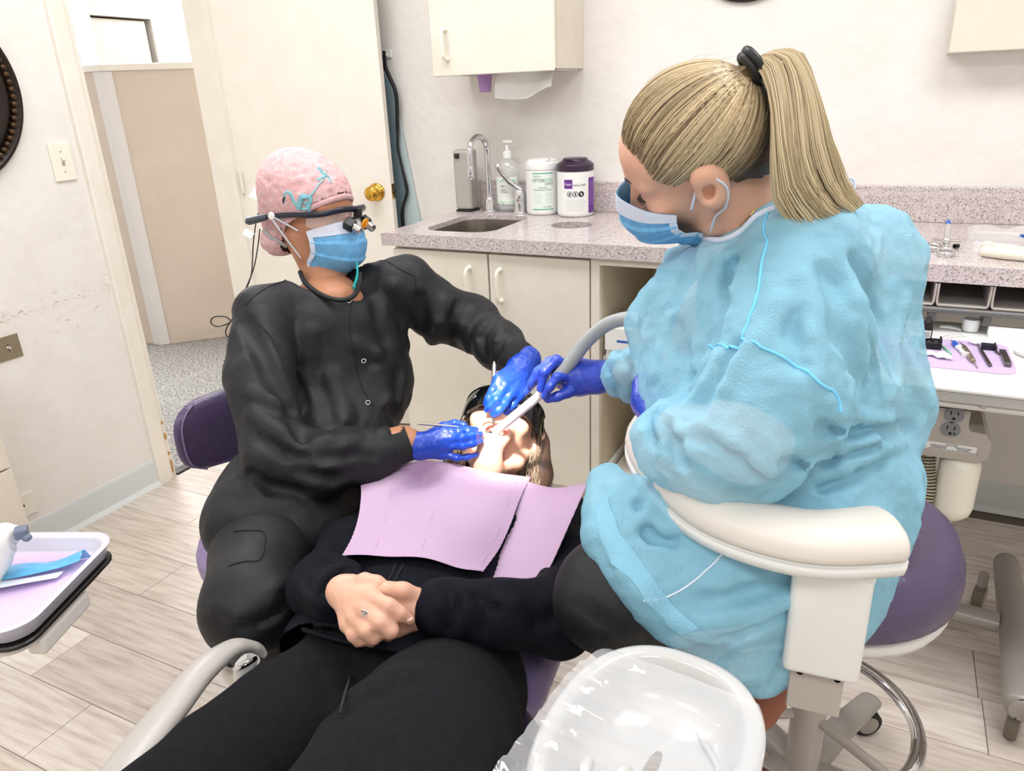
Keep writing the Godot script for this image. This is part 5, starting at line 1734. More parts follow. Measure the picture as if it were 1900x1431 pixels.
	for s in [[0.39, 0], [-0.09, 1]]:
		m = MB.new()
		var x: float = s[0]
		m.tube(spline([Vector3(x + 0.012, 0.107, -2.03), Vector3(x + 0.01, 0.108, -2.02), Vector3(x, 0.108, -1.75), Vector3(x - 0.015, 0.106, -1.50), Vector3(x - 0.016, 0.105, -1.485)], 4), ramp([0.012, 0.03, 0.032, 0.032, 0.012], 4), 14)
		part(c, "runner", m, M.foot_grey)
		for z in [-1.52, -1.97]:
			var w := Vector3(x - 0.012 + (0.0 if z > -1.7 else -0.03), 0.034, z + 0.0)
			var Bc := Basis(Vector3.UP, Vector3(0.96, 0, 0.28), Vector3(0.28, 0, -0.96))
			m = MB.new()
			m.lathe(w, [Vector2(0, -0.012), Vector2(0.03, -0.012), Vector2(0.034, -0.009), Vector2(0.034, 0.009), Vector2(0.03, 0.012), Vector2(0, 0.012)], 24, Bc)
			var wh := part(c, "caster", m, M.caster_rim)
			m = MB.new()
			m.lathe(w, [Vector2(0, 0.0145), Vector2(0.024, 0.0145), Vector2(0.027, 0.012)], 24, Bc)
			m.lathe(w, [Vector2(0.027, -0.012), Vector2(0.024, -0.0145), Vector2(0, -0.0145)], 24, Bc)
			part(wh, "hub", m, M.foot_grey)
			m = MB.new()
			m.tube([w + Vector3(0, 0.03, 0), w + Vector3(0, 0.07, 0)], 0.012, 10)
			part(wh, "fork", m, M.foot_grey)
	# things on the cart
	var y := top + 0.0005
	m = MB.new()
	m.prism(rrect(0.36, 0.205, 0.03, 6), Vector3(0.095, y, -1.765), Vector3.RIGHT, Vector3(0, 0, 1), Vector3(0, 0.0012, 0))
	solo("cart_mat", "lilac paper mat with rounded corners on the cart", "mat", Vector3(0.075, y, -1.765), m, M.mauve)
	y += 0.0012
	var bl := thing("bottle_block", "black plastic holder block under the small black bottle", "holder", Vector3(0.118, y, -1.795))
	m = MB.new()
	m.rbox(Vector3(0.118, y + 0.008, -1.795), Vector3(0.026, 0.008, 0.018), 0.002)
	for s in [-1, 1]: m.rbox(Vector3(0.118 + s * 0.0255, y + 0.011, -1.795), Vector3(0.002, 0.011, 0.018), 0.0015)
	part(bl, "block", m, M.black)
	for k in 3:
		m = MB.new()
		m.lathe(Vector3(0.106 + k * 0.014, y + 0.0161, -1.787), [Vector2(0, 0.0004), Vector2(0.0022, 0.0004), Vector2(0.0022, 0)], 10)
		part(bl, "peg_hole", m, M.grey_plastic)
	var bo := Vector3(0.115, y + 0.0165, -1.803)
	var bt := thing("dropper_bottle", "small black dropper bottle with a white label", "bottle", bo)
	m = MB.new()
	m.lathe(bo, [Vector2(0, 0), Vector2(0.0095, 0), Vector2(0.0105, 0.002), Vector2(0.0105, 0.024), Vector2(0.009, 0.028)], 18)
	part(bt, "body", m, M.black)
	m = MB.new()
	m.lathe(bo, [Vector2(0.0098, 0.0275), Vector2(0.0098, 0.037), Vector2(0.0075, 0.041), Vector2(0.0035, 0.045), Vector2(0.003, 0.05), Vector2(0, 0.051)], 18)
	part(bt, "cap", m, M.black)
	m = MB.new()
	m.lathe(bo, [Vector2(0.0107, 0.004), Vector2(0.0107, 0.021)], 10, Basis.IDENTITY, PI * 0.25, PI * 0.8)
	part(bt, "label_paper", m, M.paper)
	for k in 4:
		m = MB.new()
		m.lathe(bo, [Vector2(0.0108, 0.007 + k * 0.003), Vector2(0.0108, 0.0085 + k * 0.003)], 8, Basis.IDENTITY, PI * 0.36, PI * (0.7 - 0.05 * (k % 2)))
		part(bt, "fine_print", m, M.text_grey)
	var gz := thing("gauze_stack", "stack of white gauze pads at the back of the cart", "gauze", Vector3(0.095, top, -1.945))
	for k in 6:
		m = MB.new()
		m.rbox(Vector3(0.098 + 0.002 * sin(k * 2.3), top + 0.0025 + k * 0.0032, -1.945), Vector3(0.026, 0.0014, 0.026), 0.001, Basis(Vector3.UP, 0.12 * sin(k * 1.7)), 1)
		part(gz, "pad", m, M.paper)
	m = MB.new()
	m.tube(spline([Vector3(0.148, top + 0.004, -1.955), Vector3(0.165, top + 0.0045, -1.958), Vector3(0.185, top + 0.004, -1.948), Vector3(0.192, top + 0.003, -1.943)], 4), ramp([0.005, 0.009, 0.006, 0.002], 4), 10, true, 0.45)
	solo("cotton_pad", "flat white cotton pad behind the lilac mat", "cotton", Vector3(0.168, top, -1.95), m, M.paper)
	m = MB.new()
	m.tube(spline([Vector3(0.15, top + 0.002, -1.88), Vector3(0.165, top + 0.002, -1.905), Vector3(0.18, top + 0.002, -1.915), Vector3(0.20, top + 0.003, -1.905), Vector3(0.186, top + 0.002, -1.897), Vector3(0.16, top + 0.002, -1.882)], 5), 0.0011, 6)
	solo("floss_strand", "thin white floss strand curled behind the lilac mat", "floss", Vector3(0.17, top, -1.9), m, M.paper)
	m = MB.new()
	m.lathe(Vector3(0.211, top, -1.955), [Vector2(0, 0.001), Vector2(0.0165, 0.001), Vector2(0.018, 0.004), Vector2(0.0185, 0.028), Vector2(0.017, 0.03), Vector2(0.0135, 0.0295), Vector2(0.012, 0.012), Vector2(0, 0.010)], 8)
	solo("glass_dish", "small faceted clear glass dish at the back of the cart", "glass dish", Vector3(0.211, top, -1.955), m, M.glass)
	m = MB.new()
	m.prism(PackedVector2Array([Vector2(-0.018, 0), Vector2(0.018, 0), Vector2(0.017, 0.006), Vector2(-0.006, 0.022), Vector2(-0.014, 0.02)]), Vector3(0.243, top + 0.0005, -1.925), Vector3(0, 0, 1), Vector3.UP, Vector3(0.07, 0, 0.002), 0.001)
	solo("folded_card", "folded white card propped at the back right of the cart", "card", Vector3(0.278, top, -1.925), m, M.paper)
	# tissue
	var rows := []
	for r in 8:
		var row := []
		for k in 14:
			var u := k / 13.0
			var v := r / 7.0
			row.append(Vector3(lerpf(0.098, 0.158, u) + 0.006 * v, y + 0.003 + 0.006 * absf(sin(u * 10.0 + v)) * (0.4 + 0.6 * u) * (1.0 - 0.4 * v), lerpf(-1.745, -1.705, v * (0.35 + 0.65 * u)) + 0.004 * sin(u * 13.0)))
		rows.append(row)
	m = MB.new()
	m.sheet(rows, 0.0008)
	solo("crumpled_tissue", "crumpled white tissue in front of the black block", "tissue", Vector3(0.125, y, -1.72), m, M.paper)
	m = MB.new()
	m.rbox(Vector3(0.071, y + 0.004, -1.80), Vector3(0.012, 0.004, 0.008), 0.002)
	solo("cotton_roll", "short white cotton roll at the gown's edge on the lilac mat", "cotton roll", Vector3(0.071, y, -1.80), m, M.paper)
	m = MB.new()
	m.tube([Vector3(0.139, y + 0.002, -1.828), Vector3(0.145, y + 0.002, -1.818), Vector3(0.163, y + 0.002, -1.752)], 0.0018, 6)
	solo("green_applicator", "thin green plastic applicator stick on the lilac mat", "applicator", Vector3(0.15, y, -1.79), m, M.green_plastic)
	var sy := thing("composite_syringe", "small white syringe with a blue grip on the lilac mat", "syringe", Vector3(0.18, y, -1.79))
	var sa := Vector3(0.170, y + 0.005, -1.835)
	var sb := Vector3(0.189, y + 0.006, -1.742)
	m = MB.new()
	m.tube([sa.lerp(sb, 0.0), sa.lerp(sb, 0.08), sa.lerp(sb, 0.2), sa.lerp(sb, 0.42)], [0.002, 0.0052, 0.0058, 0.005], 12)
	part(sy, "grip", m, M.blue_plastic)
	m = MB.new()
	m.tube([sa.lerp(sb, 0.42), sa.lerp(sb, 0.46), sa.lerp(sb, 0.48), sa.lerp(sb, 0.95)], [0.005, 0.0075, 0.0042, 0.0042], 12)
	part(sy, "barrel", m, M.paper)
	m = MB.new()
	var sd := (sb - sa).normalized()
	m.lathe(sb, [Vector2(0, -0.001), Vector2(0.0085, -0.001), Vector2(0.0085, 0.001), Vector2(0, 0.0012)], 18, Basis(sd.cross(Vector3.UP), sd, sd.cross(Vector3.UP).cross(sd)))
	part(sy, "thumb_plate", m, M.white_plastic)
	m = MB.new()
	m.tube([sa, sa - sd * 0.012 + Vector3(-0.002, 0, 0)], [0.0012, 0.0007], 6)
	part(sy, "needle", m, M.steel)
	var sl := thing("scaler", "double-ended steel hand instrument with a thick grip on the lilac mat", "instrument", Vector3(0.195, y, -1.76))
	m = MB.new()
	m.tube(spline([Vector3(0.188, y + 0.005, -1.815), Vector3(0.191, y + 0.005, -1.79), Vector3(0.196, y + 0.005, -1.745), Vector3(0.2, y + 0.005, -1.715), Vector3(0.201, y + 0.005, -1.71)], 4), ramp([0.003, 0.0055, 0.0058, 0.0052, 0.0028], 4), 12)
	part(sl, "grip", m, M.brass_dull)
	m = MB.new()
	m.tube(spline([Vector3(0.188, y + 0.005, -1.815), Vector3(0.185, y + 0.004, -1.835), Vector3(0.181, y + 0.003, -1.845)], 4), ramp([0.0015, 0.0012, 0.0006], 4), 8)
	m.tube(spline([Vector3(0.201, y + 0.005, -1.71), Vector3(0.204, y + 0.003, -1.692), Vector3(0.2065, y + 0.002, -1.68), Vector3(0.2055, y + 0.002, -1.676)], 4), ramp([0.0016, 0.0012, 0.001, 0.0006], 4), 8)
	part(sl, "tip", m, M.steel)
	var mi := thing("mouth_mirror", "steel mouth mirror with a bright round head on the lilac mat", "mouth mirror", Vector3(0.22, y, -1.78))
	m = MB.new()
	m.lathe(Vector3(0.2135, y + 0.010, -1.845), [Vector2(0, -0.001), Vector2(0.0128, -0.001), Vector2(0.0135, 0.0005), Vector2(0.0125, 0.0012), Vector2(0, 0.0013)], 24, Basis(Vector3.RIGHT, 0.35))
	part(mi, "mirror_head", m, M.paper)
	m = MB.new()
	m.tube(spline([Vector3(0.216, y + 0.006, -1.834), Vector3(0.219, y + 0.004, -1.81), Vector3(0.221, y + 0.004, -1.79), Vector3(0.229, y + 0.004, -1.705), Vector3(0.230, y + 0.004, -1.697)], 4), ramp([0.0012, 0.0015, 0.0034, 0.0036, 0.003], 4), 10)
	part(mi, "handle", m, M.steel_dark)
	var ar := thing("articulating_holder", "black hinged holder with a dark square pad on the lilac mat", "holder", Vector3(0.245, y, -1.77))
	m = MB.new()
	m.rbox(Vector3(0.235, y + 0.006, -1.818), Vector3(0.0125, 0.006, 0.008), 0.001)
	part(ar, "pad", m, M.navy)
	m = MB.new()
	m.rbox(Vector3(0.2485, y + 0.006, -1.815), Vector3(0.0015, 0.007, 0.019), 0.001)
	m.tube(spline([Vector3(0.2485, y + 0.004, -1.80), Vector3(0.252, y + 0.004, -1.785), Vector3(0.257, y + 0.005, -1.79), Vector3(0.259, y + 0.006, -1.80)], 4), 0.0022, 8)
	m.rbox(Vector3(0.2605, y + 0.005, -1.752), Vector3(0.006, 0.005, 0.045), 0.0015, Basis(Vector3.UP, 0.02))
	part(ar, "arm", m, M.steel_dark)
	m = MB.new()
	m.tube([Vector3(0.283, top + 0.006, -1.815), Vector3(0.29, top + 0.007, -1.80), Vector3(0.33, top + 0.008, -1.75)], [0.003, 0.006, 0.008], 12)
	solo("white_tube", "white plastic tube at the right edge of the cart", "tube", Vector3(0.30, top, -1.79), m, M.white_plastic)


func pad(parent: Node3D, nm: String, a: Vector3, b: Vector3, hw: float, th: float, up: Vector3, m: Material, taper := 1.0) -> MeshInstance3D:
	# cushion from a to b, rounded all round, with a stitched seam near its upper edge
	var d := (b - a)
	var L := d.length()
	d = d / L
	var s := d.cross(up).normalized()
	var n := s.cross(d)
	var mb := MB.new()
	var prof := [[0.80, 0.0, 0.0], [0.93, 0.12, 0.004], [1.0, 0.4, 0.0], [1.0, 0.66, 0.0], [0.975, 0.80, 0.0], [0.968, 0.82, -0.0015], [0.955, 0.86, 0.0], [0.90, 0.96, 0.0], [0.75, 1.0, 0.0], [0.3, 1.02, 0.0], [0.01, 1.025, 0.0]]
	var rows := []
	for q in prof:
		var row := []
		for p in rrect(hw * 2 * q[0] + 2 * q[2], L * lerpf(1.0, q[0], 0.6), minf(hw, L / 2) * 0.55 * q[0], 8):
			var t: float = p.y / L + 0.5
			row.append(a + d * (t * L) + s * p.x * lerpf(1.0, taper, t) + n * (q[1] - 1.0) * th)
		rows.append(row)
	mb.grid(rows, true, false, false)
	var c := Vector3.ZERO
	for p in rows[0]: c += p
	mb.grid([rows[0].map(func(p): return p.lerp(c / rows[0].size(), 0.98)), rows[0]], true, false, false)
	return part(parent, nm, mb, m)

func chairs() -> void:
	# ------------------------------------------------ the patient's chair
	var c := thing("dental_chair", "purple dental chair carrying the reclined patient", "dental chair", Vector3(-0.6, 0, -0.8))
	var up := Vector3.UP
	pad(c, "backrest", Vector3(-0.675, 0.445, -1.30), Vector3(-0.60, 0.440, -0.70), 0.225, 0.075, up, M.lilac, 1.0)
	pad(c, "headrest", Vector3(-0.70, 0.50, -1.44), Vector3(-0.675, 0.485, -1.27), 0.075, 0.06, up, M.lilac)
	pad(c, "seat", Vector3(-0.605, 0.44, -0.78), Vector3(-0.46, 0.50, -0.22), 0.25, 0.085, up, M.purple, 1.0)
	pad(c, "leg_rest", Vector3(-0.46, 0.50, -0.26), Vector3(-0.36, 0.36, 0.34), 0.24, 0.08, up, M.purple, 0.85)
	var m := MB.new()
	m.rbox(Vector3(-0.55, 0.33, -0.55), Vector3(0.14, 0.035, 0.28), 0.02, Basis(up, 0.15))
	m.rbox(Vector3(-0.53, 0.2, -0.5), Vector3(0.08, 0.14, 0.12), 0.03, Basis(up, 0.15))
	part(c, "lift", m, M.unit_white)
	m = MB.new()
	m.prism(rrect(0.42, 0.66, 0.1, 6), Vector3(-0.53, 0.0, -0.45), Vector3.RIGHT, Vector3(0, 0, 1), Vector3(0, 0.055, 0), 0.012)
	part(c, "floor_plate", m, M.unit_white)
	# swept armrest
	m = MB.new()
	var ap := spline([Vector3(-0.7648, 0.5249, -0.64), Vector3(-0.7757, 0.5439, -0.6308), Vector3(-0.7833, 0.5632, -0.5993), Vector3(-0.7738, 0.577, -0.538), Vector3(-0.7529, 0.5805, -0.4658), Vector3(-0.7352, 0.5801, -0.4023), Vector3(-0.7192, 0.5754, -0.3482), Vector3(-0.7059, 0.564, -0.3017)], 6)
	m.tube(ap, ramp([0.007, 0.014, 0.021, 0.025, 0.027, 0.028, 0.029, 0.029], 6), 18, true, 0.62, Vector3(-0.1924, 0.9747, 0.0894))
	part(c, "armrest", m, M.arm_grey, "pale grey swept armrest")
	m = MB.new()
	m.tube(spline([Vector3(-0.7872, 0.5141, -0.6359), Vector3(-0.8029, 0.4898, -0.6293), Vector3(-0.8128, 0.4167, -0.6403)], 5), ramp([0.012, 0.018, 0.02], 5), 12)
	part(c, "armrest_post", m, M.unit_white)
	m = MB.new()
	m.lathe(Vector3(-0.7954, 0.5037, -0.6272), [Vector2(0.0165, 0), Vector2(0.0195, 0.002), Vector2(0.0195, 0.006), Vector2(0.0165, 0.008)], 18, Basis(Vector3(0.6641, 0.5401, 0.6303), Vector3(-0.3873, 0.8871, -0.0745), Vector3(0.7214, 0.2232, -0.8245)).orthonormalized())
	part(c, "post_ring", m, M.chrome)

	# ------------------------------------------------ spittoon bowl wrapped in film
	var y := 0.70
	var bc := Vector3(-0.147, y, -0.575)
	var b := thing("spittoon", "white spittoon bowl covered with clear plastic film", "spittoon", Vector3(-0.147, 0, -0.5))
	var outline := func(k: float) -> Array:      # k grows the outline outwards
		var o := []
		for i in 64:
			var a := TAU * i / 64.0
			var ca := cos(a)
			var sa := sin(a)
			var p := Vector3(signf(ca) * pow(absf(ca), 0.82) * (0.107 + k), 0, signf(sa) * pow(absf(sa), 0.9) * ((0.126 if sa < 0 else 0.165) + k))
			o.append(bc + p.rotated(Vector3.UP, -0.10))
		return o
	var rows := []
	for q in [[-0.012, -0.065], [-0.004, -0.05], [0.0, -0.02], [0.0, -0.006], [-0.003, 0.0], [-0.008, 0.002], [-0.016, 0.0015], [-0.021, -0.003], [-0.026, -0.014], [-0.034, -0.034], [-0.048, -0.046], [-0.07, -0.053], [-0.1, -0.056]]:
		var row := []
		for p in outline.call(q[0]): row.append(p + Vector3(0, q[1], 0))
		rows.append(row)
	m = MB.new()
	m.grid(rows, true, false, true)
	part(b, "bowl", m, M.bowl)
	m = MB.new()
	m.tube(spline([bc + Vector3(0.035, -0.044, -0.055), bc + Vector3(0.068, -0.0425, -0.01), bc + Vector3(0.06, -0.043, 0.045), bc + Vector3(0.02, -0.045, 0.075)], 6), ramp([0.002, 0.004, 0.004, 0.003], 6), 8)
	part(b, "bowl_ridge", m, M.bowl)
	var dc := bc + Vector3(0.022, -0.046, 0.075)
	m = MB.new()
	m.lathe(dc, [Vector2(0.016, 0.0), Vector2(0.019, 0.004), Vector2(0.02, 0.0)], 24)
	for k in 8: m.tube([dc + Vector3(cos(TAU * k / 8) * 0.005, 0.002, sin(TAU * k / 8) * 0.005), dc + Vector3(cos(TAU * k / 8) * 0.015, 0.003, sin(TAU * k / 8) * 0.015)], 0.0016, 6)
	part(b, "strainer", m, M.bowl)
	for q in [[-0.035, 0.062, -0.3], [-0.012, 0.055, 0.15]]:
		m = MB.new()
		var s := bc + Vector3(q[0], -0.042, q[1] + 0.05)
		m.tube(spline([s, s + Vector3(0, 0.04, -0.005), s + Vector3(q[2] * 0.02, 0.052, -0.028), s + Vector3(q[2] * 0.03, 0.044, -0.045)], 5), 0.0065, 12)
		part(b, "water_spout", m, M.bowl)
	m = MB.new()
	m.tube([bc + Vector3(0, -0.06, 0.05), bc + Vector3(0, -0.3, 0.09), Vector3(-0.15, 0.05, -0.45)], [0.06, 0.05, 0.06], 20)
	m.prism(rrect(0.24, 0.3, 0.05, 5), Vector3(-0.15, 0, -0.45), Vector3.RIGHT, Vector3(0, 0, 1), Vector3(0, 0.05, 0), 0.01)
	part(b, "pedestal", m, M.unit_white)
	var nz := fnl(91, 1.0, 3)
	var fr := []
	for i in 34:                                   # film stretched over the nearer part of the bowl, puckered at the rim
		var v := i / 33.0
		var row := []
		for k in 40:
			var u := k / 39.0
			var z := lerpf(-0.655, -0.40, v)
			var half := 0.1085 * sqrt(maxf(1.0 - pow(minf((z + 0.575) / 0.13, 0.0), 2.0), 0.05))
			var p := Vector3(bc.x + lerpf(-half, half, u), y + 0.003, z)
			var pucker := (0.0045 * absf(sin(v * 30.0 + u * 2.5 + 2.0 * nz.get_noise_2d(v * 6.0, u))) + 0.002 * nz.get_noise_2d(v * 60.0, u * 4.0)) * pow(1.0 - u, 1.2)
			p.y += pucker - 0.012 * sin(PI * u) * smoothstep(0.0, 0.3, v) + 0.0015
			if v > 0.75: p.y += 0.006 * nz.get_noise_2d(u * 12.0, v * 12.0) + 0.004
			row.append(bc + (p - bc).rotated(Vector3.UP, -0.10))
		fr.append(row)
	m = MB.new()
	m.sheet(fr, 0.0004)
	part(b, "film", m, M.film, "crinkled clear plastic film")

	# ------------------------------------------------ assistant's stool with body support
	var sc := Vector3(-0.01, 0.0, -1.16)
	var t := thing("assistant_stool", "purple stool with a cream body-support arm under the gowned assistant", "stool", sc)
	m = MB.new()
	rows = []
	for q in [[0.75, 0.56], [0.93, 0.562], [1.0, 0.575], [1.01, 0.60], [0.995, 0.622], [0.985, 0.625], [0.975, 0.63], [0.93, 0.652], [0.8, 0.665], [0.5, 0.668], [0.01, 0.666]]:
		var row := []
		for k in 48:
			var a := TAU * k / 48
			row.append(Vector3(sc.x + cos(a) * 0.19 * q[0], q[1] - 0.01, sc.z + sin(a) * 0.205 * q[0]))
		rows.append(row)
	m.grid(rows, true)
	part(t, "seat", m, M.purple)
	m = MB.new()
	m.lathe(Vector3(sc.x, 0.5, sc.z), [Vector2(0, -0.02), Vector2(0.05, -0.02), Vector2(0.12, -0.01), Vector2(0.175, 0.015), Vector2(0.182, 0.03), Vector2(0.178, 0.045), Vector2(0.165, 0.035), Vector2(0.1, 0.03), Vector2(0, 0.03)], 40)
	part(t, "seat_shell", m, M.unit_white)
	m = MB.new()
	m.tube([Vector3(sc.x, 0.09, sc.z), Vector3(sc.x, 0.30, sc.z), Vector3(sc.x, 0.301, sc.z), Vector3(sc.x, 0.5, sc.z)], [0.03, 0.03, 0.022, 0.022], 18)
	part(t, "gas_lift", m, M.greige)
	var ring := []
	for k in 49: ring.append(Vector3(sc.x + cos(TAU * k / 48) * 0.178, 0.24, sc.z + sin(TAU * k / 48) * 0.178))
	m = MB.new()
	m.tube(ring, 0.0125, 10, false, 0.8)
	part(t, "foot_ring", m, M.chrome)
	for k in 5:
		var a := 5.13 + TAU * k / 5
		var e := sc + Vector3(cos(a), 0, sin(a)) * 0.27
		m = MB.new()
		m.tube(spline([sc + Vector3(0, 0.10, 0), sc.lerp(e, 0.5) + Vector3(0, 0.098, 0), e + Vector3(0, 0.084, 0), e + Vector3(cos(a), 0, sin(a)) * 0.012 + Vector3(0, 0.08, 0)], 4), ramp([0.034, 0.028, 0.024, 0.012], 4), 12, true, 0.6)
		part(t, "leg", m, M.foot_grey)
		var Bc := Basis(Vector3.UP, Vector3(-sin(a + 0.6), 0, cos(a + 0.6)), Vector3(-sin(a + 0.6), 0, cos(a + 0.6)).cross(Vector3.UP) * -1.0)
		m = MB.new()
		m.lathe(e + Vector3(0, 0.031, 0), [Vector2(0, -0.014), Vector2(0.025, -0.014), Vector2(0.031, -0.01), Vector2(0.031, 0.01), Vector2(0.025, 0.014), Vector2(0, 0.014)], 24, Bc)
		var w := part(t, "caster", m, M.rubber)
		m = MB.new()
		m.lathe(e + Vector3(0, 0.031, 0), [Vector2(0, 0.016), Vector2(0.019, 0.016), Vector2(0.022, 0.0135)], 20, Bc)
		m.lathe(e + Vector3(0, 0.031, 0), [Vector2(0.022, -0.0135), Vector2(0.019, -0.016), Vector2(0, -0.016)], 20, Bc)
		part(w, "hub", m, M.foot_grey)
	for k in 3:
		var a := 0.6 + TAU * k / 3
		m = MB.new()
		m.tube([sc + Vector3(0, 0.236, 0), sc + Vector3(cos(a) * 0.17, 0.238, sin(a) * 0.17)], 0.009, 8)
		part(t, "ring_spoke", m, M.greige)
	# body-support arm: cushion, tray and bracket
	var arc := spline([Vector3(-0.290, 0.828, -1.03), Vector3(-0.270, 0.828, -0.95), Vector3(-0.215, 0.828, -0.875), Vector3(-0.13, 0.828, -0.80), Vector3(-0.035, 0.828, -0.785), Vector3(0.042, 0.828, -0.822)], 7)
	var wd := ramp([0.018, 0.028, 0.034, 0.039, 0.041, 0.043], 7)
	var n := arc.size()
	for lay in 2:
		rows = []
		var prof := [[-0.7, -0.012], [-0.95, -0.007], [-1.0, 0.002], [-0.92, 0.014], [-0.7, 0.022], [-0.3, 0.0265], [0.0, 0.0275], [0.3, 0.0265], [0.7, 0.022], [0.92, 0.014], [1.0, 0.002], [0.95, -0.007], [0.7, -0.012]] if lay == 0 else [[-0.75, -0.028], [-0.93, -0.026], [-0.99, -0.018], [-1.0, -0.0085], [1.0, -0.0085], [0.99, -0.018], [0.93, -0.026], [0.75, -0.028]]
		for i in range(-3, n + 3):
			var ii := clampi(i, 0, n - 1)
			var tt: Vector3 = (arc[mini(ii + 1, n - 1)] - arc[maxi(ii - 1, 0)]).normalized()
			var sd := tt.cross(Vector3.UP)
			var ext := 0.0
			var sc2 := 1.0
			if i < 0:
				ext = -0.012 * (1.0 - pow((3 + i) / 3.0, 2)); sc2 = [0.5, 0.82, 0.95][i + 3]
			elif i >= n:
				ext = 0.012 * (1.0 - pow((n + 2 - i) / 3.0, 2)) + 0.001; sc2 = [0.97, 0.88, 0.72][i - n]
			var row := []
			for q in prof: row.append(arc[ii] + tt * ext + sd * q[0] * wd[ii] * sc2 + Vector3.UP * (q[1] if absf(q[1]) < 1 else 0) * (sc2 if lay == 0 else 1.0))
			rows.append(row)
		m = MB.new()
		m.grid(rows, true, false, false)
		for e in [0, rows.size() - 1]:
			var cc := Vector3.ZERO
			for p in rows[e]: cc += p
			cc /= rows[e].size()
			m.grid([rows[e], rows[e].map(func(p): return p.lerp(cc, 0.97))], true, false, e == 0)
		part(t, "arm_cushion" if lay == 0 else "arm_tray", m, M.cushion if lay == 0 else M.unit_white)
	var pb := Vector3(-0.002, -0.045, -0.795)
	var pu := (Vector3(0.038, 0, -0.805) - Vector3(-0.13, 0, -0.79)).normalized()
	var pB := Basis(pu, Vector3.UP, pu.cross(Vector3.UP))
	m = MB.new()
	m.rbox(pb + Vector3(0, 0.765, -0.004), Vector3(0.043, 0.078, 0.018), 0.008, pB)
	part(t, "bracket_cover", m, M.unit_white)
	m = MB.new()
	m.rbox(pb + Vector3(0, 0.838, -0.004), Vector3(0.043, 0.006, 0.0185), 0.003, pB)
	part(t, "bracket_cap", m, M.unit_white)
	m = MB.new()
	m.rbox(pb + Vector3(-0.002, 0.655, -0.008), Vector3(0.031, 0.036, 0.005), 0.002, pB)
	m.tube([pb + Vector3(-0.002, 0.625, -0.012), pb + Vector3(-0.005, 0.55, -0.1), sc + Vector3(0, 0.47, 0.06)], 0.016, 10, true, 0.5)
	part(t, "bracket", m, M.greige)
	for s in [-1, 1]:
		m = MB.new()
		m.lathe(pb + pu * s * 0.021 + Vector3(0, 0.683, 0.0), [Vector2(0.004, -0.004), Vector2(0.004, 0.0), Vector2(0, 0.001)], 10, Basis(pu, pu.cross(Vector3.UP) * -1.0, Vector3.DOWN))
		part(t, "bolt", m, M.black)

	# ------------------------------------------------ dentist's stool
	var dcn := Vector3(-1.08, 0, -1.04)
	var st := thing("dentist_stool", "lilac upholstered stool under the dentist in black", "stool", dcn)
	m = MB.new()
	rows = []
	for q in [[0.75, 0.375], [0.95, 0.38], [1.0, 0.40], [1.0, 0.425], [0.97, 0.44], [0.85, 0.452], [0.5, 0.455], [0.01, 0.455]]:
		var row := []
		for k in 40: row.append(Vector3(dcn.x + cos(TAU * k / 40) * 0.20 * q[0], q[1], dcn.z + sin(TAU * k / 40) * 0.20 * q[0]))
		rows.append(row)
	m.grid(rows, true)
	part(st, "seat", m, M.lilac)
	var bk := Vector3(-1.2046, 0.6589, -1.1027)
	var bl := Vector3(0.53, 0.0, -0.85)
	var bn := Vector3(0.85, 0, 0.53)
	rows = []
	for i in 15:
		var v := i / 14.0 * 2.0 - 1.0
		var row := []
		for k in 32:
			var a := TAU * k / 32.0
			var ex := signf(cos(a)) * pow(absf(cos(a)), 0.6)
			var r := pow(maxf(1.0 - pow(absf(v), 3.2), 0.0), 0.4)
			var x := ex * 0.17 * lerpf(r, 1.0, 0.25) * (1.0 if r > 0.01 else 0.2)
			row.append(bk + bl * x + bn * (sin(a) * 0.03 * r + x * x * 1.6) + Vector3(0, v * 0.088, 0))
		rows.append(row)
	m = MB.new()
	m.grid(rows, true)
	part(st, "backrest", m, M.purple)
	m = MB.new()
	var seam := []
	for i in range(1, 14):
		var v := i / 14.0 * 2.0 - 1.0
		var r := pow(1.0 - pow(absf(v), 3.2), 0.4)
		var x := -0.155 * lerpf(r, 1.0, 0.25)
		seam.append(bk + bl * x + bn * (0.0215 * r + x * x * 1.6) + Vector3(0, v * 0.088, 0))
	m.tube(seam, 0.0018, 6)
	part(st, "piping", m, M.lilac)
	m = MB.new()
	m.tube(spline([bk - bn * 0.02, bk - bn * 0.06 + Vector3(0, -0.15, 0), dcn - bn * 0.2 + Vector3(0, 0.36, 0), dcn + Vector3(0, 0.35, 0)], 5), 0.016, 10)
	part(st, "back_bar", m, M.dark_metal)
	m = MB.new()
	m.tube([dcn + Vector3(0, 0.08, 0), dcn + Vector3(0, 0.38, 0)], 0.026, 14)
	part(st, "gas_lift", m, M.dark_metal)
	for k in 5:
		var a := 0.5 + TAU * k / 5
		var e := dcn + Vector3(cos(a), 0, sin(a)) * 0.25
		m = MB.new()
		m.tube([dcn + Vector3(0, 0.09, 0), e + Vector3(0, 0.07, 0)], [0.03, 0.02], 10, true, 0.6)
		part(st, "leg", m, M.dark_metal)
		m = MB.new()
		m.lathe(e + Vector3(0, 0.028, 0), [Vector2(0, -0.014), Vector2(0.028, -0.01), Vector2(0.028, 0.01), Vector2(0, 0.014)], 16, Basis(Vector3.UP, Vector3(-sin(a), 0, cos(a)), Vector3(cos(a), 0, sin(a))))
		part(st, "caster", m, M.rubber)


# ---------------------------------------------------------------- people
func person(label: String, base: Vector3) -> Node3D:
	return thing("person", label, "person", base)

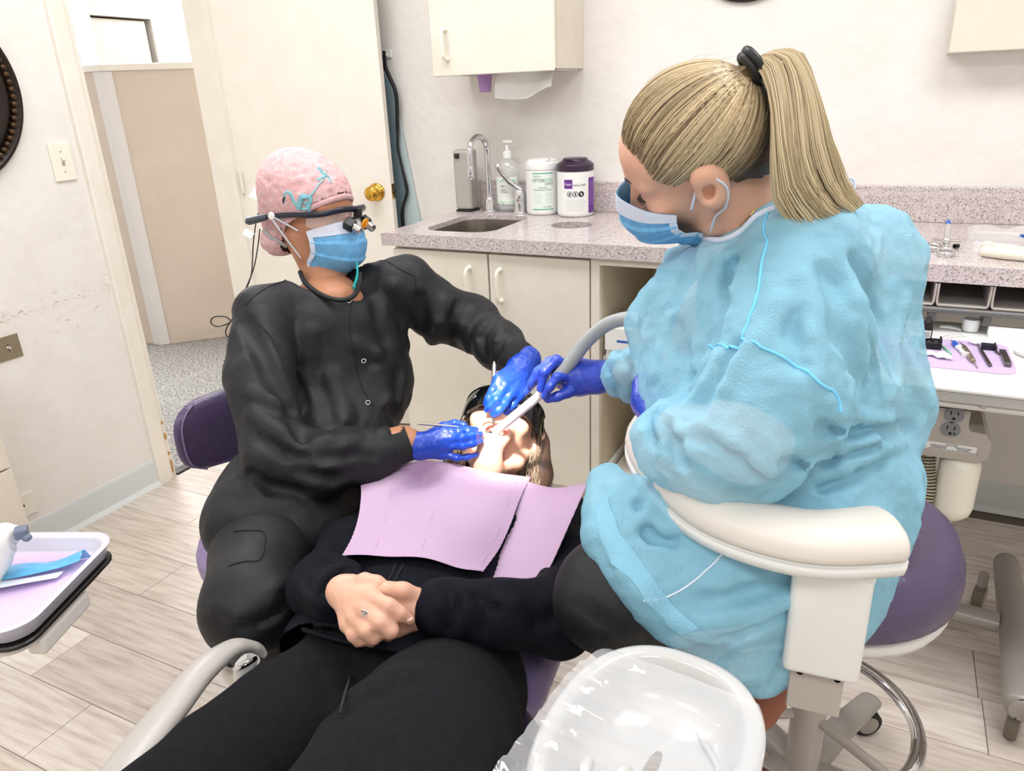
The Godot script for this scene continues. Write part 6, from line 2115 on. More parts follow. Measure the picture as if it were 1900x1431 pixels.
func head_into(mb: MB, T: Transform3D, s: float, mouth_open := 0.0, neck: Array = [], ears := true, cell := 0.004) -> Field:
	# head in its own axes: x to the person's left, y up, z to the front
	var f := Field.new(cell, 0.006)
	var L := func(x: float, y: float, z: float) -> Vector3: return T * (Vector3(x, y, z) * s)
	var B := T.basis
	f.ell(L.call(0, 0.035, -0.015), B, Vector3(0.071, 0.082, 0.092) * s)
	f.ell(L.call(0, -0.015, 0.028), B, Vector3(0.060, 0.075, 0.058) * s)
	f.ell(L.call(0, 0.045, 0.045), B, Vector3(0.058, 0.045, 0.045) * s)
	var jaw := -0.098 - 0.032 * mouth_open
	var jz := 0.070 - 0.022 * mouth_open
	for sg in [-1.0, 1.0]:
		f.cap(L.call(sg * 0.056, -0.04, -0.002), 0.014 * s, L.call(sg * 0.047, -0.075, 0.012), 0.015 * s)
		f.cap(L.call(sg * 0.047, -0.075, 0.012), 0.015 * s, L.call(sg * 0.014, jaw, jz - 0.004), 0.014 * s)
		f.ell(L.call(sg * 0.040, -0.022, 0.062), B, Vector3(0.022, 0.02, 0.02) * s)
		f.ell(L.call(sg * 0.032, 0.006, 0.070), B, Vector3(0.0135, 0.0115, 0.013) * s)
		f.cap(L.call(sg * 0.012, 0.026, 0.083), 0.0085 * s, L.call(sg * 0.047, 0.024, 0.066), 0.008 * s)
		f.ell(L.call(sg * 0.011, -0.034, 0.094), B, Vector3(0.008, 0.0075, 0.010) * s)
		f.bump(L.call(sg * 0.018, 0.006, 0.088), L.call(sg * 0.040, 0.008, 0.085), 0.011 * s, -0.005 * s)
		f.bump(L.call(sg * 0.022, 0.002, 0.087), L.call(sg * 0.042, 0.003, 0.082), 0.003 * s, -0.0025 * s)
		if ears:
			var e := []
			for k in 10:
				var a := lerpf(-2.3, 2.5, k / 9.0)
				e.append(L.call(sg * (0.079 - 0.003 * cos(a)), 0.004 + 0.022 * sin(a) - (0.005 if k == 0 else 0.0), -0.014 - 0.0125 * cos(a)))
			f.chain(e, [0.006 * s, 0.0056 * s, 0.0044 * s, 0.004 * s, 0.004 * s, 0.004 * s, 0.0042 * s, 0.0042 * s, 0.004 * s, 0.0034 * s])
			f.ell(L.call(sg * 0.075, 0.001, -0.015), B, Vector3(0.0055, 0.019, 0.011) * s)
			f.bump(L.call(sg * 0.081, 0.006, -0.014), L.call(sg * 0.08, -0.006, -0.010), 0.0085 * s, -0.013 * s)
			f.cap(L.call(sg * 0.079, 0.0, -0.001), 0.004 * s, L.call(sg * 0.076, -0.008, -0.001), 0.004 * s)
	f.ell(L.call(0, jaw, jz), B, Vector3(0.020 + 0.006 * mouth_open, 0.014 + 0.004 * mouth_open, 0.016 + 0.003 * mouth_open) * s)
	f.cap(L.call(0, 0.012, 0.084), 0.0085 * s, L.call(0, -0.028, 0.104), 0.0105 * s)
	f.ell(L.call(0, -0.045, 0.072), B, Vector3(0.034, 0.03, 0.022) * s)
	if mouth_open <= 0.0:
		f.cap(L.call(-0.018, -0.058, 0.088), 0.006 * s, L.call(0.018, -0.058, 0.088), 0.006 * s)
		f.cap(L.call(-0.016, -0.069, 0.087), 0.007 * s, L.call(0.016, -0.069, 0.087), 0.007 * s)
		f.bump(L.call(-0.024, -0.0635, 0.096), L.call(0.024, -0.0635, 0.096), 0.004 * s, -0.004 * s)
	else:
		for k in 12:
			var a := TAU * k / 12
			var b := TAU * (k + 1) / 12
			var p := L.call(cos(a) * 0.023, -0.066 + sin(a) * 0.017, 0.088 - 0.004 * absf(cos(a)) + 0.004 * sin(a))
			var q := L.call(cos(b) * 0.023, -0.066 + sin(b) * 0.017, 0.088 - 0.004 * absf(cos(b)) + 0.004 * sin(b))
			f.cap(p, 0.0062 * s, q, 0.0062 * s)
		f.cap(L.call(0, -0.092, 0.080), 0.017 * s, L.call(0, -0.118, 0.062), 0.018 * s, B.x, 1.5)
		f.bump(L.call(-0.012, -0.066, 0.088), L.call(0.012, -0.066, 0.088), 0.0125 * s, -0.05 * s)
	if neck.size() > 0:
		f.cap(L.call(0, -0.035, -0.022), 0.050 * s, neck[0], neck[1])
		if neck.size() > 3: f.cap(neck[0], neck[1], neck[2], neck[3])
	f.into(mb)
	return f

func mask(p: Node3D, T: Transform3D, s: float, loop_l: Array, loop_r: Array, drop := 0.132) -> MeshInstance3D:
	var L := func(x: float, y: float, z: float) -> Vector3: return T * (Vector3(x, y, z) * s)
	var surf := func(u: float, v: float, lift: float) -> Vector3:
		var a := u * 1.22
		var fz := 0.112 + 0.022 * sin(PI * minf(v * 1.25, 1.0)) - 0.046 * smoothstep(0.55, 1.0, v)
		var rx := 0.0765 * (1.0 - 0.20 * v * v)
		var zs := 0.012
		var ca := cos(a)
		var x := sin(a) * rx
		var nose := 0.010 * exp(-u * u * 14.0) * (1.0 - smoothstep(0.0, 0.5, v))
		var z := zs + (fz - zs) * pow(maxf(ca, 0.0), 1.05) + nose
		var y := lerpf(0.004, -drop, v) - 0.026 * pow(absf(u), 1.5) * (1.0 - v) + 0.05 * pow(absf(u), 1.8) * v
		var saw := fposmod(v * 3.6, 1.0)
		var pleat := 0.0035 * (1.0 - saw) * smoothstep(0.12, 0.25, v) * (1.0 - smoothstep(0.8, 0.95, v))
		var n := Vector3(sin(a), 0, ca)
		return L.call(x + n.x * (pleat + lift), y, z + n.z * (pleat + lift))
	var rows := []
	for i in 45:
		var row := []
		for k in 33: row.append(surf.call(k / 16.0 - 1.0, i / 44.0, 0.0))
		rows.append(row)
	var m := MB.new()
	m.sheet(rows, -0.0012)
	var o := part(p, "mask", m, M.mask_blue, "blue pleated surgical mask")
	rows = []
	for i in 6:
		var row := []
		for k in 33: row.append(surf.call((k / 16.0 - 1.0) * 1.003, lerpf(-0.012, 0.16, i / 5.0), 0.0016))
		rows.append(row)
	m = MB.new()
	m.sheet(rows, -0.0006)
	part(o, "nose_band", m, M.mask_white)
	for sg in [-1.0, 1.0]:
		rows = []
		for i in 12:
			var row := []
			for k in 3: row.append(surf.call(sg * lerpf(0.93, 1.01, k / 2.0), lerpf(0.0, 1.0, i / 11.0), 0.0012))
			rows.append(row)
		m = MB.new()
		m.sheet(rows, -0.0006)
		part(o, "side_seam", m, M.mask_white)
	for q in [loop_l, loop_r]:
		if q.size() < 2: continue
		m = MB.new()
		m.tube(spline(q, 5), 0.0018, 6)
		part(o, "ear_loop", m, M.mask_white)
	return o

func fingers(f: Field, chains: Array, r: float) -> void:
	for c in chains:
		var rr := []
		var k: float = c[1]
		for i in c[0].size(): rr.append(r * k * lerpf(1.08, 0.80, float(i) / (c[0].size() - 1)))
		f.chain(c[0], rr)

func cloth_noise(seed_: int) -> FastNoiseLite: return fnl(seed_, 1.0, 2)

func people() -> void:
	dentist()
	print("dentist ", Time.get_ticks_msec())
	patient()
	print("patient ", Time.get_ticks_msec())
	assistant()

func dentist() -> void:
	var p := person("seated person in black scrub jacket, pink cap, loupes and blue mask", Vector3(-1.04, 0.46, -1.05))
	var lat := Vector3(0.53, 0.03, -0.85).normalized()
	var fwd := Vector3(0.85, 0, 0.53)
	var shR := Vector3(-1.1202, 0.9041, -1.0969)
	var shL := Vector3(-0.9446, 0.9183, -1.3605)
	var elR := Vector3(-0.9728, 0.6964, -0.9234)
	var wrR := Vector3(-0.7847, 0.6842, -1.0733)
	var elL := Vector3(-0.8281, 0.8093, -1.4558)
	var wrL := Vector3(-0.6664, 0.7958, -1.3389)
	var hpR := Vector3(-1.0542, 0.5338, -0.9791)
	var knR := Vector3(-0.8746, 0.5259, -0.7294)
	var hs := 0.98
	var head := Transform3D(Basis(Vector3(-0.0196, -0.0707, -0.9945), Vector3(0.0457, 0.9936, -0.0635), Vector3(0.9967, -0.0691, -0.0041)).orthonormalized(), Vector3(-1.1247, 1.0734, -1.2896))
	var nb := Vector3(-1.0704, 0.917, -1.2422)
	var knL := knR + lat * 0.16 + Vector3(0.0, -0.13, 0.0)
	# body: head, neck, chest, arms to the wrists, legs
	var bm := MB.new()
	head_into(bm, head, hs, 0.0, [Vector3(-1.0968, 0.9621, -1.2728), 0.044, nb, 0.045], false)
	var f := Field.new(0.012, 0.012)
	f.cap(nb, 0.042, Vector3(-1.0176, 0.9175, -1.2053), 0.034, lat, 1.3)
	f.cap(nb + Vector3(0, -0.015, 0), 0.045, (shR + shL) / 2 + Vector3(0, -0.06, 0), 0.062, lat, 1.4)
	f.cap((shR + shL) / 2 + Vector3(0, -0.06, 0), 0.062, (hpR + Vector3(0.06, 0, -0.1)), 0.07, lat, 1.3)
	f.chain([shR, elR, wrR, Vector3(-0.7673, 0.6795, -1.0801)], [0.036, 0.032, 0.026, 0.024])
	f.chain([shL, elL, wrL], [0.036, 0.032, 0.022])
	f.chain([hpR, knR, knR + Vector3(-0.1, -0.34, -0.14)], [0.06, 0.045, 0.03])
	f.chain([hpR + lat * 0.18, knL, knL + Vector3(0, -0.30, -0.1)], [0.06, 0.045, 0.03])
	f.into(bm)
	part(p, "body", bm, M.skin_tan)
	# trousers
	f = Field.new(0.0085, 0.012)
	var hpL := hpR + lat * 0.18
	f.cap(hpR + Vector3(0, 0.03, 0), 0.095, hpL + Vector3(0, 0.03, 0), 0.095)
	f.chain([hpR, Vector3(-0.9539, 0.532, -0.8365), knR, knR + Vector3(-0.05, -0.12, -0.05), knR + Vector3(-0.12, -0.40, -0.16)], [0.098, 0.088, 0.074, 0.066, 0.05])
	f.ell(Vector3(-0.8792, 0.5118, -0.7209), Basis.IDENTITY, Vector3(0.07, 0.065, 0.07))
	f.chain([hpL + Vector3(0, -0.04, 0), knL, knL + Vector3(0, -0.32, -0.12)], [0.085, 0.068, 0.05])

	f.folds([Vector3(-0.876, 0.57, -0.656), Vector3(-0.836, 0.562, -0.663), Vector3(-0.806, 0.566, -0.703)], 0.014, 0.007)
	f.folds([Vector3(-0.864, 0.553, -0.649), Vector3(-0.827, 0.539, -0.659), Vector3(-0.794, 0.542, -0.709)], 0.010, -0.006)
	f.folds([Vector3(-0.824, 0.579, -0.689), Vector3(-0.811, 0.579, -0.723), Vector3(-0.811, 0.571, -0.76)], 0.012, 0.006)
	f.folds([Vector3(-0.8, 0.529, -0.688), Vector3(-0.792, 0.53, -0.711), Vector3(-0.79, 0.534, -0.736)], 0.010, 0.006)
	f.noise(cloth_noise(4), 0.0035, Vector3(9, 9, 9))
	var tm := MB.new()
	f.into(tm)
	var tr := part(p, "trousers", tm, M.black_cloth)
	for q in [[[Vector3(-0.895, 0.605, -0.712), Vector3(-0.875, 0.609, -0.727), Vector3(-0.858, 0.606, -0.745), Vector3(-0.874, 0.606, -0.773)], 0], [[Vector3(-0.954, 0.615, -0.783), Vector3(-0.924, 0.618, -0.792), Vector3(-0.896, 0.611, -0.799), Vector3(-0.858, 0.606, -0.747)], 0]]:
		var sm := MB.new()
		sm.tube(f.onto(spline(q[0], 5), 0.0005), 0.0016, 5)
		part(tr, "pocket_seam", sm, M.black_seam)
	# jacket
	f = Field.new(0.0062, 0.010)
	var mid := (shR + shL) / 2
	f.cap(mid + Vector3(0, -0.055, 0) + fwd * 0.01, 0.088, mid + Vector3(0.0, -0.20, 0.0) + fwd * 0.03, 0.10, lat, 1.35)
	f.cap(mid + Vector3(0.0, -0.20, 0.0) + fwd * 0.03, 0.10, Vector3(-0.981, 0.6088, -1.0854), 0.098, lat, 1.3)
	f.cap(Vector3(-0.981, 0.6088, -1.0854), 0.098, Vector3(-1.0239, 0.5164, -1.023), 0.115, lat, 1.35)
	f.cap(shR + Vector3(0, 0.012, 0), 0.045, nb + Vector3(0, 0.006, 0) - fwd * 0.0, 0.050)
	f.cap(shL + Vector3(0, 0.012, 0), 0.045, nb + Vector3(0, 0.006, 0) - fwd * 0.0, 0.050)
	f.chain([shR, Vector3(-1.0582, 0.8103, -1.0026), elR, Vector3(-0.8868, 0.674, -0.957), Vector3(-0.8246, 0.6731, -1.0242), Vector3(-0.8071, 0.6743, -1.0457)], [0.058, 0.063, 0.058, 0.057, 0.047, 0.036])
	f.chain([shL, Vector3(-0.8893, 0.8463, -1.405), elL, Vector3(-0.7358, 0.7879, -1.3967), wrL], [0.062, 0.062, 0.058, 0.052, 0.034])
	f.cap(Vector3(-1.022, 0.5887, -0.9715), 0.10, Vector3(-0.9931, 0.5701, -0.9056), 0.105, lat, 1.2)
	f.cap(Vector3(-0.9822, 0.5356, -1.0285), 0.09, Vector3(-0.9332, 0.5387, -0.9221), 0.085, lat, 1.2)
	f.bump(Vector3(-1.0739, 0.9634, -1.2307), Vector3(-1.0139, 0.9603, -1.2416), 0.050, -0.14)
	# folds copied from the cloth
	f.folds([Vector3(-1.089, 0.912, -1.019), Vector3(-0.999, 0.84, -0.973), Vector3(-0.955, 0.772, -0.967), Vector3(-0.89, 0.729, -0.915)], 0.016, -0.0221)
	f.folds([Vector3(-0.992, 0.779, -0.909), Vector3(-0.937, 0.753, -0.914), Vector3(-0.892, 0.729, -0.914)], 0.014, 0.0187)
	f.folds([Vector3(-1.011, 0.811, -0.93), Vector3(-0.972, 0.793, -0.947), Vector3(-0.945, 0.759, -0.961)], 0.012, 0.0136)
	f.folds([Vector3(-0.961, 0.747, -0.883), Vector3(-0.911, 0.719, -0.892), Vector3(-0.88, 0.714, -0.904)], 0.011, -0.0170)
	f.folds([Vector3(-0.89, 0.725, -0.911), Vector3(-0.861, 0.733, -0.953), Vector3(-0.831, 0.724, -0.991)], 0.014, 0.0153)
	f.folds([Vector3(-0.886, 0.692, -0.892), Vector3(-0.834, 0.671, -0.922), Vector3(-0.799, 0.669, -0.972)], 0.013, -0.0136)
	f.folds([Vector3(-0.851, 0.712, -0.92), Vector3(-0.821, 0.705, -0.959), Vector3(-0.793, 0.693, -0.984)], 0.011, -0.0136)
	f.folds([Vector3(-0.931, 0.932, -1.296), Vector3(-0.937, 0.852, -1.323), Vector3(-0.929, 0.793, -1.312)], 0.015, 0.0204)
	f.folds([Vector3(-0.973, 0.957, -1.281), Vector3(-0.93, 0.877, -1.235), Vector3(-0.915, 0.808, -1.232)], 0.016, -0.0153)
	f.folds([Vector3(-0.886, 0.898, -1.327), Vector3(-0.885, 0.828, -1.337), Vector3(-0.91, 0.772, -1.346)], 0.014, -0.0221)
	f.folds([Vector3(-0.843, 0.885, -1.368), Vector3(-0.854, 0.841, -1.346), Vector3(-0.898, 0.783, -1.375)], 0.014, 0.0170)
	f.folds([Vector3(-0.828, 0.878, -1.389), Vector3(-0.833, 0.85, -1.365), Vector3(-0.848, 0.778, -1.39)], 0.010, -0.0153)
	f.folds([Vector3(-0.799, 0.859, -1.409), Vector3(-0.81, 0.829, -1.38), Vector3(-0.806, 0.772, -1.381)], 0.012, 0.0153)
	f.folds([Vector3(-0.736, 0.843, -1.377), Vector3(-0.749, 0.82, -1.349), Vector3(-0.737, 0.783, -1.335)], 0.010, -0.0153)
	f.folds([Vector3(-0.705, 0.838, -1.366), Vector3(-0.708, 0.818, -1.332), Vector3(-0.709, 0.78, -1.325)], 0.009, 0.0119)
	f.folds([Vector3(-0.978, 0.78, -1.116), Vector3(-0.931, 0.715, -1.087), Vector3(-0.833, 0.718, -0.961)], 0.020, 0.0153)
	f.folds([Vector3(-1.02, 0.868, -1.118), Vector3(-1.025, 0.781, -1.097), Vector3(-0.968, 0.713, -1.048)], 0.020, 0.0136)
	f.folds([Vector3(-0.898, 0.758, -1.24), Vector3(-0.889, 0.69, -1.194), Vector3(-0.899, 0.635, -1.23)], 0.016, -0.0170)
	f.folds([Vector3(-0.916, 0.774, -1.188), Vector3(-0.895, 0.717, -1.187), Vector3(-0.804, 0.718, -1.047)], 0.014, 0.0119)
	f.folds([Vector3(-0.948, 0.837, -1.168), Vector3(-0.922, 0.81, -1.203), Vector3(-0.929, 0.793, -1.312)], 0.016, 0.0119)
	f.folds([Vector3(-0.964, 0.687, -0.859), Vector3(-0.94, 0.66, -0.868), Vector3(-0.891, 0.645, -0.895)], 0.012, -0.0204)
	for k in 7:
		var a: Vector3 = wrL.lerp(Vector3(-0.7358, 0.7879, -1.3967), 0.35 + 0.10 * k)
		var ax := (wrL - Vector3(-0.7358, 0.7879, -1.3967)).normalized()
		f.bump(a + Vector3(-0.0246, 0.0218, 0.039), a + Vector3(0.0473, 0.0187, 0.004), 0.007, 0.004 * (1 if k % 2 else -1))
	f.noise(cloth_noise(7), 0.007, Vector3(8, 5, 8))
	f.noise(cloth_noise(9), 0.0018, Vector3(26, 16, 26))
	var jm := MB.new()
	f.into(jm)
	var jk := part(p, "jacket", jm, M.black_cloth)
	# ribbed cuff, neckband, front placket, seams and snaps
	var cu := MB.new()
	var c0 := Vector3(-0.8198, 0.6724, -1.0348)
	var rows := []
	var ca := (wrR + Vector3(0.0108, -0.0005, -0.0052) - c0)
	var cb := Basis(ca.normalized().cross(Vector3.UP).normalized(), ca.normalized(), Vector3.UP).orthonormalized()
	for i in 9:
		var row := []
		for k in 96: row.append(c0 + ca * i / 8.0 + cb * Vector3(cos(TAU * k / 96), 0, sin(TAU * k / 96)) * (lerpf(0.0375, 0.034, i / 8.0) + 0.0007 * (k % 2)))
		rows.append(row)
	cu.grid(rows, true)
	part(jk, "cuff", cu, M.black_rib)
	cu = MB.new()
	cu.tube(spline([wrL + Vector3(-0.0192, 0.0101, 0.0053), wrL + Vector3(0.0087, -0.0115, 0.0006), wrL + Vector3(0.0149, -0.0173, 0.0001)], 3), [0.030, 0.037, 0.0385, 0.0385, 0.0385, 0.037, 0.034], 24)
	part(jk, "cuff", cu, M.black_rib)
	var seams := [[Vector3(-0.968, 0.919, -1.196), Vector3(-0.959, 0.881, -1.169), Vector3(-0.947, 0.816, -1.16), Vector3(-0.927, 0.752, -1.146), Vector3(-0.903, 0.71, -1.14), Vector3(-0.814, 0.725, -1.027)], [Vector3(-1.024, 0.985, -1.307), Vector3(-0.992, 0.976, -1.331), Vector3(-0.928, 0.966, -1.318), Vector3(-0.896, 0.948, -1.33)], [Vector3(-0.896, 0.948, -1.33), Vector3(-0.89, 0.905, -1.324), Vector3(-0.885, 0.855, -1.331), Vector3(-0.892, 0.805, -1.35)], [Vector3(-1.106, 0.974, -1.19), Vector3(-1.097, 0.966, -1.106), Vector3(-1.108, 0.939, -1.044)], [Vector3(-1.106, 0.935, -1.041), Vector3(-1.053, 0.902, -1.029), Vector3(-1.013, 0.865, -1.022), Vector3(-0.989, 0.828, -1.01)]]
	for q in seams:
		var sm := MB.new()
		sm.tube(f.onto(spline(q, 6), 0.0004), 0.0013, 5)
		part(jk, "seam", sm, M.black_seam)
	for q in f.onto([Vector3(-0.971, 0.919, -1.191), Vector3(-0.935, 0.802, -1.171), Vector3(-0.912, 0.723, -1.139)], 0.0005):
		var sn := MB.new()
		var nn: Vector3 = Vector3(0.4972, 0.4549, 0.7522)
		var u := nn.cross(Vector3.UP).normalized()
		var rg := []
		for k in 17: rg.append(q + nn * 0.0015 + (u * cos(TAU * k / 16) + nn.cross(u) * sin(TAU * k / 16)) * 0.0042)
		sn.tube(rg, 0.0011, 6, false)
		part(jk, "snap", sn, M.silver)
	var nbm := MB.new()
	nbm.tube(spline([Vector3(-1.1106, 0.9682, -1.2143), Vector3(-1.0804, 0.9549, -1.1899), Vector3(-1.0384, 0.9432, -1.1699), Vector3(-0.9975, 0.9336, -1.1623), Vector3(-0.9681, 0.9297, -1.1694), Vector3(-0.9577, 0.9338, -1.1921), Vector3(-0.9666, 0.9467, -1.2247), Vector3(-0.9827, 0.9644, -1.2532)], 5), 0.0052, 10)
	part(jk, "neckband", nbm, M.black_cloth)
	var ts := MB.new()
	ts.tube(spline([Vector3(-0.9841, 0.9857, -1.2498), Vector3(-0.9672, 0.9674, -1.2238), Vector3(-0.9597, 0.9481, -1.1975)], 5), 0.0055, 8, true, 0.4, Vector3(0.8985, -0.039, -0.4373))
	part(p, "undershirt", ts, M.teal_cloth, "edge of a teal shirt at the neckline")
	# cap with a gathered bun
	var hl := func(x: float, y: float, z: float) -> Vector3: return head * (Vector3(x, y, z) * hs)
	f = Field.new(0.0042, 0.006)
	f.ell(hl.call(0, 0.042, -0.012), head.basis, Vector3(0.083, 0.090, 0.106) * hs)
	f.ell(hl.call(0, 0.062, -0.035), head.basis, Vector3(0.079, 0.082, 0.088) * hs)
	var bun := Vector3(-1.2033, 1.0229, -1.2637)
	f.ell(bun, head.basis, Vector3(0.036, 0.031, 0.040))
	f.cap(bun, 0.026, hl.call(-0.01, -0.005, -0.075), 0.048)
	f.noise(fnl(14, 1.0, 3), 0.0035, Vector3(28, 28, 28), Basis.IDENTITY, true)
	f.folds([Vector3(-1.19, 1.053, -1.234), Vector3(-1.175, 1.036, -1.239), Vector3(-1.173, 1.002, -1.255)], 0.008, -0.006)
	f.folds([Vector3(-1.217, 1.035, -1.231), Vector3(-1.185, 1.023, -1.23), Vector3(-1.164, 1.015, -1.256)], 0.007, 0.005)
	var hb := head.basis
	var ho := head.origin
	var hinv := head.affine_inverse()
	f.clip = func(q: Vector3) -> bool:
		var l := (hinv * q) / hs
		return l.y > 0.056 - 0.62 * (0.09 - l.z) or l.z < -0.05
	var hem := []
	for k in 41:
		var a := lerpf(-2.0, 2.0, k / 40.0)
		var z := cos(a) * 0.092 - 0.012
		var yy := 0.056 - 0.62 * (0.09 - z)
		var rr := sqrt(maxf(1.0 - pow((yy - 0.042) / 0.09, 2.0), 0.02))
		hem.append(hl.call(sin(a) * 0.0835 * rr, yy, cos(a) * 0.1065 * rr - 0.012))
	var cm := MB.new()
	f.into(cm)
	var cap_ := part(p, "cap", cm, M.cap_pink, "pink scrub cap with teal flamingo print")
	for q in [[[Vector3(-1.095, 1.101, -1.218), Vector3(-1.084, 1.126, -1.222), Vector3(-1.07, 1.122, -1.229), Vector3(-1.077, 1.103, -1.226), Vector3(-1.097, 1.11, -1.217), Vector3(-1.106, 1.132, -1.215), Vector3(-1.117, 1.134, -1.213), Vector3(-1.125, 1.112, -1.21)], [0.007, 0.008, 0.006, 0.005, 0.003, 0.003, 0.003, 0.002]], [[Vector3(-1.089, 1.096, -1.221), Vector3(-1.081, 1.089, -1.227), Vector3(-1.074, 1.109, -1.226), Vector3(-1.085, 1.12, -1.222)], [0.005, 0.007, 0.006, 0.003]], [[Vector3(-1.07, 1.125, -1.23), Vector3(-1.058, 1.145, -1.245), Vector3(-1.054, 1.157, -1.26), Vector3(-1.058, 1.171, -1.276)], [0.003, 0.0016, 0.0016, 0.002]], [[Vector3(-1.062, 1.155, -1.249), Vector3(-1.052, 1.162, -1.27), Vector3(-1.044, 1.148, -1.267)], [0.003, 0.0025, 0.003]], [[Vector3(-1.071, 1.178, -1.267), Vector3(-1.057, 1.164, -1.265), Vector3(-1.049, 1.158, -1.272)], [0.004, 0.004, 0.002]]]:
		var fm := MB.new()
		fm.tube(f.onto(spline(q[0], 4), 0.0005), ramp(q[1], 4), 8, true, 0.22, Vector3(0.2149, 0.5596, 0.8489))
		part(cap_, "print", fm, M.print_teal)
	var bk := MB.new()
	bk.tube(f.onto(spline([Vector3(-1.124, 1.112, -1.211), Vector3(-1.124, 1.121, -1.211), Vector3(-1.119, 1.127, -1.212)], 3), 0.001), ramp([0.001, 0.0025, 0.0022], 3), 6, true, 0.4, Vector3(0.2149, 0.5596, 0.8489))
	part(cap_, "print", bk, M.text_dark)
	var el := MB.new()
	el.tube(f.onto(spline([Vector3(-1.212, 1.049, -1.235), Vector3(-1.193, 1.036, -1.23), Vector3(-1.177, 1.024, -1.236), Vector3(-1.168, 1.016, -1.247)], 4), 0.001), 0.0045, 8, true, 0.5, Vector3(0.4201, 0.3659, 0.8305))
	part(cap_, "tie_band", el, M.grey_cloth)
	var br := MB.new()
	br.tube(hem, 0.0042, 8, true, 1.6, head.basis.y)
	part(cap_, "hem", br, M.cap_pink)
	# mask
	mask(p, head, hs, [], [hl.call(-0.073, -0.022, 0.022), hl.call(-0.083, -0.006, -0.008), hl.call(-0.089, 0.004, -0.034), hl.call(-0.083, -0.03, -0.012), hl.call(-0.064, -0.082, 0.018)], 0.15)
	var bt := MB.new()
	bt.lathe(hl.call(-0.089, 0.006, -0.034), [Vector2(0, 0.003), Vector2(0.007, 0.003), Vector2(0.0085, 0.001), Vector2(0.0085, -0.002), Vector2(0, -0.002)], 18, Basis(head.basis.z, -head.basis.x, head.basis.y))
	part(p, "cap_button", bt, M.white_plastic)
	# gloves: right hand
	f = Field.new(0.0026, 0.0026)
	f.chain([Vector3(-0.7741, 0.6812, -1.0738), Vector3(-0.7539, 0.677, -1.0858)], [0.026, 0.027])
	for q in [[Vector3(-0.715, 0.6986, -1.1174), 0.0135], [Vector3(-0.7073, 0.6899, -1.1114), 0.0135], [Vector3(-0.707, 0.6769, -1.1071), 0.013], [Vector3(-0.7159, 0.6604, -1.1013), 0.0125]]:
		f.cap(Vector3(-0.7557, 0.6771, -1.0849), 0.023, q[0], q[1])
	fingers(f, [[[Vector3(-0.715, 0.6986, -1.1174), Vector3(-0.6894, 0.7035, -1.1241), Vector3(-0.6761, 0.7018, -1.1385), Vector3(-0.668, 0.6967, -1.156)], 1.0], [[Vector3(-0.7073, 0.6899, -1.1114), Vector3(-0.6733, 0.698, -1.1117), Vector3(-0.6608, 0.6968, -1.1296), Vector3(-0.6551, 0.6905, -1.1513)], 1.02], [[Vector3(-0.707, 0.6769, -1.1071), Vector3(-0.6712, 0.6817, -1.108), Vector3(-0.6579, 0.6822, -1.1246), Vector3(-0.6534, 0.6777, -1.1466)], 0.98], [[Vector3(-0.7159, 0.6604, -1.1013), Vector3(-0.6847, 0.6551, -1.1052), Vector3(-0.6685, 0.654, -1.1188), Vector3(-0.6585, 0.6518, -1.1374)], 0.88], [[Vector3(-0.7519, 0.6902, -1.1143), Vector3(-0.7302, 0.7022, -1.1354), Vector3(-0.709, 0.7079, -1.1438), Vector3(-0.6905, 0.7042, -1.1515)], 1.08]], 0.0072)
	f.noise(fnl(33, 1.0, 2), 0.0006, Vector3(60, 90, 60))
	f.folds([Vector3(-0.7548, 0.7174, -1.067), Vector3(-0.7446, 0.6908, -1.0544), Vector3(-0.7541, 0.6557, -1.0522)], 0.004, 0.003)
	f.folds([Vector3(-0.7597, 0.7128, -1.0625), Vector3(-0.7519, 0.6911, -1.0509), Vector3(-0.7608, 0.6579, -1.0498)], 0.003, 0.003)
	f.folds([Vector3(-0.7327, 0.7164, -1.0777), Vector3(-0.7306, 0.6879, -1.0662)], 0.003, -0.002)
	var gm := MB.new()
	f.into(gm)
	part(p, "glove", gm, M.glove_blue)
	# left hand
	f = Field.new(0.0026, 0.0026)
	f.chain([Vector3(-0.6359, 0.786, -1.332), Vector3(-0.6395, 0.775, -1.3072)], [0.030, 0.030])
	for q in [[Vector3(-0.655, 0.7738, -1.2386), 0.013], [Vector3(-0.6407, 0.7639, -1.2331), 0.0135], [Vector3(-0.6281, 0.7498, -1.2381), 0.0135], [Vector3(-0.6182, 0.739, -1.2516), 0.0125]]:
		f.cap(Vector3(-0.6393, 0.7729, -1.3064), 0.025, q[0], q[1])
	fingers(f, [[[Vector3(-0.655, 0.7738, -1.2386), Vector3(-0.6561, 0.7585, -1.2109), Vector3(-0.661, 0.7448, -1.2024), Vector3(-0.6677, 0.7334, -1.2024)], 1.05], [[Vector3(-0.6407, 0.7639, -1.2331), Vector3(-0.6424, 0.7465, -1.1993), Vector3(-0.6517, 0.7339, -1.1927), Vector3(-0.661, 0.7241, -1.1933)], 1.05], [[Vector3(-0.6281, 0.7498, -1.2381), Vector3(-0.6296, 0.7356, -1.2082), Vector3(-0.6375, 0.724, -1.1967), Vector3(-0.6469, 0.7158, -1.1931)], 1.02], [[Vector3(-0.6182, 0.739, -1.2516), Vector3(-0.6231, 0.7244, -1.233), Vector3(-0.6331, 0.7128, -1.2229), Vector3(-0.6419, 0.7062, -1.2155)], 0.9], [[Vector3(-0.6642, 0.7714, -1.2811), Vector3(-0.6732, 0.7572, -1.2582), Vector3(-0.6732, 0.7427, -1.2398), Vector3(-0.6694, 0.7336, -1.2221)], 1.1]], 0.0078)
	f.noise(fnl(34, 1.0, 2), 0.0006, Vector3(60, 90, 60))
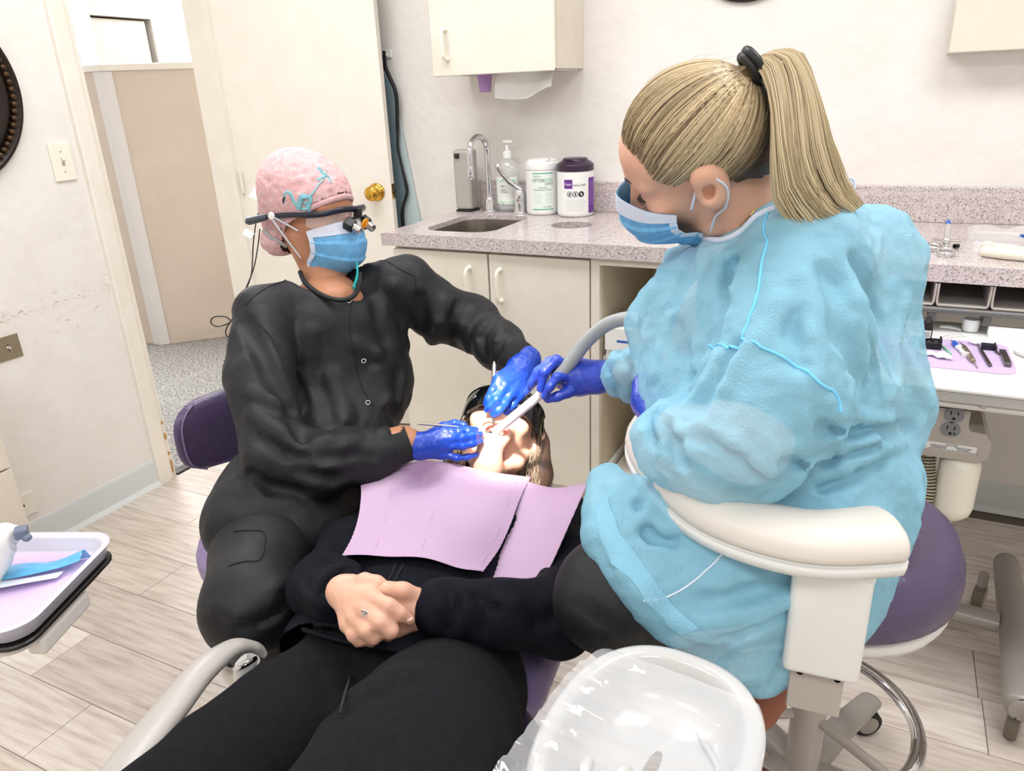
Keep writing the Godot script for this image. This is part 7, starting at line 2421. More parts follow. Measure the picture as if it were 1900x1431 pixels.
	f.folds([Vector3(-0.6544, 0.8036, -1.2942), Vector3(-0.6252, 0.7852, -1.2829), Vector3(-0.6092, 0.7608, -1.3043)], 0.004, 0.003)
	f.folds([Vector3(-0.6392, 0.7746, -1.2169), Vector3(-0.6458, 0.7572, -1.1999)], 0.003, -0.002)
	gm = MB.new()
	f.into(gm)
	part(p, "glove", gm, M.glove_blue)
	loupes(head, hs)
	# instruments held
	var hp := thing("explorer_probe", "steel hand instrument held upright in the dentist's raised glove", "instrument", Vector3(-0.6653, 0.7782, -1.2354))
	gm = MB.new()
	var ha := Vector3(-0.675, 0.8023, -1.2592)
	var hb2 := Vector3(-0.6467, 0.7147, -1.1903)
	gm.tube([ha, ha.lerp(hb2, 0.06), ha.lerp(hb2, 0.1), ha.lerp(hb2, 0.9), hb2], [0.0015, 0.0042, 0.0046, 0.0046, 0.003], 12)
	part(hp, "handle", gm, M.steel)
	gm = MB.new()
	gm.tube([hb2, Vector3(-0.644, 0.7018, -1.186), Vector3(-0.6423, 0.689, -1.1837), Vector3(-0.6447, 0.6819, -1.1829)], [0.0026, 0.0016, 0.0012, 0.0008], 8)
	part(hp, "tip", gm, M.steel_dark)
	var mi := thing("mirror_handle", "slim steel mirror handle held in the dentist's lower glove", "instrument", Vector3(-0.7307, 0.7128, -1.1133))
	gm = MB.new()
	gm.tube([Vector3(-0.7608, 0.7222, -1.0902), Vector3(-0.758, 0.7221, -1.0916), Vector3(-0.7, 0.7073, -1.1324), Vector3(-0.6733, 0.6957, -1.1589)], [0.001, 0.0026, 0.0026, 0.002], 10)
	part(mi, "handle", gm, M.steel)
	gm = MB.new()
	gm.tube([Vector3(-0.6733, 0.6957, -1.1589), Vector3(-0.6561, 0.6898, -1.171), Vector3(-0.6525, 0.6874, -1.1754)], 0.001, 8)
	gm.lathe(Vector3(-0.6492, 0.6835, -1.1801), [Vector2(0, -0.0008), Vector2(0.008, -0.0008), Vector2(0.0085, 0), Vector2(0, 0.0008)], 18, Basis(Vector3(0.8985, -0.039, -0.4373), Vector3(0.15, 0.9634, 0.2222), Vector3(0.4126, -0.2652, 0.8714)).orthonormalized())
	part(mi, "mirror_head", gm, M.chrome)

func loupes(head: Transform3D, hs: float) -> void:
	var L := func(x: float, y: float, z: float) -> Vector3: return head * (Vector3(x, y, z) * hs)
	var t := thing("loupes", "navy framed magnifying loupes with two grey barrels on the dentist's face", "loupes", head * Vector3(0, 0.015, 0.1))
	var m := MB.new()
	m.tube(spline([L.call(-0.078, 0.013, 0.045), L.call(-0.070, 0.018, 0.088), L.call(-0.04, 0.026, 0.112), L.call(0, 0.026, 0.122), L.call(0.04, 0.026, 0.112), L.call(0.070, 0.018, 0.088), L.call(0.078, 0.013, 0.045)], 5), 0.0036, 8, true, 1.7, head.basis.y)
	part(t, "frame", m, M.navy_gloss)
	for s in [-1.0, 1.0]:
		m = MB.new()
		m.tube(spline([L.call(s * 0.079, 0.014, 0.06), L.call(s * 0.084, 0.012, 0.02), L.call(s * 0.086, 0.006, -0.03), L.call(s * 0.086, 0.002, -0.055)], 5), 0.0024, 8, true, 2.3, head.basis.y)
		var tp := part(t, "temple", m, M.navy_gloss)
		m = MB.new()
		m.tube([L.call(s * 0.086, 0.004, -0.05), L.call(s * 0.086, 0.001, -0.057), L.call(s * 0.088, -0.010, -0.10), L.call(s * 0.088, -0.012, -0.106)], [0.004, 0.0075, 0.0085, 0.005], 12)
		part(tp, "battery_sleeve", m, M.slate_dark)
		var rows := []
		for i in 7:
			var row := []
			for k in 12:
				var u := k / 11.0
				var a := lerpf(0.12, 1.5, u)
				row.append(L.call(s * sin(a) * 0.077, lerpf(0.02, -0.030 + 0.02 * u * u, i / 6.0), 0.045 + cos(a) * 0.074 - 0.004 * i / 6.0))
			rows.append(row)
		m = MB.new()
		m.sheet(rows, 0.0012)
		part(t, "lens", m, M.lens_clear)
		var c: Vector3 = L.call(s * 0.028, -0.004, 0.122)
		var d := (L.call(s * 0.020, -0.022, 0.16) - c as Vector3).normalized()
		var u := d.cross(head.basis.y).normalized()
		var B := Basis(u, d, u.cross(d))
		m = MB.new()
		m.rbox(c + d * 0.002, Vector3(0.0115, 0.011, 0.010), 0.003, B.rotated(d, 0.6))
		var bb := part(t, "barrel", m, M.black)
		m = MB.new()
		m.lathe(c, [Vector2(0.0085, 0.010), Vector2(0.009, 0.012), Vector2(0.009, 0.018), Vector2(0.0082, 0.019), Vector2(0.0088, 0.02), Vector2(0.0088, 0.028), Vector2(0.007, 0.0285), Vector2(0, 0.026)], 20, B)
		part(bb, "objective", m, M.silver)
	m = MB.new()
	m.rbox(L.call(0, 0.018, 0.125), Vector3(0.006, 0.009, 0.008), 0.002, head.basis)
	m.tube([L.call(-0.03, 0.004, 0.12), L.call(0, 0.01, 0.128), L.call(0.03, 0.004, 0.12)], 0.003, 8)
	part(t, "bridge", m, M.black)
	m = MB.new()
	m.lathe(L.call(0.002, -0.004, 0.142), [Vector2(0, -0.002), Vector2(0.0105, -0.002), Vector2(0.0115, 0.0), Vector2(0.0105, 0.002), Vector2(0, 0.002)], 20, Basis(head.basis.x, (head.basis.z - head.basis.y * 0.35).normalized(), head.basis.x.cross((head.basis.z - head.basis.y * 0.35).normalized())))
	part(t, "light_filter", m, M.orange_clear)
	m = MB.new()
	m.tube(spline([Vector3(-1.2002, 1.0574, -1.2083), Vector3(-1.2067, 1.0183, -1.1998), Vector3(-1.2091, 0.9754, -1.1797), Vector3(-1.2136, 0.93, -1.1453), Vector3(-1.1937, 0.8984, -1.0933), Vector3(-1.2114, 0.8805, -1.0885), Vector3(-1.2369, 0.8737, -1.0787), Vector3(-1.2492, 0.8827, -1.0764), Vector3(-1.2396, 0.8942, -1.0803), Vector3(-1.2154, 0.8947, -1.0867), Vector3(-1.2042, 0.8869, -1.0889)], 6), 0.0014, 6)
	m.tube(spline([Vector3(-1.2435, 1.0977, -1.2764), Vector3(-1.2533, 1.076, -1.2618), Vector3(-1.2467, 1.0224, -1.2295), Vector3(-1.2268, 0.9605, -1.1882), Vector3(-1.2163, 0.9195, -1.1393), Vector3(-1.2047, 0.8906, -1.0964), Vector3(-1.2179, 0.8687, -1.0861), Vector3(-1.2162, 0.856, -1.0813), Vector3(-1.1951, 0.85, -1.0773)], 6), 0.0014, 6)
	part(t, "cable", m, M.black)
	for q in [[Vector3(-1.262, 1.124, -1.2785), 0.011, 0.017], [Vector3(-1.2435, 1.0438, -1.2165), 0.012, 0.008]]:
		m = MB.new()
		m.rbox(q[0], Vector3(q[1], q[2], 0.0012), 0.001, Basis(Vector3(0.8695, -0.4615, -0.1161), Vector3(0.3408, 0.7709, -0.512), Vector3(0.3239, 0.4163, 0.8569)).orthonormalized(), 1)
		part(t, "strap_tab", m, M.paper)


func strand_mesh(mb: MB, path: Array, r: float, col: Color, col2: Color, sides := 3) -> void:
	# one lock of hair, tapering at both ends
	var n := path.size()
	var o := mb.V.size()
	var up := Vector3(0.3, 0.5, 0.8)
	for i in n:
		var t: Vector3 = (path[mini(i + 1, n - 1)] - path[maxi(i - 1, 0)]).normalized()
		up = (up - t * up.dot(t)).normalized()
		var s := t.cross(up)
		var w := r * (0.35 + 0.65 * sin(PI * clampf(float(i) / (n - 1) * 0.9 + 0.08, 0, 1)))
		mb.tint = col.lerp(col2, float(i) / (n - 1))
		for k in sides:
			var d := s * cos(TAU * k / sides) + up * sin(TAU * k / sides)
			mb.vert(path[i] + d * w, d)
	for i in n - 1:
		for k in sides:
			var a := o + i * sides + k
			var b := o + i * sides + (k + 1) % sides
			mb.tri(a, b, b + sides); mb.tri(a, b + sides, a + sides)
	mb.tint = Color(1, 1, 1)

func patient() -> void:
	var p := person("person lying in the dental chair in dark clothes, hands clasped, mouth open", Vector3(-0.6, 0.45, -0.9))
	var lat := Vector3(0.975, 0.02, -0.2).normalized()
	var head := Transform3D(Basis(Vector3(0.9525, -0.1632, -0.2558), Vector3(-0.1715, 0.4054, -0.8986), Vector3(0.2512, 0.8997, 0.358)).orthonormalized(), Vector3(-0.6795, 0.6284, -1.2826))
	var L := func(x: float, y: float, z: float) -> Vector3: return head * Vector3(x, y, z)
	var shR := Vector3(-0.8119, 0.5251, -1.0377)
	var shL := Vector3(-0.4965, 0.5059, -1.2008)
	var elR := Vector3(-0.7426, 0.5754, -0.7577)
	var wrR := Vector3(-0.6271, 0.6438, -0.6958)
	var elL := Vector3(-0.3645, 0.5749, -0.8404)
	var wrL := Vector3(-0.5001, 0.6298, -0.7297)
	# body with bare hands
	var bm := MB.new()
	head_into(bm, head, 1.0, 1.0, [Vector3(-0.682, 0.5336, -1.2396), 0.054, Vector3(-0.6794, 0.512, -1.1832), 0.062], true, 0.0036)
	var f := Field.new(0.012, 0.012)
	f.cap(Vector3(-0.6664, 0.5271, -1.1844), 0.05, Vector3(-0.6571, 0.5162, -1.0639), 0.065, lat, 1.6)
	f.cap(Vector3(-0.6571, 0.5162, -1.0639), 0.065, Vector3(-0.61, 0.4879, -0.7742), 0.07, lat, 1.5)
	f.chain([shR, elR, wrR], [0.035, 0.03, 0.024])
	f.chain([shL, elL, wrL], [0.035, 0.03, 0.024])
	f.chain([Vector3(-0.6467, 0.4455, -0.737), Vector3(-0.6701, 0.4669, -0.578), Vector3(-0.6766, 0.4896, -0.4764)], [0.06, 0.055, 0.045])
	f.chain([Vector3(-0.5071, 0.4462, -0.7718), Vector3(-0.3908, 0.6159, -0.484)], [0.06, 0.055])
	f.into(bm)
	# her left hand, below
	f = Field.new(0.0028, 0.004)
	f.cap(wrL, 0.022, Vector3(-0.5153, 0.6243, -0.7257), 0.023)
	for q in [Vector3(-0.5535, 0.6519, -0.6968), Vector3(-0.5535, 0.6439, -0.6849), Vector3(-0.5505, 0.6278, -0.6829), Vector3(-0.5449, 0.6109, -0.6879)]: f.cap(Vector3(-0.5157, 0.6256, -0.7237), 0.020, q, 0.0125)
	fingers(f, [[[Vector3(-0.5535, 0.6519, -0.6968), Vector3(-0.5744, 0.6417, -0.6854), Vector3(-0.5929, 0.6309, -0.6833)], 1.0], [[Vector3(-0.5535, 0.6439, -0.6849), Vector3(-0.5728, 0.6288, -0.6745), Vector3(-0.5937, 0.6168, -0.6767)], 1.0], [[Vector3(-0.5505, 0.6278, -0.6829), Vector3(-0.5623, 0.6192, -0.6696), Vector3(-0.5807, 0.6055, -0.6722)], 0.98], [[Vector3(-0.5449, 0.6109, -0.6879), Vector3(-0.5583, 0.6037, -0.6768), Vector3(-0.573, 0.596, -0.678)], 0.9], [[Vector3(-0.5224, 0.6481, -0.7206), Vector3(-0.5392, 0.6669, -0.7023), Vector3(-0.556, 0.6735, -0.6883), Vector3(-0.5685, 0.6719, -0.6788)], 1.15]], 0.0088)
	f.into(bm)
	# her right hand, laid over it
	f = Field.new(0.0025, 0.0034)
	f.cap(wrR, 0.023, Vector3(-0.6325, 0.6504, -0.6839), 0.023)
	for q in [Vector3(-0.5636, 0.6765, -0.664), Vector3(-0.5653, 0.6642, -0.6505), Vector3(-0.5785, 0.6506, -0.6439), Vector3(-0.5938, 0.637, -0.6422)]: f.cap(Vector3(-0.6253, 0.6524, -0.68), 0.019, q, 0.0105)
	f.cap(Vector3(-0.6268, 0.6534, -0.6821), 0.017, Vector3(-0.6168, 0.6646, -0.6861), 0.013)
	fingers(f, [[[Vector3(-0.5636, 0.6765, -0.664), Vector3(-0.5324, 0.674, -0.6595), Vector3(-0.5196, 0.6621, -0.6643), Vector3(-0.5102, 0.6483, -0.6714)], 1.0], [[Vector3(-0.5653, 0.6642, -0.6505), Vector3(-0.5362, 0.6582, -0.6422), Vector3(-0.5227, 0.6449, -0.6455), Vector3(-0.5345, 0.6263, -0.6542)], 1.08], [[Vector3(-0.5785, 0.6506, -0.6439), Vector3(-0.5538, 0.6462, -0.6328), Vector3(-0.5451, 0.6351, -0.6359), Vector3(-0.5568, 0.6176, -0.644)], 1.05], [[Vector3(-0.5938, 0.637, -0.6422), Vector3(-0.5748, 0.6335, -0.631), Vector3(-0.5684, 0.625, -0.6341), Vector3(-0.5795, 0.6102, -0.6413)], 0.95], [[Vector3(-0.6168, 0.6646, -0.6861), Vector3(-0.5918, 0.6786, -0.6868), Vector3(-0.5714, 0.68, -0.6881), Vector3(-0.5586, 0.6737, -0.6895)], 1.12]], 0.0088)
	f.noise(fnl(44, 1.0, 2), 0.0005, Vector3(80, 80, 80))
	f.into(bm)
	part(p, "body", bm, M.skin_fair)
	var nm := MB.new()
	nm.ball(Vector3(-0.5083, 0.6532, -0.6679), Vector3(0.0048, 0.0024, 0.006), Basis(Vector3.UP, -0.6), 10)
	part(p, "fingernail", nm, M.nail)
	# inside of the mouth
	nm = MB.new()
	nm.ball(L.call(0, -0.066, 0.062), Vector3(0.021, 0.016, 0.018), head.basis, 16)
	part(p, "mouth", nm, M.mouth)
	nm = MB.new()
	nm.ball(L.call(0.002, -0.074, 0.072), Vector3(0.014, 0.007, 0.010), head.basis, 14)
	part(p, "tongue", nm, M.tongue)
	for k in 8:
		var a := lerpf(-1.15, 1.15, k / 7.0)
		nm = MB.new()
		nm.rbox(L.call(sin(a) * 0.0195, -0.0535, 0.070 + cos(a) * 0.0125), Vector3(0.0028, 0.0042, 0.0016), 0.0014, head.basis.rotated(head.basis.y, a))
		part(p, "tooth", nm, M.tooth)
	# lips
	nm = MB.new()
	var lp := []
	for k in 25:
		var a := TAU * k / 24
		lp.append(L.call(cos(a) * 0.0235, -0.066 + sin(a) * 0.0165, 0.0905 - 0.005 * absf(cos(a)) + 0.004 * sin(a)))
	nm.tube(lp, 0.0052, 10, false)
	part(p, "lips", nm, M.lips)
	# hair spread on the headrest
	var rng := RandomNumberGenerator.new()
	rng.seed = 5
	f = Field.new(0.006, 0.008)
	f.ell(L.call(0, 0.045, -0.028), head.basis, Vector3(0.083, 0.088, 0.088))
	f.chain([L.call(0.07, 0.02, -0.04), L.call(0.092, -0.05, -0.05), L.call(0.098, -0.10, -0.062)], [0.035, 0.03, 0.02])
	f.chain([L.call(-0.07, 0.02, -0.04), L.call(-0.085, -0.05, -0.055), L.call(-0.088, -0.085, -0.062)], [0.035, 0.026, 0.016])
	var hinv := head.affine_inverse()
	f.clip = func(q: Vector3) -> bool:
		var l := hinv * q
		return l.z < 0.018 + l.y * 0.35
	var hm := MB.new()
	hm.tint = Color(0.085, 0.05, 0.033)
	f.into(hm)
	for k in 620:
		var s := 1.0 if rng.randf() < 0.62 else -1.0
		var a := rng.randf_range(0.1, 1.5)
		var rt: Vector3 = L.call(s * 0.079 * sin(a), 0.03 + 0.09 * cos(a) * 0.8, 0.022 + rng.randf_range(-0.05, 0.0))
		var spread := rng.randf_range(0.0, 1.0)
		var len := rng.randf_range(0.75, 1.05)
		var wv := rng.randf_range(0, TAU)
		var path := []
		for i in 15:
			var t := i / 14.0 * len
			var q := Vector3(s * (0.079 * sin(a) + (0.018 + 0.02 * spread) * t + 0.004 * sin(t * 14.0 + wv)), 0.03 + 0.072 * cos(a) - (0.15 + 0.03 * cos(a)) * t, 0.02 - 0.05 * spread - 0.045 * t + 0.008 * sin(PI * t) + 0.004 * cos(t * 12.0 + wv))
			var e := Vector3(q.x / 0.083, (q.y - 0.045) / 0.09, (q.z + 0.02) / 0.09)
			if e.length() < 1.0: q = Vector3(e.normalized().x * 0.083, 0.045 + e.normalized().y * 0.09, -0.02 + e.normalized().z * 0.09)
			path.append(L.call(q.x, q.y, q.z))
		var g := rng.randf()
		strand_mesh(hm, path, rng.randf_range(0.0009, 0.0018), Color(0.09, 0.052, 0.032).lerp(Color(0.16, 0.10, 0.065), g), Color(0.22, 0.15, 0.10).lerp(Color(0.42, 0.33, 0.24), g))
	var hair := part(p, "hair", hm, M.hair, "loose brown wavy hair", true)
	hair.set_meta("kind", "stuff")
	# leggings
	f = Field.new(0.0085, 0.016)
	f.cap(Vector3(-0.6381, 0.4758, -0.7306), 0.10, Vector3(-0.5122, 0.4807, -0.7603), 0.105)
	f.chain([Vector3(-0.6374, 0.462, -0.7128), Vector3(-0.658, 0.4855, -0.5683), Vector3(-0.659, 0.5148, -0.4603), Vector3(-0.6546, 0.5334, -0.3503)], [0.104, 0.092, 0.081, 0.074])
	f.chain([Vector3(-0.4867, 0.466, -0.7306), Vector3(-0.431, 0.548, -0.5902), Vector3(-0.3711, 0.6456, -0.4588), Vector3(-0.3329, 0.6993, -0.3573)], [0.104, 0.104, 0.102, 0.09])
	f.chain([Vector3(-0.6546, 0.5334, -0.3503), Vector3(-0.7274, 0.3152, -0.2775)], [0.08, 0.06])
	f.chain([Vector3(-0.3329, 0.6993, -0.3573), Vector3(-0.3459, 0.3446, -0.3029)], [0.085, 0.06])
	f.folds([Vector3(-0.622, 0.579, -0.601), Vector3(-0.59, 0.565, -0.583), Vector3(-0.416, 0.754, -0.419)], 0.012, -0.008)
	f.folds([Vector3(-0.404, 0.762, -0.415), Vector3(-0.392, 0.762, -0.451), Vector3(-0.369, 0.75, -0.503)], 0.012, -0.007)
	f.noise(cloth_noise(23), 0.003, Vector3(7, 7, 7))
	var lm := MB.new()
	f.into(lm)
	var lg := part(p, "leggings", lm, M.legging)
	nm = MB.new()
	nm.tube(spline([Vector3(-0.598, 0.567, -0.653), Vector3(-0.588, 0.561, -0.626), Vector3(-0.438, 0.738, -0.454), Vector3(-0.412, 0.757, -0.418)], 5), 0.0014, 5)
	part(lg, "seam", nm, M.black_seam)
	# jacket
	f = Field.new(0.0072, 0.011)
	f.cap(Vector3(-0.6665, 0.5333, -1.1269), 0.075, Vector3(-0.6468, 0.5233, -1.0361), 0.085, lat, 1.75)
	f.cap(Vector3(-0.6468, 0.5233, -1.0361), 0.085, Vector3(-0.6265, 0.5218, -0.8531), 0.088, lat, 1.6)
	f.cap(Vector3(-0.6265, 0.5218, -0.8531), 0.088, Vector3(-0.5982, 0.5005, -0.7436), 0.105, lat, 1.7)
	f.cap(Vector3(-0.5982, 0.5005, -0.7436), 0.105, Vector3(-0.5813, 0.4985, -0.6971), 0.11, lat, 1.65)
	var fa := Field.new(0.0066, 0.010)
	fa.chain([shR, Vector3(-0.7859, 0.5574, -0.8845), elR, Vector3(-0.6809, 0.6094, -0.7197), Vector3(-0.653, 0.6321, -0.7016)], [0.05, 0.052, 0.05, 0.043, 0.038])
	fa.chain([shL, Vector3(-0.4096, 0.5403, -1.007), elL, Vector3(-0.4345, 0.605, -0.7761), Vector3(-0.4919, 0.6247, -0.7377), Vector3(-0.5022, 0.6298, -0.7287)], [0.052, 0.055, 0.055, 0.046, 0.038, 0.035])
	fa.folds([Vector3(-0.764, 0.623, -0.796), Vector3(-0.678, 0.658, -0.736), Vector3(-0.656, 0.648, -0.745)], 0.011, 0.0135)
	fa.folds([Vector3(-0.728, 0.64, -0.743), Vector3(-0.654, 0.671, -0.695), Vector3(-0.636, 0.666, -0.709)], 0.009, -0.0120)
	fa.folds([Vector3(-0.713, 0.625, -0.684), Vector3(-0.663, 0.635, -0.663), Vector3(-0.65, 0.605, -0.671)], 0.011, 0.0120)
	fa.folds([Vector3(-0.693, 0.646, -0.683), Vector3(-0.651, 0.662, -0.677), Vector3(-0.639, 0.668, -0.701)], 0.009, -0.0120)
	fa.folds([Vector3(-0.67, 0.611, -0.667), Vector3(-0.644, 0.64, -0.665), Vector3(-0.64, 0.657, -0.675)], 0.009, 0.0120)
	fa.folds([Vector3(-0.505, 0.669, -0.722), Vector3(-0.485, 0.656, -0.704), Vector3(-0.49, 0.623, -0.691)], 0.008, 0.0120)
	fa.folds([Vector3(-0.479, 0.667, -0.729), Vector3(-0.464, 0.653, -0.717), Vector3(-0.466, 0.623, -0.701)], 0.008, -0.0135)
	fa.folds([Vector3(-0.462, 0.662, -0.737), Vector3(-0.449, 0.647, -0.724), Vector3(-0.457, 0.617, -0.707)], 0.009, 0.0135)
	fa.folds([Vector3(-0.441, 0.654, -0.744), Vector3(-0.423, 0.644, -0.741), Vector3(-0.424, 0.619, -0.724)], 0.010, -0.0120)
	fa.folds([Vector3(-0.415, 0.651, -0.759), Vector3(-0.396, 0.641, -0.763), Vector3(-0.379, 0.615, -0.76)], 0.011, 0.0105)
	fa.folds([Vector3(-0.374, 0.613, -0.766), Vector3(-0.353, 0.614, -0.786), Vector3(-0.34, 0.626, -0.814)], 0.012, -0.0105)
	fa.noise(cloth_noise(26), 0.004, Vector3(8, 8, 8))
	f.noise(cloth_noise(25), 0.004, Vector3(8, 8, 8))
	var hn := Vector3(0.12, -0.1, 1.0).normalized()
	var hp := Vector3(-0.5805, 0.5715, -0.6815)
	var hp2 := Vector3(-0.4285, 0.5508, -0.7252)
	f.clip = func(q: Vector3) -> bool: return hn.dot(q - hp) < 0.03 * sin(clampf((q.x + 0.72) * 8.0, 0.0, 3.14)) - 0.008
	var jm := MB.new()
	f.into(jm)
	fa.into(jm)
	var jk := part(p, "jacket", jm, M.black_knit)
	for q in [[Vector3(-0.621, 0.614, -0.817), Vector3(-0.612, 0.612, -0.782), Vector3(-0.601, 0.613, -0.748)], [Vector3(-0.634, 0.614, -0.816), Vector3(-0.622, 0.611, -0.778), Vector3(-0.612, 0.612, -0.747)]]:
		nm = MB.new()
		nm.tube(f.onto(spline(q, 4), 0.0008), 0.0016, 5)
		part(jk, "zip", nm, M.black_seam)
	nm = MB.new()
	nm.tube(spline([Vector3(-0.699, 0.579, -0.661), Vector3(-0.649, 0.593, -0.649), Vector3(-0.599, 0.598, -0.648), Vector3(-0.566, 0.599, -0.653), Vector3(-0.528, 0.597, -0.663), Vector3(-0.487, 0.59, -0.68), Vector3(-0.45, 0.577, -0.705), Vector3(-0.421, 0.552, -0.744), Vector3(-0.416, 0.505, -0.801)], 6), 0.0035, 8)
	part(jk, "hem", nm, M.black_knit)
	nm = MB.new()
	nm.rbox(Vector3(-0.5837, 0.5907, -0.6582), Vector3(0.009, 0.004, 0.003), 0.001, Basis(Vector3(0.9304, -0.2715, -0.351), Vector3(0.1811, 0.9933, -0.2883), Vector3(0.4201, 0.3659, 0.8305)).orthonormalized())
	part(jk, "zip_end", nm, M.black_gloss)
	for q in [[Vector3(-0.6501, 0.6352, -0.6984), Vector3(0.6803, 0.1817, 0.2381), 0.037], [Vector3(-0.5065, 0.6315, -0.7272), Vector3(-0.9049, 0.0855, 0.42), 0.034]]:
		nm = MB.new()
		var d: Vector3 = (q[1] as Vector3).normalized()
		nm.tube([q[0] - d * 0.03, q[0] - d * 0.006, q[0], q[0] + d * 0.005, q[0] + d * 0.0055], [q[2] * 0.95, q[2] * 1.06, q[2] * 1.08, q[2] * 1.02, q[2] * 0.8], 28, false)
		part(jk, "cuff", nm, M.black_knit)
	# ring
	var rg := thing("finger_ring", "silver ring with a swirl setting on the patient's clasped hand", "ring", Vector3(-0.5538, 0.6603, -0.6378))
	var ra := Vector3(-0.5556, 0.662, -0.6479)
	var rx := (Vector3(-0.5362, 0.6582, -0.6422) - Vector3(-0.5653, 0.6642, -0.6505)).normalized()
	nm = MB.new()
	var u := rx.cross(Vector3.UP).normalized()
	var rp := []
	for k in 25: rp.append(ra + (u * cos(TAU * k / 24) + rx.cross(u) * sin(TAU * k / 24)) * 0.0102)
	nm.tube(rp, 0.0014, 8, false)
	part(rg, "band", nm, M.silver)
	nm = MB.new()
	var rc := ra + Vector3(-0.0025, 0.0048, 0.0082)
	nm.tube(spline([rc + Vector3(-0.005, 0.0039, 0.0008), rc + Vector3(-0.0007, 0.0054, 0.0004), rc + Vector3(0.0034, 0.0015, 0), rc + Vector3(0.0012, -0.0021, 0.0027), rc + Vector3(-0.003, -0.0004, 0.0029)], 5), 0.0013, 8)
	nm.ball(rc + Vector3(-0.0006, 0.0013, 0.0009), Vector3.ONE * 0.0022, Basis.IDENTITY, 10)
	part(rg, "setting", nm, M.silver)
	# dark glasses
	var gl := thing("dark_glasses", "dark wraparound protective glasses on the patient's face", "glasses", head * Vector3(0, 0.01, 0.09))
	var rows := []
	for i in 9:
		var row := []
		for k in 33:
			var a := lerpf(-1.5, 1.5, k / 32.0)
			var v := i / 8.0
			row.append(L.call(sin(a) * 0.083, lerpf(0.034, -0.016 - 0.010 * pow(absf(sin(a)), 2.0) + 0.016 * exp(-a * a * 30.0), v), 0.034 + cos(a) * 0.078 + 0.006 * sin(PI * v)))
		rows.append(row)
	nm = MB.new()
	nm.sheet(rows, 0.002)
	part(gl, "lens", nm, M.lens_dark)
	nm = MB.new()
	var tr := []
	for k in 33:
		var a := lerpf(-1.5, 1.5, k / 32.0)
		tr.append(L.call(sin(a) * 0.084, 0.035, 0.034 + cos(a) * 0.0785))
	nm.tube(tr, 0.003, 8)
	part(gl, "brow_bar", nm, M.black_gloss)
	for s in [-1.0, 1.0]:
		nm = MB.new()
		nm.tube(spline([L.call(s * 0.083, 0.03, 0.04), L.call(s * 0.086, 0.022, 0.005), L.call(s * 0.085, 0.012, -0.03)], 5), 0.0022, 8, true, 2.5, head.basis.y)
		part(gl, "temple", nm, M.black_gloss)
	# paper bib over the chest
	var bib := thing("dental_bib", "lilac paper bib spread over the patient's chest", "bib", Vector3(-0.6803, 0.5661, -0.9899))
	var top := [Vector3(-0.875, 0.607, -1.038), Vector3(-0.839, 0.598, -1.104), Vector3(-0.778, 0.603, -1.132), Vector3(-0.702, 0.604, -1.134), Vector3(-0.624, 0.605, -1.135), Vector3(-0.565, 0.579, -1.182)]
	var r1 := [Vector3(-0.835, 0.594, -0.992), Vector3(-0.805, 0.584, -1.045), Vector3(-0.749, 0.589, -1.081), Vector3(-0.661, 0.615, -1.052), Vector3(-0.598, 0.61, -1.064), Vector3(-0.546, 0.586, -1.091)]
	var r2 := [Vector3(-0.831, 0.554, -0.973), Vector3(-0.778, 0.565, -0.992), Vector3(-0.692, 0.605, -0.977), Vector3(-0.626, 0.61, -0.979), Vector3(-0.574, 0.602, -0.996), Vector3(-0.529, 0.581, -1.017)]
	var r3 := [Vector3(-0.759, 0.589, -0.863), Vector3(-0.704, 0.602, -0.873), Vector3(-0.648, 0.614, -0.885), Vector3(-0.595, 0.612, -0.896), Vector3(-0.549, 0.598, -0.915), Vector3(-0.518, 0.572, -0.947)]
	var r4 := [Vector3(-0.75, 0.578, -0.822), Vector3(-0.673, 0.608, -0.81), Vector3(-0.619, 0.614, -0.82), Vector3(-0.57, 0.611, -0.832), Vector3(-0.529, 0.599, -0.847), Vector3(-0.504, 0.584, -0.867)]
	var lift := [0.008, 0.014, 0.014, 0.014, 0.014]
	top[0] = Vector3(-0.8649, 0.6148, -1.0263); top[1] = Vector3(-0.8031, 0.6283, -1.0575); top[2] = Vector3(-0.745, 0.639, -1.0856); top[3] = Vector3(-0.6895, 0.6263, -1.1141); top[4] = Vector3(-0.6238, 0.6123, -1.1351); top[5] = Vector3(-0.5544, 0.603, -1.1601)
	r1[0] = Vector3(-0.8046, 0.6195, -0.9565); r2[0] = Vector3(-0.7651, 0.614, -0.8958); r3[0] = Vector3(-0.736, 0.6106, -0.8368); r4[0] = Vector3(-0.7199, 0.6069, -0.7891); r1[1] = Vector3(-0.7629, 0.6218, -0.9907); r2[1] = Vector3(-0.7298, 0.6113, -0.9306); r3[1] = Vector3(-0.7016, 0.6046, -0.8696)
	bib_sheet(bib, "front_sheet", [top, r1, r2, r3, r4], lift, 1.0)
	var g0 := [Vector3(-0.5599, 0.6073, -1.1472), Vector3(-0.491, 0.6158, -1.1316), Vector3(-0.4252, 0.6415, -1.128)]
	var g1 := [Vector3(-0.5349, 0.5811, -1.0339), Vector3(-0.4573, 0.5998, -1.0151), Vector3(-0.4089, 0.6369, -1.0078)]
	var g2 := [Vector3(-0.5189, 0.5725, -0.9539), Vector3(-0.4473, 0.5887, -0.9251), Vector3(-0.4009, 0.618, -0.9072)]
	var g3 := [Vector3(-0.5093, 0.5704, -0.8916), Vector3(-0.456, 0.5788, -0.8621), Vector3(-0.409, 0.587, -0.8473)]
	bib_sheet(bib, "side_fold", [g0, g1, g2, g3], [0.0, 0.0, 0.0, 0.0], 2.0)

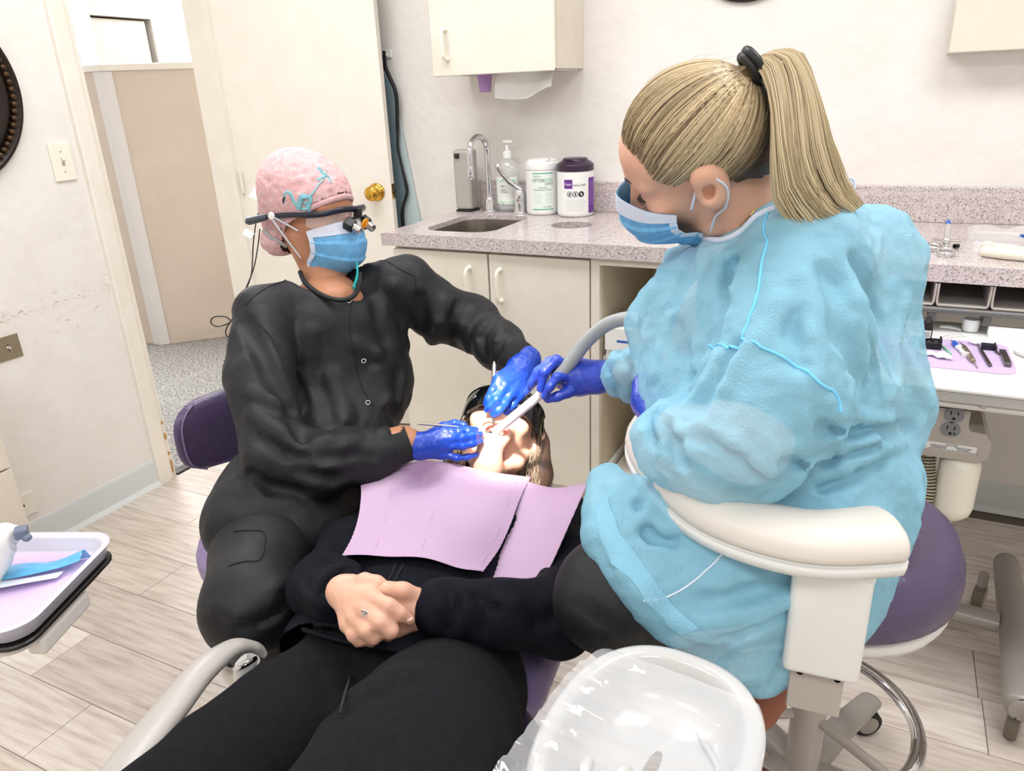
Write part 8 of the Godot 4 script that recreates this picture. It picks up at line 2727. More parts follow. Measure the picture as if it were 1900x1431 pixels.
func bib_sheet(par: Node3D, nm: String, ctl: Array, lift: Array, ph: float) -> void:
	# dense sheet through the control rows, with the paper's embossed ribs
	var lines := []
	for r in ctl.size():
		var l := []
		for q in ctl[r]: l.append(q + Vector3(0, lift[r], 0))
		lines.append(spline(l, 8))
	var K: int = lines[0].size()
	var cols := []
	for k in K:
		var c := []
		for r in ctl.size(): c.append(lines[r][k])
		cols.append(spline(c, 18))
	var rows := []
	for i in cols[0].size():
		var row := []
		for k in K:
			var q: Vector3 = cols[k][i]
			q.y += 0.0007 * sin(i * 1.9) + 0.0022 * sin(k * 0.35 * ph + i * 0.05) * sin(i * 0.07)
			row.append(q)
		rows.append(row)
	var m := MB.new()
	m.sheet(rows, 0.0009)
	part(par, nm, m, M.bib)
	if ph < 1.5:
		for c in [K / 2, K / 5, K - 4]:
			var fm := MB.new()
			var ln := []
			for i in range(24 if c == K / 2 else 0, rows.size(), 4): ln.append(rows[i][c] + Vector3(0, 0.0002, 0))
			fm.tube(ln, 0.0011, 5)
			part(par, "crease", fm, M.bib)
		var fm2 := MB.new()
		var l2 := []
		for k in range(8, K - 6, 3): l2.append(rows[22][k] + Vector3(0, 0.0002, 0))
		fm2.tube(l2, 0.0011, 5)
		part(par, "crease", fm2, M.bib)

func assistant() -> void:
	var p := person("person with blonde ponytail in pale blue gown and mask, holding the suction hose", Vector3(-0.02, 0.66, -1.1))
	var head := Transform3D(Basis(Vector3(0.2779, -0.4883, 0.8272), Vector3(-0.3234, 0.7634, 0.5594), Vector3(-0.9047, -0.4234, 0.0541)).orthonormalized(), Vector3(-0.2367, 1.2179, -1.0438))
	var hs := 0.975
	var L := func(x: float, y: float, z: float) -> Vector3: return head * (Vector3(x, y, z) * hs)
	var nb := Vector3(-0.1434, 1.1157, -1.0882)
	var sh := Vector3(-0.0868, 1.0818, -1.0175)
	var el := Vector3(-0.1119, 0.9121, -0.8338)
	var wr := Vector3(-0.2303, 0.9025, -0.872)
	var shR := Vector3(-0.2277, 0.9918, -1.1535)
	var elR := Vector3(-0.2776, 0.8586, -1.1539)
	var wrR := Vector3(-0.3892, 0.8369, -1.1962)
	var hip := Vector3(-0.0055, 0.7304, -1.0664)
	# body
	var bm := MB.new()
	head_into(bm, head, hs, 0.0, [Vector3(-0.166, 1.1417, -1.0821), 0.048, nb, 0.055], true, 0.0034)
	var f := Field.new(0.010, 0.010)
	f.cap(nb, 0.05, Vector3(-0.0849, 1.0498, -1.0947), 0.07)
	f.chain([sh, Vector3(-0.0922, 0.9885, -0.9195), el, el.lerp(wr, 0.75)], [0.043, 0.044, 0.044, 0.03])
	f.chain([shR, elR, wrR], [0.04, 0.035, 0.024])
	f.cap(Vector3(-0.1101, 1.0175, -1.0918), 0.08, Vector3(-0.0344, 0.7998, -1.0583), 0.085)
	f.into(bm)
	part(p, "body", bm, M.skin_fair)
	# black scrubs under the gown
	f = Field.new(0.010, 0.012)
	f.cap(Vector3(-0.0908, 1.0526, -1.0809), 0.09, Vector3(-0.157, 1.0083, -1.1122), 0.085)
	f.cap(Vector3(-0.1159, 1.0206, -1.0782), 0.105, Vector3(-0.0417, 0.7954, -1.0647), 0.10)
	f.chain([sh, Vector3(-0.0901, 0.9946, -0.9233), Vector3(-0.0965, 0.9568, -0.8793)], [0.062, 0.066, 0.062])
	f.chain([Vector3(-0.0271, 0.7261, -1.0656), Vector3(-0.1507, 0.699, -0.9069), Vector3(-0.2617, 0.6822, -0.7952)], [0.115, 0.088, 0.070])
	f.ell(Vector3(-0.2736, 0.6825, -0.7773), Basis.IDENTITY, Vector3(0.056, 0.056, 0.056))
	f.chain([Vector3(-0.0058, 0.7041, -1.1149), Vector3(-0.1756, 0.7167, -1.0225), Vector3(-0.2714, 0.7053, -0.9209)], [0.11, 0.088, 0.07])
	f.chain([Vector3(-0.2721, 0.6766, -0.7815), Vector3(-0.2319, 0.4982, -0.8617), Vector3(-0.1466, 0.3241, -0.9967)], [0.054, 0.047, 0.04])
	f.folds([Vector3(-0.292, 0.694, -0.716), Vector3(-0.269, 0.68, -0.712), Vector3(-0.242, 0.672, -0.717)], 0.008, 0.005)
	f.folds([Vector3(-0.282, 0.711, -0.719), Vector3(-0.256, 0.698, -0.715), Vector3(-0.225, 0.687, -0.726)], 0.008, -0.005)
	f.noise(cloth_noise(63), 0.003, Vector3(9, 9, 9))
	var sm := MB.new()
	f.into(sm)
	part(p, "scrubs", sm, M.black_cloth)
	# gown
	f = Field.new(0.0052, 0.009)
	f.cap(Vector3(-0.1436, 1.0995, -1.0749), 0.055, Vector3(-0.0845, 1.0933, -1.0479), 0.075)
	f.cap(Vector3(-0.0858, 1.09, -1.0638), 0.078, Vector3(-0.0005, 1.0794, -1.1504), 0.043)
	f.cap(Vector3(-0.0366, 1.0591, -1.1353), 0.088, Vector3(-0.0058, 0.8258, -1.1083), 0.092)
	f.cap(Vector3(0.0004, 1.0678, -1.1699), 0.044, Vector3(0.0093, 0.9424, -1.1673), 0.047)
	f.chain([Vector3(0.015, 0.9422, -1.1701), Vector3(0.0522, 0.8789, -1.1369), Vector3(0.0734, 0.8655, -1.1297)], [0.05, 0.045, 0.018])
	f.chain([Vector3(-0.1725, 1.0602, -1.0911), Vector3(-0.1955, 0.993, -1.0378), Vector3(-0.1784, 0.9013, -0.982), Vector3(-0.1316, 0.8325, -0.9513)], [0.075, 0.10, 0.095, 0.09])
	f.chain([Vector3(-0.2471, 1.0415, -1.1174), Vector3(-0.2794, 0.9644, -1.0792), Vector3(-0.2543, 0.9024, -1.0404)], [0.05, 0.052, 0.055])
	f.chain([sh, Vector3(-0.0897, 1.0082, -0.9355), Vector3(-0.094, 0.9527, -0.8728), el], [0.078, 0.084, 0.083, 0.062])
	f.chain([el, Vector3(-0.1484, 0.8996, -0.8218), Vector3(-0.1926, 0.8986, -0.8351), Vector3(-0.2271, 0.8919, -0.8569)], [0.062, 0.052, 0.048, 0.036])
	f.chain([Vector3(-0.054, 0.8586, -0.9779), Vector3(-0.0079, 0.7931, -0.9965), Vector3(0.0261, 0.7713, -1.0523)], [0.09, 0.08, 0.06])
	f.chain([Vector3(0.0337, 0.8181, -1.0647), Vector3(0.0637, 0.7868, -1.054), Vector3(0.0529, 0.7326, -1.0006)], [0.04, 0.02, 0.02])
	f.chain([Vector3(0.0043, 0.7517, -0.9845), Vector3(-0.0367, 0.7493, -0.9145), Vector3(-0.139, 0.7509, -0.8694), Vector3(-0.2431, 0.7579, -0.85), Vector3(-0.2827, 0.7587, -0.8544)], [0.085, 0.092, 0.085, 0.065, 0.03])
	f.chain([Vector3(-0.0413, 0.7098, -0.8706), Vector3(-0.1331, 0.7105, -0.8185), Vector3(-0.2196, 0.7242, -0.7989)], [0.068, 0.072, 0.055])
	f.chain([Vector3(-0.0009, 0.6892, -0.9181), Vector3(-0.033, 0.635, -0.86), Vector3(-0.0652, 0.601, -0.8227)], [0.07, 0.055, 0.022])
	f.chain([Vector3(-0.1331, 0.7105, -0.8185), Vector3(-0.0997, 0.6319, -0.8129), Vector3(-0.0764, 0.5918, -0.813)], [0.06, 0.04, 0.016])
	f.chain([Vector3(-0.2274, 0.7469, -0.7989), Vector3(-0.1702, 0.687, -0.7773), Vector3(-0.1228, 0.6436, -0.7882)], [0.03, 0.022, 0.02])
	f.chain([elR, Vector3(-0.3331, 0.8529, -1.1714), Vector3(-0.3669, 0.847, -1.1758)], [0.045, 0.044, 0.042])
	f.chain([Vector3(-0.3017, 0.7871, -0.8814), Vector3(-0.2728, 0.7624, -0.7948), Vector3(-0.2144, 0.733, -0.7572), Vector3(-0.1747, 0.6943, -0.7542)], [0.028, 0.024, 0.024, 0.022])
	f.cap(Vector3(-0.0553, 1.032, -1.0537), 0.07, Vector3(-0.0257, 0.9107, -1.0152), 0.078)
	gown_folds(f)
	f.noise(cloth_noise(81), 0.006, Vector3(9, 6, 9))
	f.noise(fnl(82, 1.0, 1), 0.0045, Vector3(11, 6, 11), Basis(Vector3(0.3, 0.2, 1).normalized(), 0.5), true)
	f.noise(fnl(84, 1.0, 2), 0.0025, Vector3(26, 20, 26), Basis(Vector3(0.6, 0.2, 1).normalized(), 1.1), true)
	var gm := MB.new()
	f.into(gm)
	var gown := part(p, "gown", gm, M.gown)
	gown_trim(f, gown)
	mask(p, head, hs, [L.call(0.073, -0.022, 0.022), L.call(0.081, 0.012, 0.0), L.call(0.086, 0.033, -0.014), L.call(0.088, 0.0, -0.034), L.call(0.082, -0.034, -0.02), L.call(0.072, -0.05, 0.0), L.call(0.064, -0.078, 0.018)], [])
	# eyebrow and lashes
	var eb := MB.new()
	eb.tube(spline([L.call(0.014, 0.030, 0.094), L.call(0.03, 0.034, 0.088), L.call(0.048, 0.028, 0.073)], 4), ramp([0.0018, 0.0022, 0.001], 4), 6, true, 0.5, head.basis.y)
	part(p, "eyebrow", eb, M.brow)
	eb = MB.new()
	for k in 14:
		var u := k / 13.0
		var a: Vector3 = L.call(lerpf(0.022, 0.044, u), 0.0, 0.086 - 0.008 * u * u)
		eb.tube([a, a + head.basis * Vector3(0.002, -0.003, 0.007)], [0.0007, 0.0002], 4)
	part(p, "eyelashes", eb, M.brow)
	ponytail(p, head, hs)
	# thin chain at the neck
	var nk := MB.new()
	nk.tube(spline([Vector3(-0.1689, 1.1355, -1.0081), Vector3(-0.1586, 1.1475, -1.0222), Vector3(-0.1518, 1.1586, -1.0426)], 5), 0.0007, 6)
	part(p, "necklace", nk, M.brass)
	# glove on the suction hose
	f = Field.new(0.0026, 0.0026)
	f.chain([Vector3(-0.3991, 0.8337, -1.1958), Vector3(-0.4322, 0.8204, -1.2033), Vector3(-0.4716, 0.8128, -1.2101), Vector3(-0.5, 0.8131, -1.214)], [0.024, 0.026, 0.030, 0.027], Vector3(-0.0377, 0.9259, -0.3888), 1.15)
	fingers(f, [[[Vector3(-0.5029, 0.8308, -1.2083), Vector3(-0.5207, 0.8443, -1.1871), Vector3(-0.5381, 0.8286, -1.1714), Vector3(-0.5508, 0.8052, -1.1667)], 1.1], [[Vector3(-0.4918, 0.8303, -1.2076), Vector3(-0.5068, 0.8509, -1.185), Vector3(-0.5216, 0.8334, -1.1638), Vector3(-0.5296, 0.7989, -1.1627)], 1.1], [[Vector3(-0.5097, 0.8182, -1.2113), Vector3(-0.5349, 0.823, -1.1886), Vector3(-0.5508, 0.8051, -1.1787), Vector3(-0.5649, 0.7832, -1.174)], 1.0], [[Vector3(-0.4816, 0.817, -1.1949), Vector3(-0.4963, 0.8262, -1.1638), Vector3(-0.5063, 0.8104, -1.1518), Vector3(-0.5178, 0.7895, -1.1525)], 0.95], [[Vector3(-0.4634, 0.7996, -1.2025), Vector3(-0.4807, 0.7932, -1.1788), Vector3(-0.4975, 0.7867, -1.1675), Vector3(-0.5156, 0.7809, -1.1618)], 1.15]], 0.0082)
	f.noise(fnl(35, 1.0, 2), 0.0006, Vector3(60, 90, 60))
	for q in [1105, 1117, 1128]: f.folds([Vector3(-0.4249, 0.8597, -1.1882), Vector3(-0.4181, 0.8355, -1.1809), Vector3(-0.4214, 0.8078, -1.1791)], 0.004, 0.0012)
	f.folds([Vector3(-0.3961, 0.8638, -1.1745), Vector3(-0.39, 0.8435, -1.1686), Vector3(-0.3921, 0.8217, -1.164)], 0.004, 0.004)
	var gl := MB.new()
	f.into(gl)
	part(p, "glove", gl, M.glove_royal)
	f = Field.new(0.0034, 0.004)
	f.chain([Vector3(-0.2387, 0.8847, -0.9201), Vector3(-0.2652, 0.8935, -0.9588), Vector3(-0.2788, 0.9076, -0.9822)], [0.024, 0.024, 0.02], Vector3(0.8602, 0.2399, -0.5408), 1.1)
	gl = MB.new()
	f.into(gl)
	part(p, "glove", gl, M.glove_royal)
	# shoe
	f = Field.new(0.005, 0.006)
	f.chain([Vector3(-0.076, 0.3314, -1.0717), Vector3(-0.0922, 0.3384, -1.0305), Vector3(-0.108, 0.3501, -0.9675)], [0.034, 0.036, 0.03])
	gl = MB.new()
	f.into(gl)
	var so := part(p, "shoe", gl, M.shoe)
	gl = MB.new()
	gl.tube(spline([Vector3(-0.0554, 0.3433, -1.0874), Vector3(-0.0572, 0.3255, -1.0666), Vector3(-0.069, 0.3166, -1.0326), Vector3(-0.0883, 0.321, -0.9887)], 5), 0.009, 8)
	part(so, "sole", gl, M.shoe_sole)
	suction()

func gown_folds(f: Field) -> void:
	f.folds([Vector3(-0.395, 0.88, -1.178), Vector3(-0.358, 0.867, -1.129), Vector3(-0.353, 0.828, -1.131)], 0.008, 0.012)
	f.folds([Vector3(-0.382, 0.888, -1.171), Vector3(-0.34, 0.871, -1.124), Vector3(-0.339, 0.825, -1.129)], 0.007, -0.012)
	f.folds([Vector3(-0.363, 0.893, -1.157), Vector3(-0.291, 0.922, -0.995)], 0.008, 0.010)
	f.folds([Vector3(-0.393, 0.866, -1.147), Vector3(-0.373, 0.839, -1.132), Vector3(-0.375, 0.807, -1.155)], 0.007, -0.010)
	f.folds([Vector3(-0.189, 1.095, -1.002), Vector3(-0.185, 1.049, -0.945), Vector3(-0.189, 0.999, -0.918), Vector3(-0.192, 0.973, -0.903)], 0.011, 0.0221)
	f.folds([Vector3(-0.169, 1.09, -0.987), Vector3(-0.165, 1.053, -0.911), Vector3(-0.168, 1.015, -0.875), Vector3(-0.173, 0.988, -0.853)], 0.010, -0.0276)
	f.folds([Vector3(-0.184, 1.096, -1.004), Vector3(-0.162, 1.105, -0.995), Vector3(-0.133, 1.117, -0.958)], 0.009, 0.0138)
	f.folds([Vector3(-0.234, 1.027, -0.945), Vector3(-0.246, 0.98, -0.935), Vector3(-0.254, 0.943, -0.926)], 0.011, 0.0124)
	f.folds([Vector3(-0.229, 1.018, -0.939), Vector3(-0.213, 0.988, -0.921), Vector3(-0.192, 0.963, -0.896)], 0.010, -0.0138)
	f.folds([Vector3(-0.235, 1.1, -1.067), Vector3(-0.229, 1.068, -0.972), Vector3(-0.236, 1.036, -0.95)], 0.009, -0.0138)
	f.folds([Vector3(-0.288, 1.073, -1.113), Vector3(-0.273, 1.046, -0.987), Vector3(-0.287, 1.014, -0.988)], 0.013, 0.0110)
	f.folds([Vector3(-0.084, 1.11, -0.925), Vector3(-0.096, 1.07, -0.869), Vector3(-0.112, 1.036, -0.837)], 0.016, 0.0179)
	f.folds([Vector3(-0.076, 1.095, -0.904), Vector3(-0.06, 1.046, -0.853), Vector3(-0.046, 1.008, -0.821)], 0.013, 0.0166)
	f.folds([Vector3(-0.085, 1.085, -0.888), Vector3(-0.072, 1.047, -0.849), Vector3(-0.06, 1.019, -0.823)], 0.013, -0.0138)
	f.folds([Vector3(-0.046, 1.117, -0.954), Vector3(-0.018, 1.068, -0.927), Vector3(0.011, 0.988, -0.98), Vector3(0.029, 0.946, -0.972)], 0.013, 0.0206)
	f.folds([Vector3(-0.051, 1.093, -0.917), Vector3(-0.028, 1.043, -0.877), Vector3(-0.004, 0.978, -0.886)], 0.018, -0.0166)
	f.folds([Vector3(-0.029, 1.104, -0.961), Vector3(0.004, 1.03, -0.998), Vector3(0.032, 0.965, -0.993)], 0.014, -0.0193)
	f.folds([Vector3(0.035, 1.035, -1.072), Vector3(0.03, 1, -1.038), Vector3(0.056, 0.941, -1.069), Vector3(0.086, 0.89, -1.1)], 0.011, 0.0166)
	f.folds([Vector3(-0.024, 0.968, -0.82), Vector3(0.006, 0.919, -0.935), Vector3(0.037, 0.909, -0.965)], 0.010, 0.0193)
	f.folds([Vector3(-0.03, 0.956, -0.812), Vector3(-0.004, 0.909, -0.919), Vector3(0.033, 0.898, -0.956), Vector3(0.068, 0.861, -1.057)], 0.011, -0.0276)
	f.folds([Vector3(-0.059, 0.935, -0.789), Vector3(-0.019, 0.892, -0.898), Vector3(0.021, 0.895, -0.939), Vector3(0.051, 0.867, -1.032)], 0.010, 0.0206)
	f.folds([Vector3(-0.063, 0.919, -0.785), Vector3(-0.023, 0.88, -0.893), Vector3(0.023, 0.883, -0.935)], 0.009, -0.0248)
	f.folds([Vector3(-0.057, 0.843, -0.872), Vector3(-0.01, 0.867, -0.899), Vector3(0.035, 0.877, -0.953), Vector3(0.055, 0.855, -1.029)], 0.011, 0.0221)
	f.folds([Vector3(-0.03, 0.845, -0.88), Vector3(0.009, 0.856, -0.911), Vector3(0.043, 0.863, -0.957)], 0.009, -0.0166)
	f.folds([Vector3(0.063, 0.854, -1.043), Vector3(0.081, 0.814, -1.04), Vector3(0.081, 0.799, -0.974)], 0.011, 0.0166)
	f.folds([Vector3(-0.12, 1.027, -0.829), Vector3(-0.138, 0.989, -0.806), Vector3(-0.152, 0.952, -0.786)], 0.009, 0.0206)
	f.folds([Vector3(-0.131, 1.03, -0.84), Vector3(-0.15, 0.993, -0.819), Vector3(-0.165, 0.963, -0.811)], 0.009, -0.0193)
	f.folds([Vector3(-0.157, 1.012, -0.846), Vector3(-0.166, 0.982, -0.831), Vector3(-0.175, 0.965, -0.829)], 0.009, 0.0151)
	f.folds([Vector3(-0.153, 0.947, -0.782), Vector3(-0.117, 0.94, -0.771), Vector3(-0.08, 0.911, -0.772)], 0.010, 0.0166)
	f.folds([Vector3(-0.143, 0.939, -0.773), Vector3(-0.112, 0.924, -0.766), Vector3(-0.088, 0.904, -0.77)], 0.009, -0.0124)
	f.folds([Vector3(-0.207, 0.948, -0.815), Vector3(-0.182, 0.937, -0.785), Vector3(-0.16, 0.948, -0.786), Vector3(-0.143, 0.962, -0.791)], 0.009, 0.0166)
	f.folds([Vector3(-0.195, 0.938, -0.793), Vector3(-0.183, 0.92, -0.775), Vector3(-0.171, 0.906, -0.767)], 0.009, -0.0138)
	f.folds([Vector3(-0.207, 0.932, -0.794), Vector3(-0.196, 0.906, -0.777)], 0.009, 0.0138)
	f.folds([Vector3(-0.17, 0.925, -0.773), Vector3(-0.139, 0.901, -0.762)], 0.009, 0.0124)
	f.folds([Vector3(-0.227, 0.935, -0.814), Vector3(-0.211, 0.917, -0.787)], 0.009, -0.0124)
	f.folds([Vector3(-0.044, 1.006, -0.821), Vector3(-0.031, 0.984, -0.817), Vector3(-0.022, 0.961, -0.822)], 0.009, 0.0166)
	f.folds([Vector3(-0.237, 0.792, -0.781), Vector3(-0.226, 0.8, -0.791), Vector3(-0.213, 0.822, -0.821)], 0.009, 0.0179)
	f.folds([Vector3(-0.22, 0.8, -0.793), Vector3(-0.192, 0.796, -0.792), Vector3(-0.162, 0.812, -0.803), Vector3(-0.144, 0.818, -0.807)], 0.009, 0.0179)
	f.folds([Vector3(-0.221, 0.793, -0.785), Vector3(-0.206, 0.787, -0.782), Vector3(-0.183, 0.787, -0.784)], 0.009, -0.0193)
	f.folds([Vector3(-0.234, 0.814, -0.805), Vector3(-0.219, 0.798, -0.791), Vector3(-0.21, 0.787, -0.78)], 0.009, -0.0166)
	f.folds([Vector3(-0.138, 0.737, -0.744), Vector3(-0.087, 0.749, -0.765), Vector3(-0.044, 0.756, -0.801)], 0.013, -0.0166)
	f.folds([Vector3(-0.129, 0.712, -0.739), Vector3(-0.079, 0.73, -0.762), Vector3(-0.042, 0.741, -0.795)], 0.013, 0.0193)
	f.folds([Vector3(-0.167, 0.712, -0.734), Vector3(-0.138, 0.698, -0.738), Vector3(-0.113, 0.688, -0.744)], 0.009, 0.0166)
	f.folds([Vector3(-0.11, 0.689, -0.745), Vector3(-0.077, 0.713, -0.761), Vector3(-0.042, 0.722, -0.789)], 0.009, -0.0138)
	f.folds([Vector3(-0.261, 0.781, -0.768), Vector3(-0.23, 0.759, -0.741), Vector3(-0.199, 0.737, -0.729)], 0.009, 0.0124)
func gown_trim(f: Field, g: Node3D) -> void:
	var m := MB.new()
	m.tube(f.onto(spline([Vector3(-0.23, 1.104, -1.065), Vector3(-0.194, 1.111, -1.032), Vector3(-0.165, 1.125, -1.021), Vector3(-0.143, 1.144, -1.013), Vector3(-0.125, 1.156, -1.01)], 6), 0.001), 0.0042, 8)
	m.tube(spline([Vector3(-0.1303, 1.1498, -1.0496), Vector3(-0.1059, 1.1518, -1.0689), Vector3(-0.0679, 1.1472, -1.0981), Vector3(-0.0291, 1.135, -1.1485)], 5), 0.0045, 8)
	part(g, "neckband", m, M.mask_white)
	m = MB.new()
	m.tube(spline([Vector3(-0.0551, 1.1423, -1.1144), Vector3(-0.0543, 1.1691, -1.1387), Vector3(-0.0495, 1.1825, -1.147), Vector3(-0.0428, 1.172, -1.1458), Vector3(-0.0473, 1.1518, -1.1346), Vector3(-0.0355, 1.1377, -1.1344)], 5), 0.002, 6)
	part(g, "neck_tie", m, M.mask_white)
	for q in [[Vector3(-0.133, 1.151, -1.008), Vector3(-0.126, 1.115, -0.948), Vector3(-0.122, 1.081, -0.892), Vector3(-0.124, 1.051, -0.859), Vector3(-0.126, 1.032, -0.838)], [Vector3(-0.176, 1.008, -0.892), Vector3(-0.145, 1.023, -0.843), Vector3(-0.123, 1.031, -0.835), Vector3(-0.095, 1.03, -0.825), Vector3(-0.065, 1.019, -0.82), Vector3(-0.041, 1.001, -0.819), Vector3(-0.024, 0.971, -0.82)]]:
		m = MB.new()
		m.tube(f.onto(spline(q, 6), 0.0006), 0.0019, 6)
		part(g, "seam", m, M.gown_seam)
	m = MB.new()
	m.tube(f.onto(spline([Vector3(-0.202, 0.738, -0.728), Vector3(-0.176, 0.738, -0.74), Vector3(-0.143, 0.764, -0.759), Vector3(-0.123, 0.786, -0.78), Vector3(-0.109, 0.802, -0.798)], 6), 0.0003), 0.0013, 5)
	part(g, "seam", m, M.mask_white)

	var e1 := f.onto(spline([Vector3(-0.29, 0.801, -0.814), Vector3(-0.275, 0.786, -0.774), Vector3(-0.248, 0.766, -0.753), Vector3(-0.214, 0.751, -0.731), Vector3(-0.183, 0.717, -0.731), Vector3(-0.156, 0.699, -0.733)], 5), 0.0016)
	var e2 := f.onto(spline([Vector3(-0.279, 0.809, -0.819), Vector3(-0.253, 0.794, -0.783), Vector3(-0.225, 0.775, -0.761), Vector3(-0.193, 0.754, -0.741), Vector3(-0.162, 0.722, -0.738), Vector3(-0.135, 0.707, -0.738)], 5), 0.0016)
	var rows := []
	for k in 5:
		var row := []
		for i in e1.size(): row.append(e1[i].lerp(e2[i], k / 4.0))
		rows.append(f.onto(row, 0.0016))
	m = MB.new()
	m.sheet(rows, 0.001)
	part(g, "hem_band", m, M.gown)

func ponytail(p: Node3D, head: Transform3D, hs: float) -> void:
	var tie := Vector3(-0.1758, 1.3197, -1.0171)
	var hinv := head.affine_inverse()
	var tl := (hinv * tie) / hs
	var c0 := Vector3(0, 0.035, -0.015)
	var rad := Vector3(0.0765, 0.089, 0.100)
	var onto := func(d: Vector3, lift: float) -> Vector3:      # direction from the skull's middle to a point on the hair's surface
		var k := 1.0 / (d / rad).length()
		return head * ((c0 + d * (k + lift)) * hs)
	var line := [Vector3(0, 0.088, 0.082), Vector3(0.03, 0.082, 0.074), Vector3(0.052, 0.058, 0.058), Vector3(0.064, 0.036, 0.044), Vector3(0.070, 0.022, 0.028), Vector3(0.072, 0.028, 0.006), Vector3(0.076, 0.036, -0.018), Vector3(0.078, 0.0, -0.038), Vector3(0.066, -0.04, -0.05), Vector3(0.045, -0.065, -0.07), Vector3(0.0, -0.07, -0.085)]
	var f := Field.new(0.0045, 0.006)
	f.ell(head * (c0 * hs), head.basis, (rad - Vector3(0.0045, 0.0045, 0.0045)) * hs)
	f.cap(onto.call((tl - c0).normalized(), -0.02), 0.022, tie, 0.010)
	f.cap(head * (Vector3(0, -0.02, -0.055) * hs), 0.056, head * (Vector3(0.0, -0.06, -0.055) * hs), 0.045)
	f.clip = func(q: Vector3) -> bool:
		var l := (hinv * q) / hs
		return l.z < (0.037 + (l.y - 0.035) * 0.95 if l.y > 0.035 else 0.037 - (0.035 - l.y) * 1.5)
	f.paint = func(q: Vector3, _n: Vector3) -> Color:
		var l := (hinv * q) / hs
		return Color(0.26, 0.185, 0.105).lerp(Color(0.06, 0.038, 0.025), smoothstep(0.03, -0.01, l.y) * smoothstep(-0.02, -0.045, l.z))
	var hm := MB.new()
	hm.tint = Color(0.26, 0.185, 0.105)
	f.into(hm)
	var rng := RandomNumberGenerator.new()
	rng.seed = 17
	var dt := (tl - c0).normalized()
	for k in 3400:
		var s := 1.0 if rng.randf() < 0.72 else -1.0
		var w := rng.randf() * (line.size() - 1)
		var i0 := mini(int(w), line.size() - 2)
		var root: Vector3 = (line[i0] as Vector3).lerp(line[i0 + 1], w - i0)
		root.x *= s
		root += Vector3(rng.randfn(), rng.randfn(), rng.randfn()) * 0.002
		var d0 := (root - c0).normalized()
		var t0 := 0.0 if rng.randf() < 0.4 else rng.randf() * 0.45
		var lift := rng.randf_range(0.0008, 0.005)
		var wob := rng.randfn() * 0.02
		var path := []
		for i in 13:
			var t := t0 + (1.0 - t0) * i / 12.0
			var d := d0.slerp(dt, t)
			d = d.rotated((d0.cross(dt)).normalized().cross(d), wob * sin(PI * t)).normalized()
			var q: Vector3 = onto.call(d, lift * sin(PI * minf(t + 0.15, 1.0)))
			path.append(q.lerp(tie, smoothstep(0.82, 1.0, t)))
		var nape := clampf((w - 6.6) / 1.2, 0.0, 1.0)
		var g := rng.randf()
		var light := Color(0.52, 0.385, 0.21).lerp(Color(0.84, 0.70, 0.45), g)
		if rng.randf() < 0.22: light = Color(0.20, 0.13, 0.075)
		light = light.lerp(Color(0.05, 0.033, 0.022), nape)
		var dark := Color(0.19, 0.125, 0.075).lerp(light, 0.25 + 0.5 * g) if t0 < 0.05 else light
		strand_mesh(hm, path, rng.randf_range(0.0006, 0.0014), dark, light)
	# the tail itself
	var mid := spline([Vector3(-0.1726, 1.3232, -1.0118), Vector3(-0.1554, 1.3354, -1.0079), Vector3(-0.1323, 1.3272, -1.0063), Vector3(-0.1154, 1.291, -0.9989), Vector3(-0.1039, 1.2457, -0.9944), Vector3(-0.0897, 1.1989, -0.9954), Vector3(-0.0621, 1.161, -1.0048), Vector3(-0.0306, 1.142, -1.0243)], 6)
	var wid := ramp([0.010, 0.020, 0.027, 0.032, 0.038, 0.043, 0.036, 0.022], 6)
	var ax := Vector3(0.7781, 0.3174, -0.5334)
	var ay := Vector3(0.4073, 0.4588, 0.796)
	for k in 2100:
		var a := rng.randf() * TAU
		var r := sqrt(rng.randf())
		var u := cos(a) * r
		var v := sin(a) * r
		var stop := int(mid.size() * (1.0 - 0.3 * pow(rng.randf(), 2.0)))
		var drop := rng.randf_range(0.0, 0.03) * (1.0 if u < 0.2 else 0.3)
		var path := []
		for i in range(0, stop, 3):
			var t := float(i) / (mid.size() - 1)
			var q: Vector3 = mid[i] + ax.lerp(Vector3(0.6422, 0.5267, -0.5569), t) * (u * wid[i]) + ay * (v * wid[i] * 0.6)
			q += Vector3(-0.4944, -0.302, 0.3832) * drop * pow(t, 3.0) + ax * 0.002 * sin(t * 9.0 + a * 3.0)
			path.append(q)
		var g := rng.randf()
		var c := Color(0.56, 0.43, 0.25).lerp(Color(0.88, 0.75, 0.50), g)
		if rng.randf() < 0.12: c = Color(0.30, 0.21, 0.12)
		strand_mesh(hm, path, rng.randf_range(0.0006, 0.0013), c, c.lerp(Color(0.82, 0.70, 0.47), 0.4))
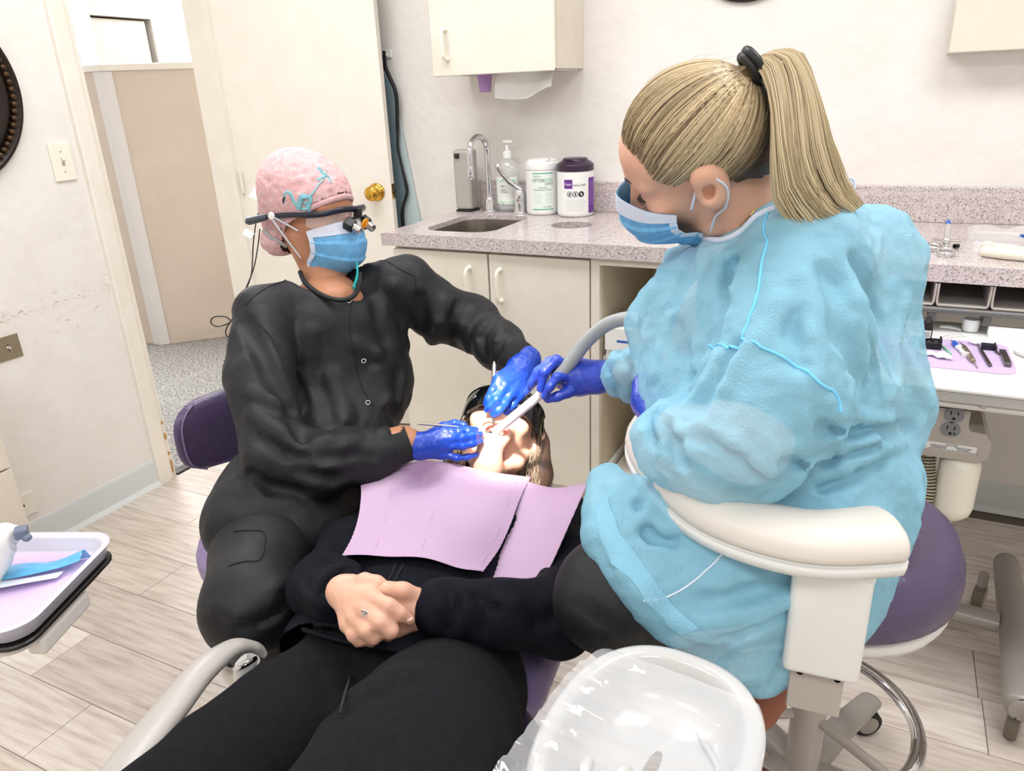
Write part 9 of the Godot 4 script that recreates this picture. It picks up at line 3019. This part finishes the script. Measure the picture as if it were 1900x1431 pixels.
	for k in 60:                                        # flyaway hairs
		var d0 := Vector3(rng.randf_range(-0.5, 1.0), rng.randf_range(-0.4, 1.0), rng.randf_range(-1.0, 0.7)).normalized()
		var a: Vector3 = onto.call(d0, 0.0)
		var b: Vector3 = onto.call(d0.slerp(dt, 0.3), rng.randf_range(0.004, 0.012))
		strand_mesh(hm, [a, a.lerp(b, 0.5) + head.basis * d0 * 0.004, b], 0.00025, Color(0.5, 0.4, 0.25), Color(0.6, 0.5, 0.3))
	var hair := part(p, "hair", hm, M.hair, "blonde hair pulled into a high ponytail", true)
	hair.set_meta("kind", "stuff")
	var tm := MB.new()
	for o in [[0.0, 0.0165], [0.008, 0.0185]]:
		var rp := []
		var dn := Vector3(0.7439, 0.619, -0.2877).normalized()
		var e1 := dn.cross(Vector3(0.4201, 0.3659, 0.8305)).normalized()
		var e2 := dn.cross(e1)
		for k in 25: rp.append(Vector3(-0.1666, 1.3271, -1.0082) + dn * (o[0] - 0.004) + (e1 * cos(TAU * k / 24) * 1.05 + e2 * sin(TAU * k / 24)) * o[1])
		tm.tube(rp, 0.0058, 10, false)
	part(hair, "hair_tie", tm, M.black, "black fabric hair tie")
func suction() -> void:
	var t := thing("suction_hose", "grey suction hose with a white evacuation tip in the patient's mouth", "hose", Vector3(-0.4858, 0.8337, -1.2061))
	var m := MB.new()
	m.tube(spline([Vector3(-0.303, 0.9404, -1.153), Vector3(-0.3472, 0.9415, -1.1793), Vector3(-0.381, 0.9373, -1.1964), Vector3(-0.4185, 0.9202, -1.206), Vector3(-0.4533, 0.8879, -1.2043), Vector3(-0.4785, 0.8515, -1.1936), Vector3(-0.4983, 0.8251, -1.184), Vector3(-0.5127, 0.8091, -1.1817)], 6), 0.0125, 14)
	part(t, "hose", m, M.hose_grey)
	m = MB.new()
	m.tube([Vector3(-0.5079, 0.8154, -1.1809), Vector3(-0.5322, 0.7875, -1.1804)], [0.0138, 0.0125], 14)
	part(t, "coupling", m, M.hose_clear)
	m = MB.new()
	m.tube([Vector3(-0.5272, 0.793, -1.1793), Vector3(-0.5522, 0.7665, -1.1791), Vector3(-0.5928, 0.7284, -1.1779), Vector3(-0.6325, 0.6908, -1.1834), Vector3(-0.6397, 0.6841, -1.1852)], [0.0092, 0.0088, 0.0086, 0.0088, 0.009], 14)
	part(t, "evacuation_tip", m, M.white_plastic)
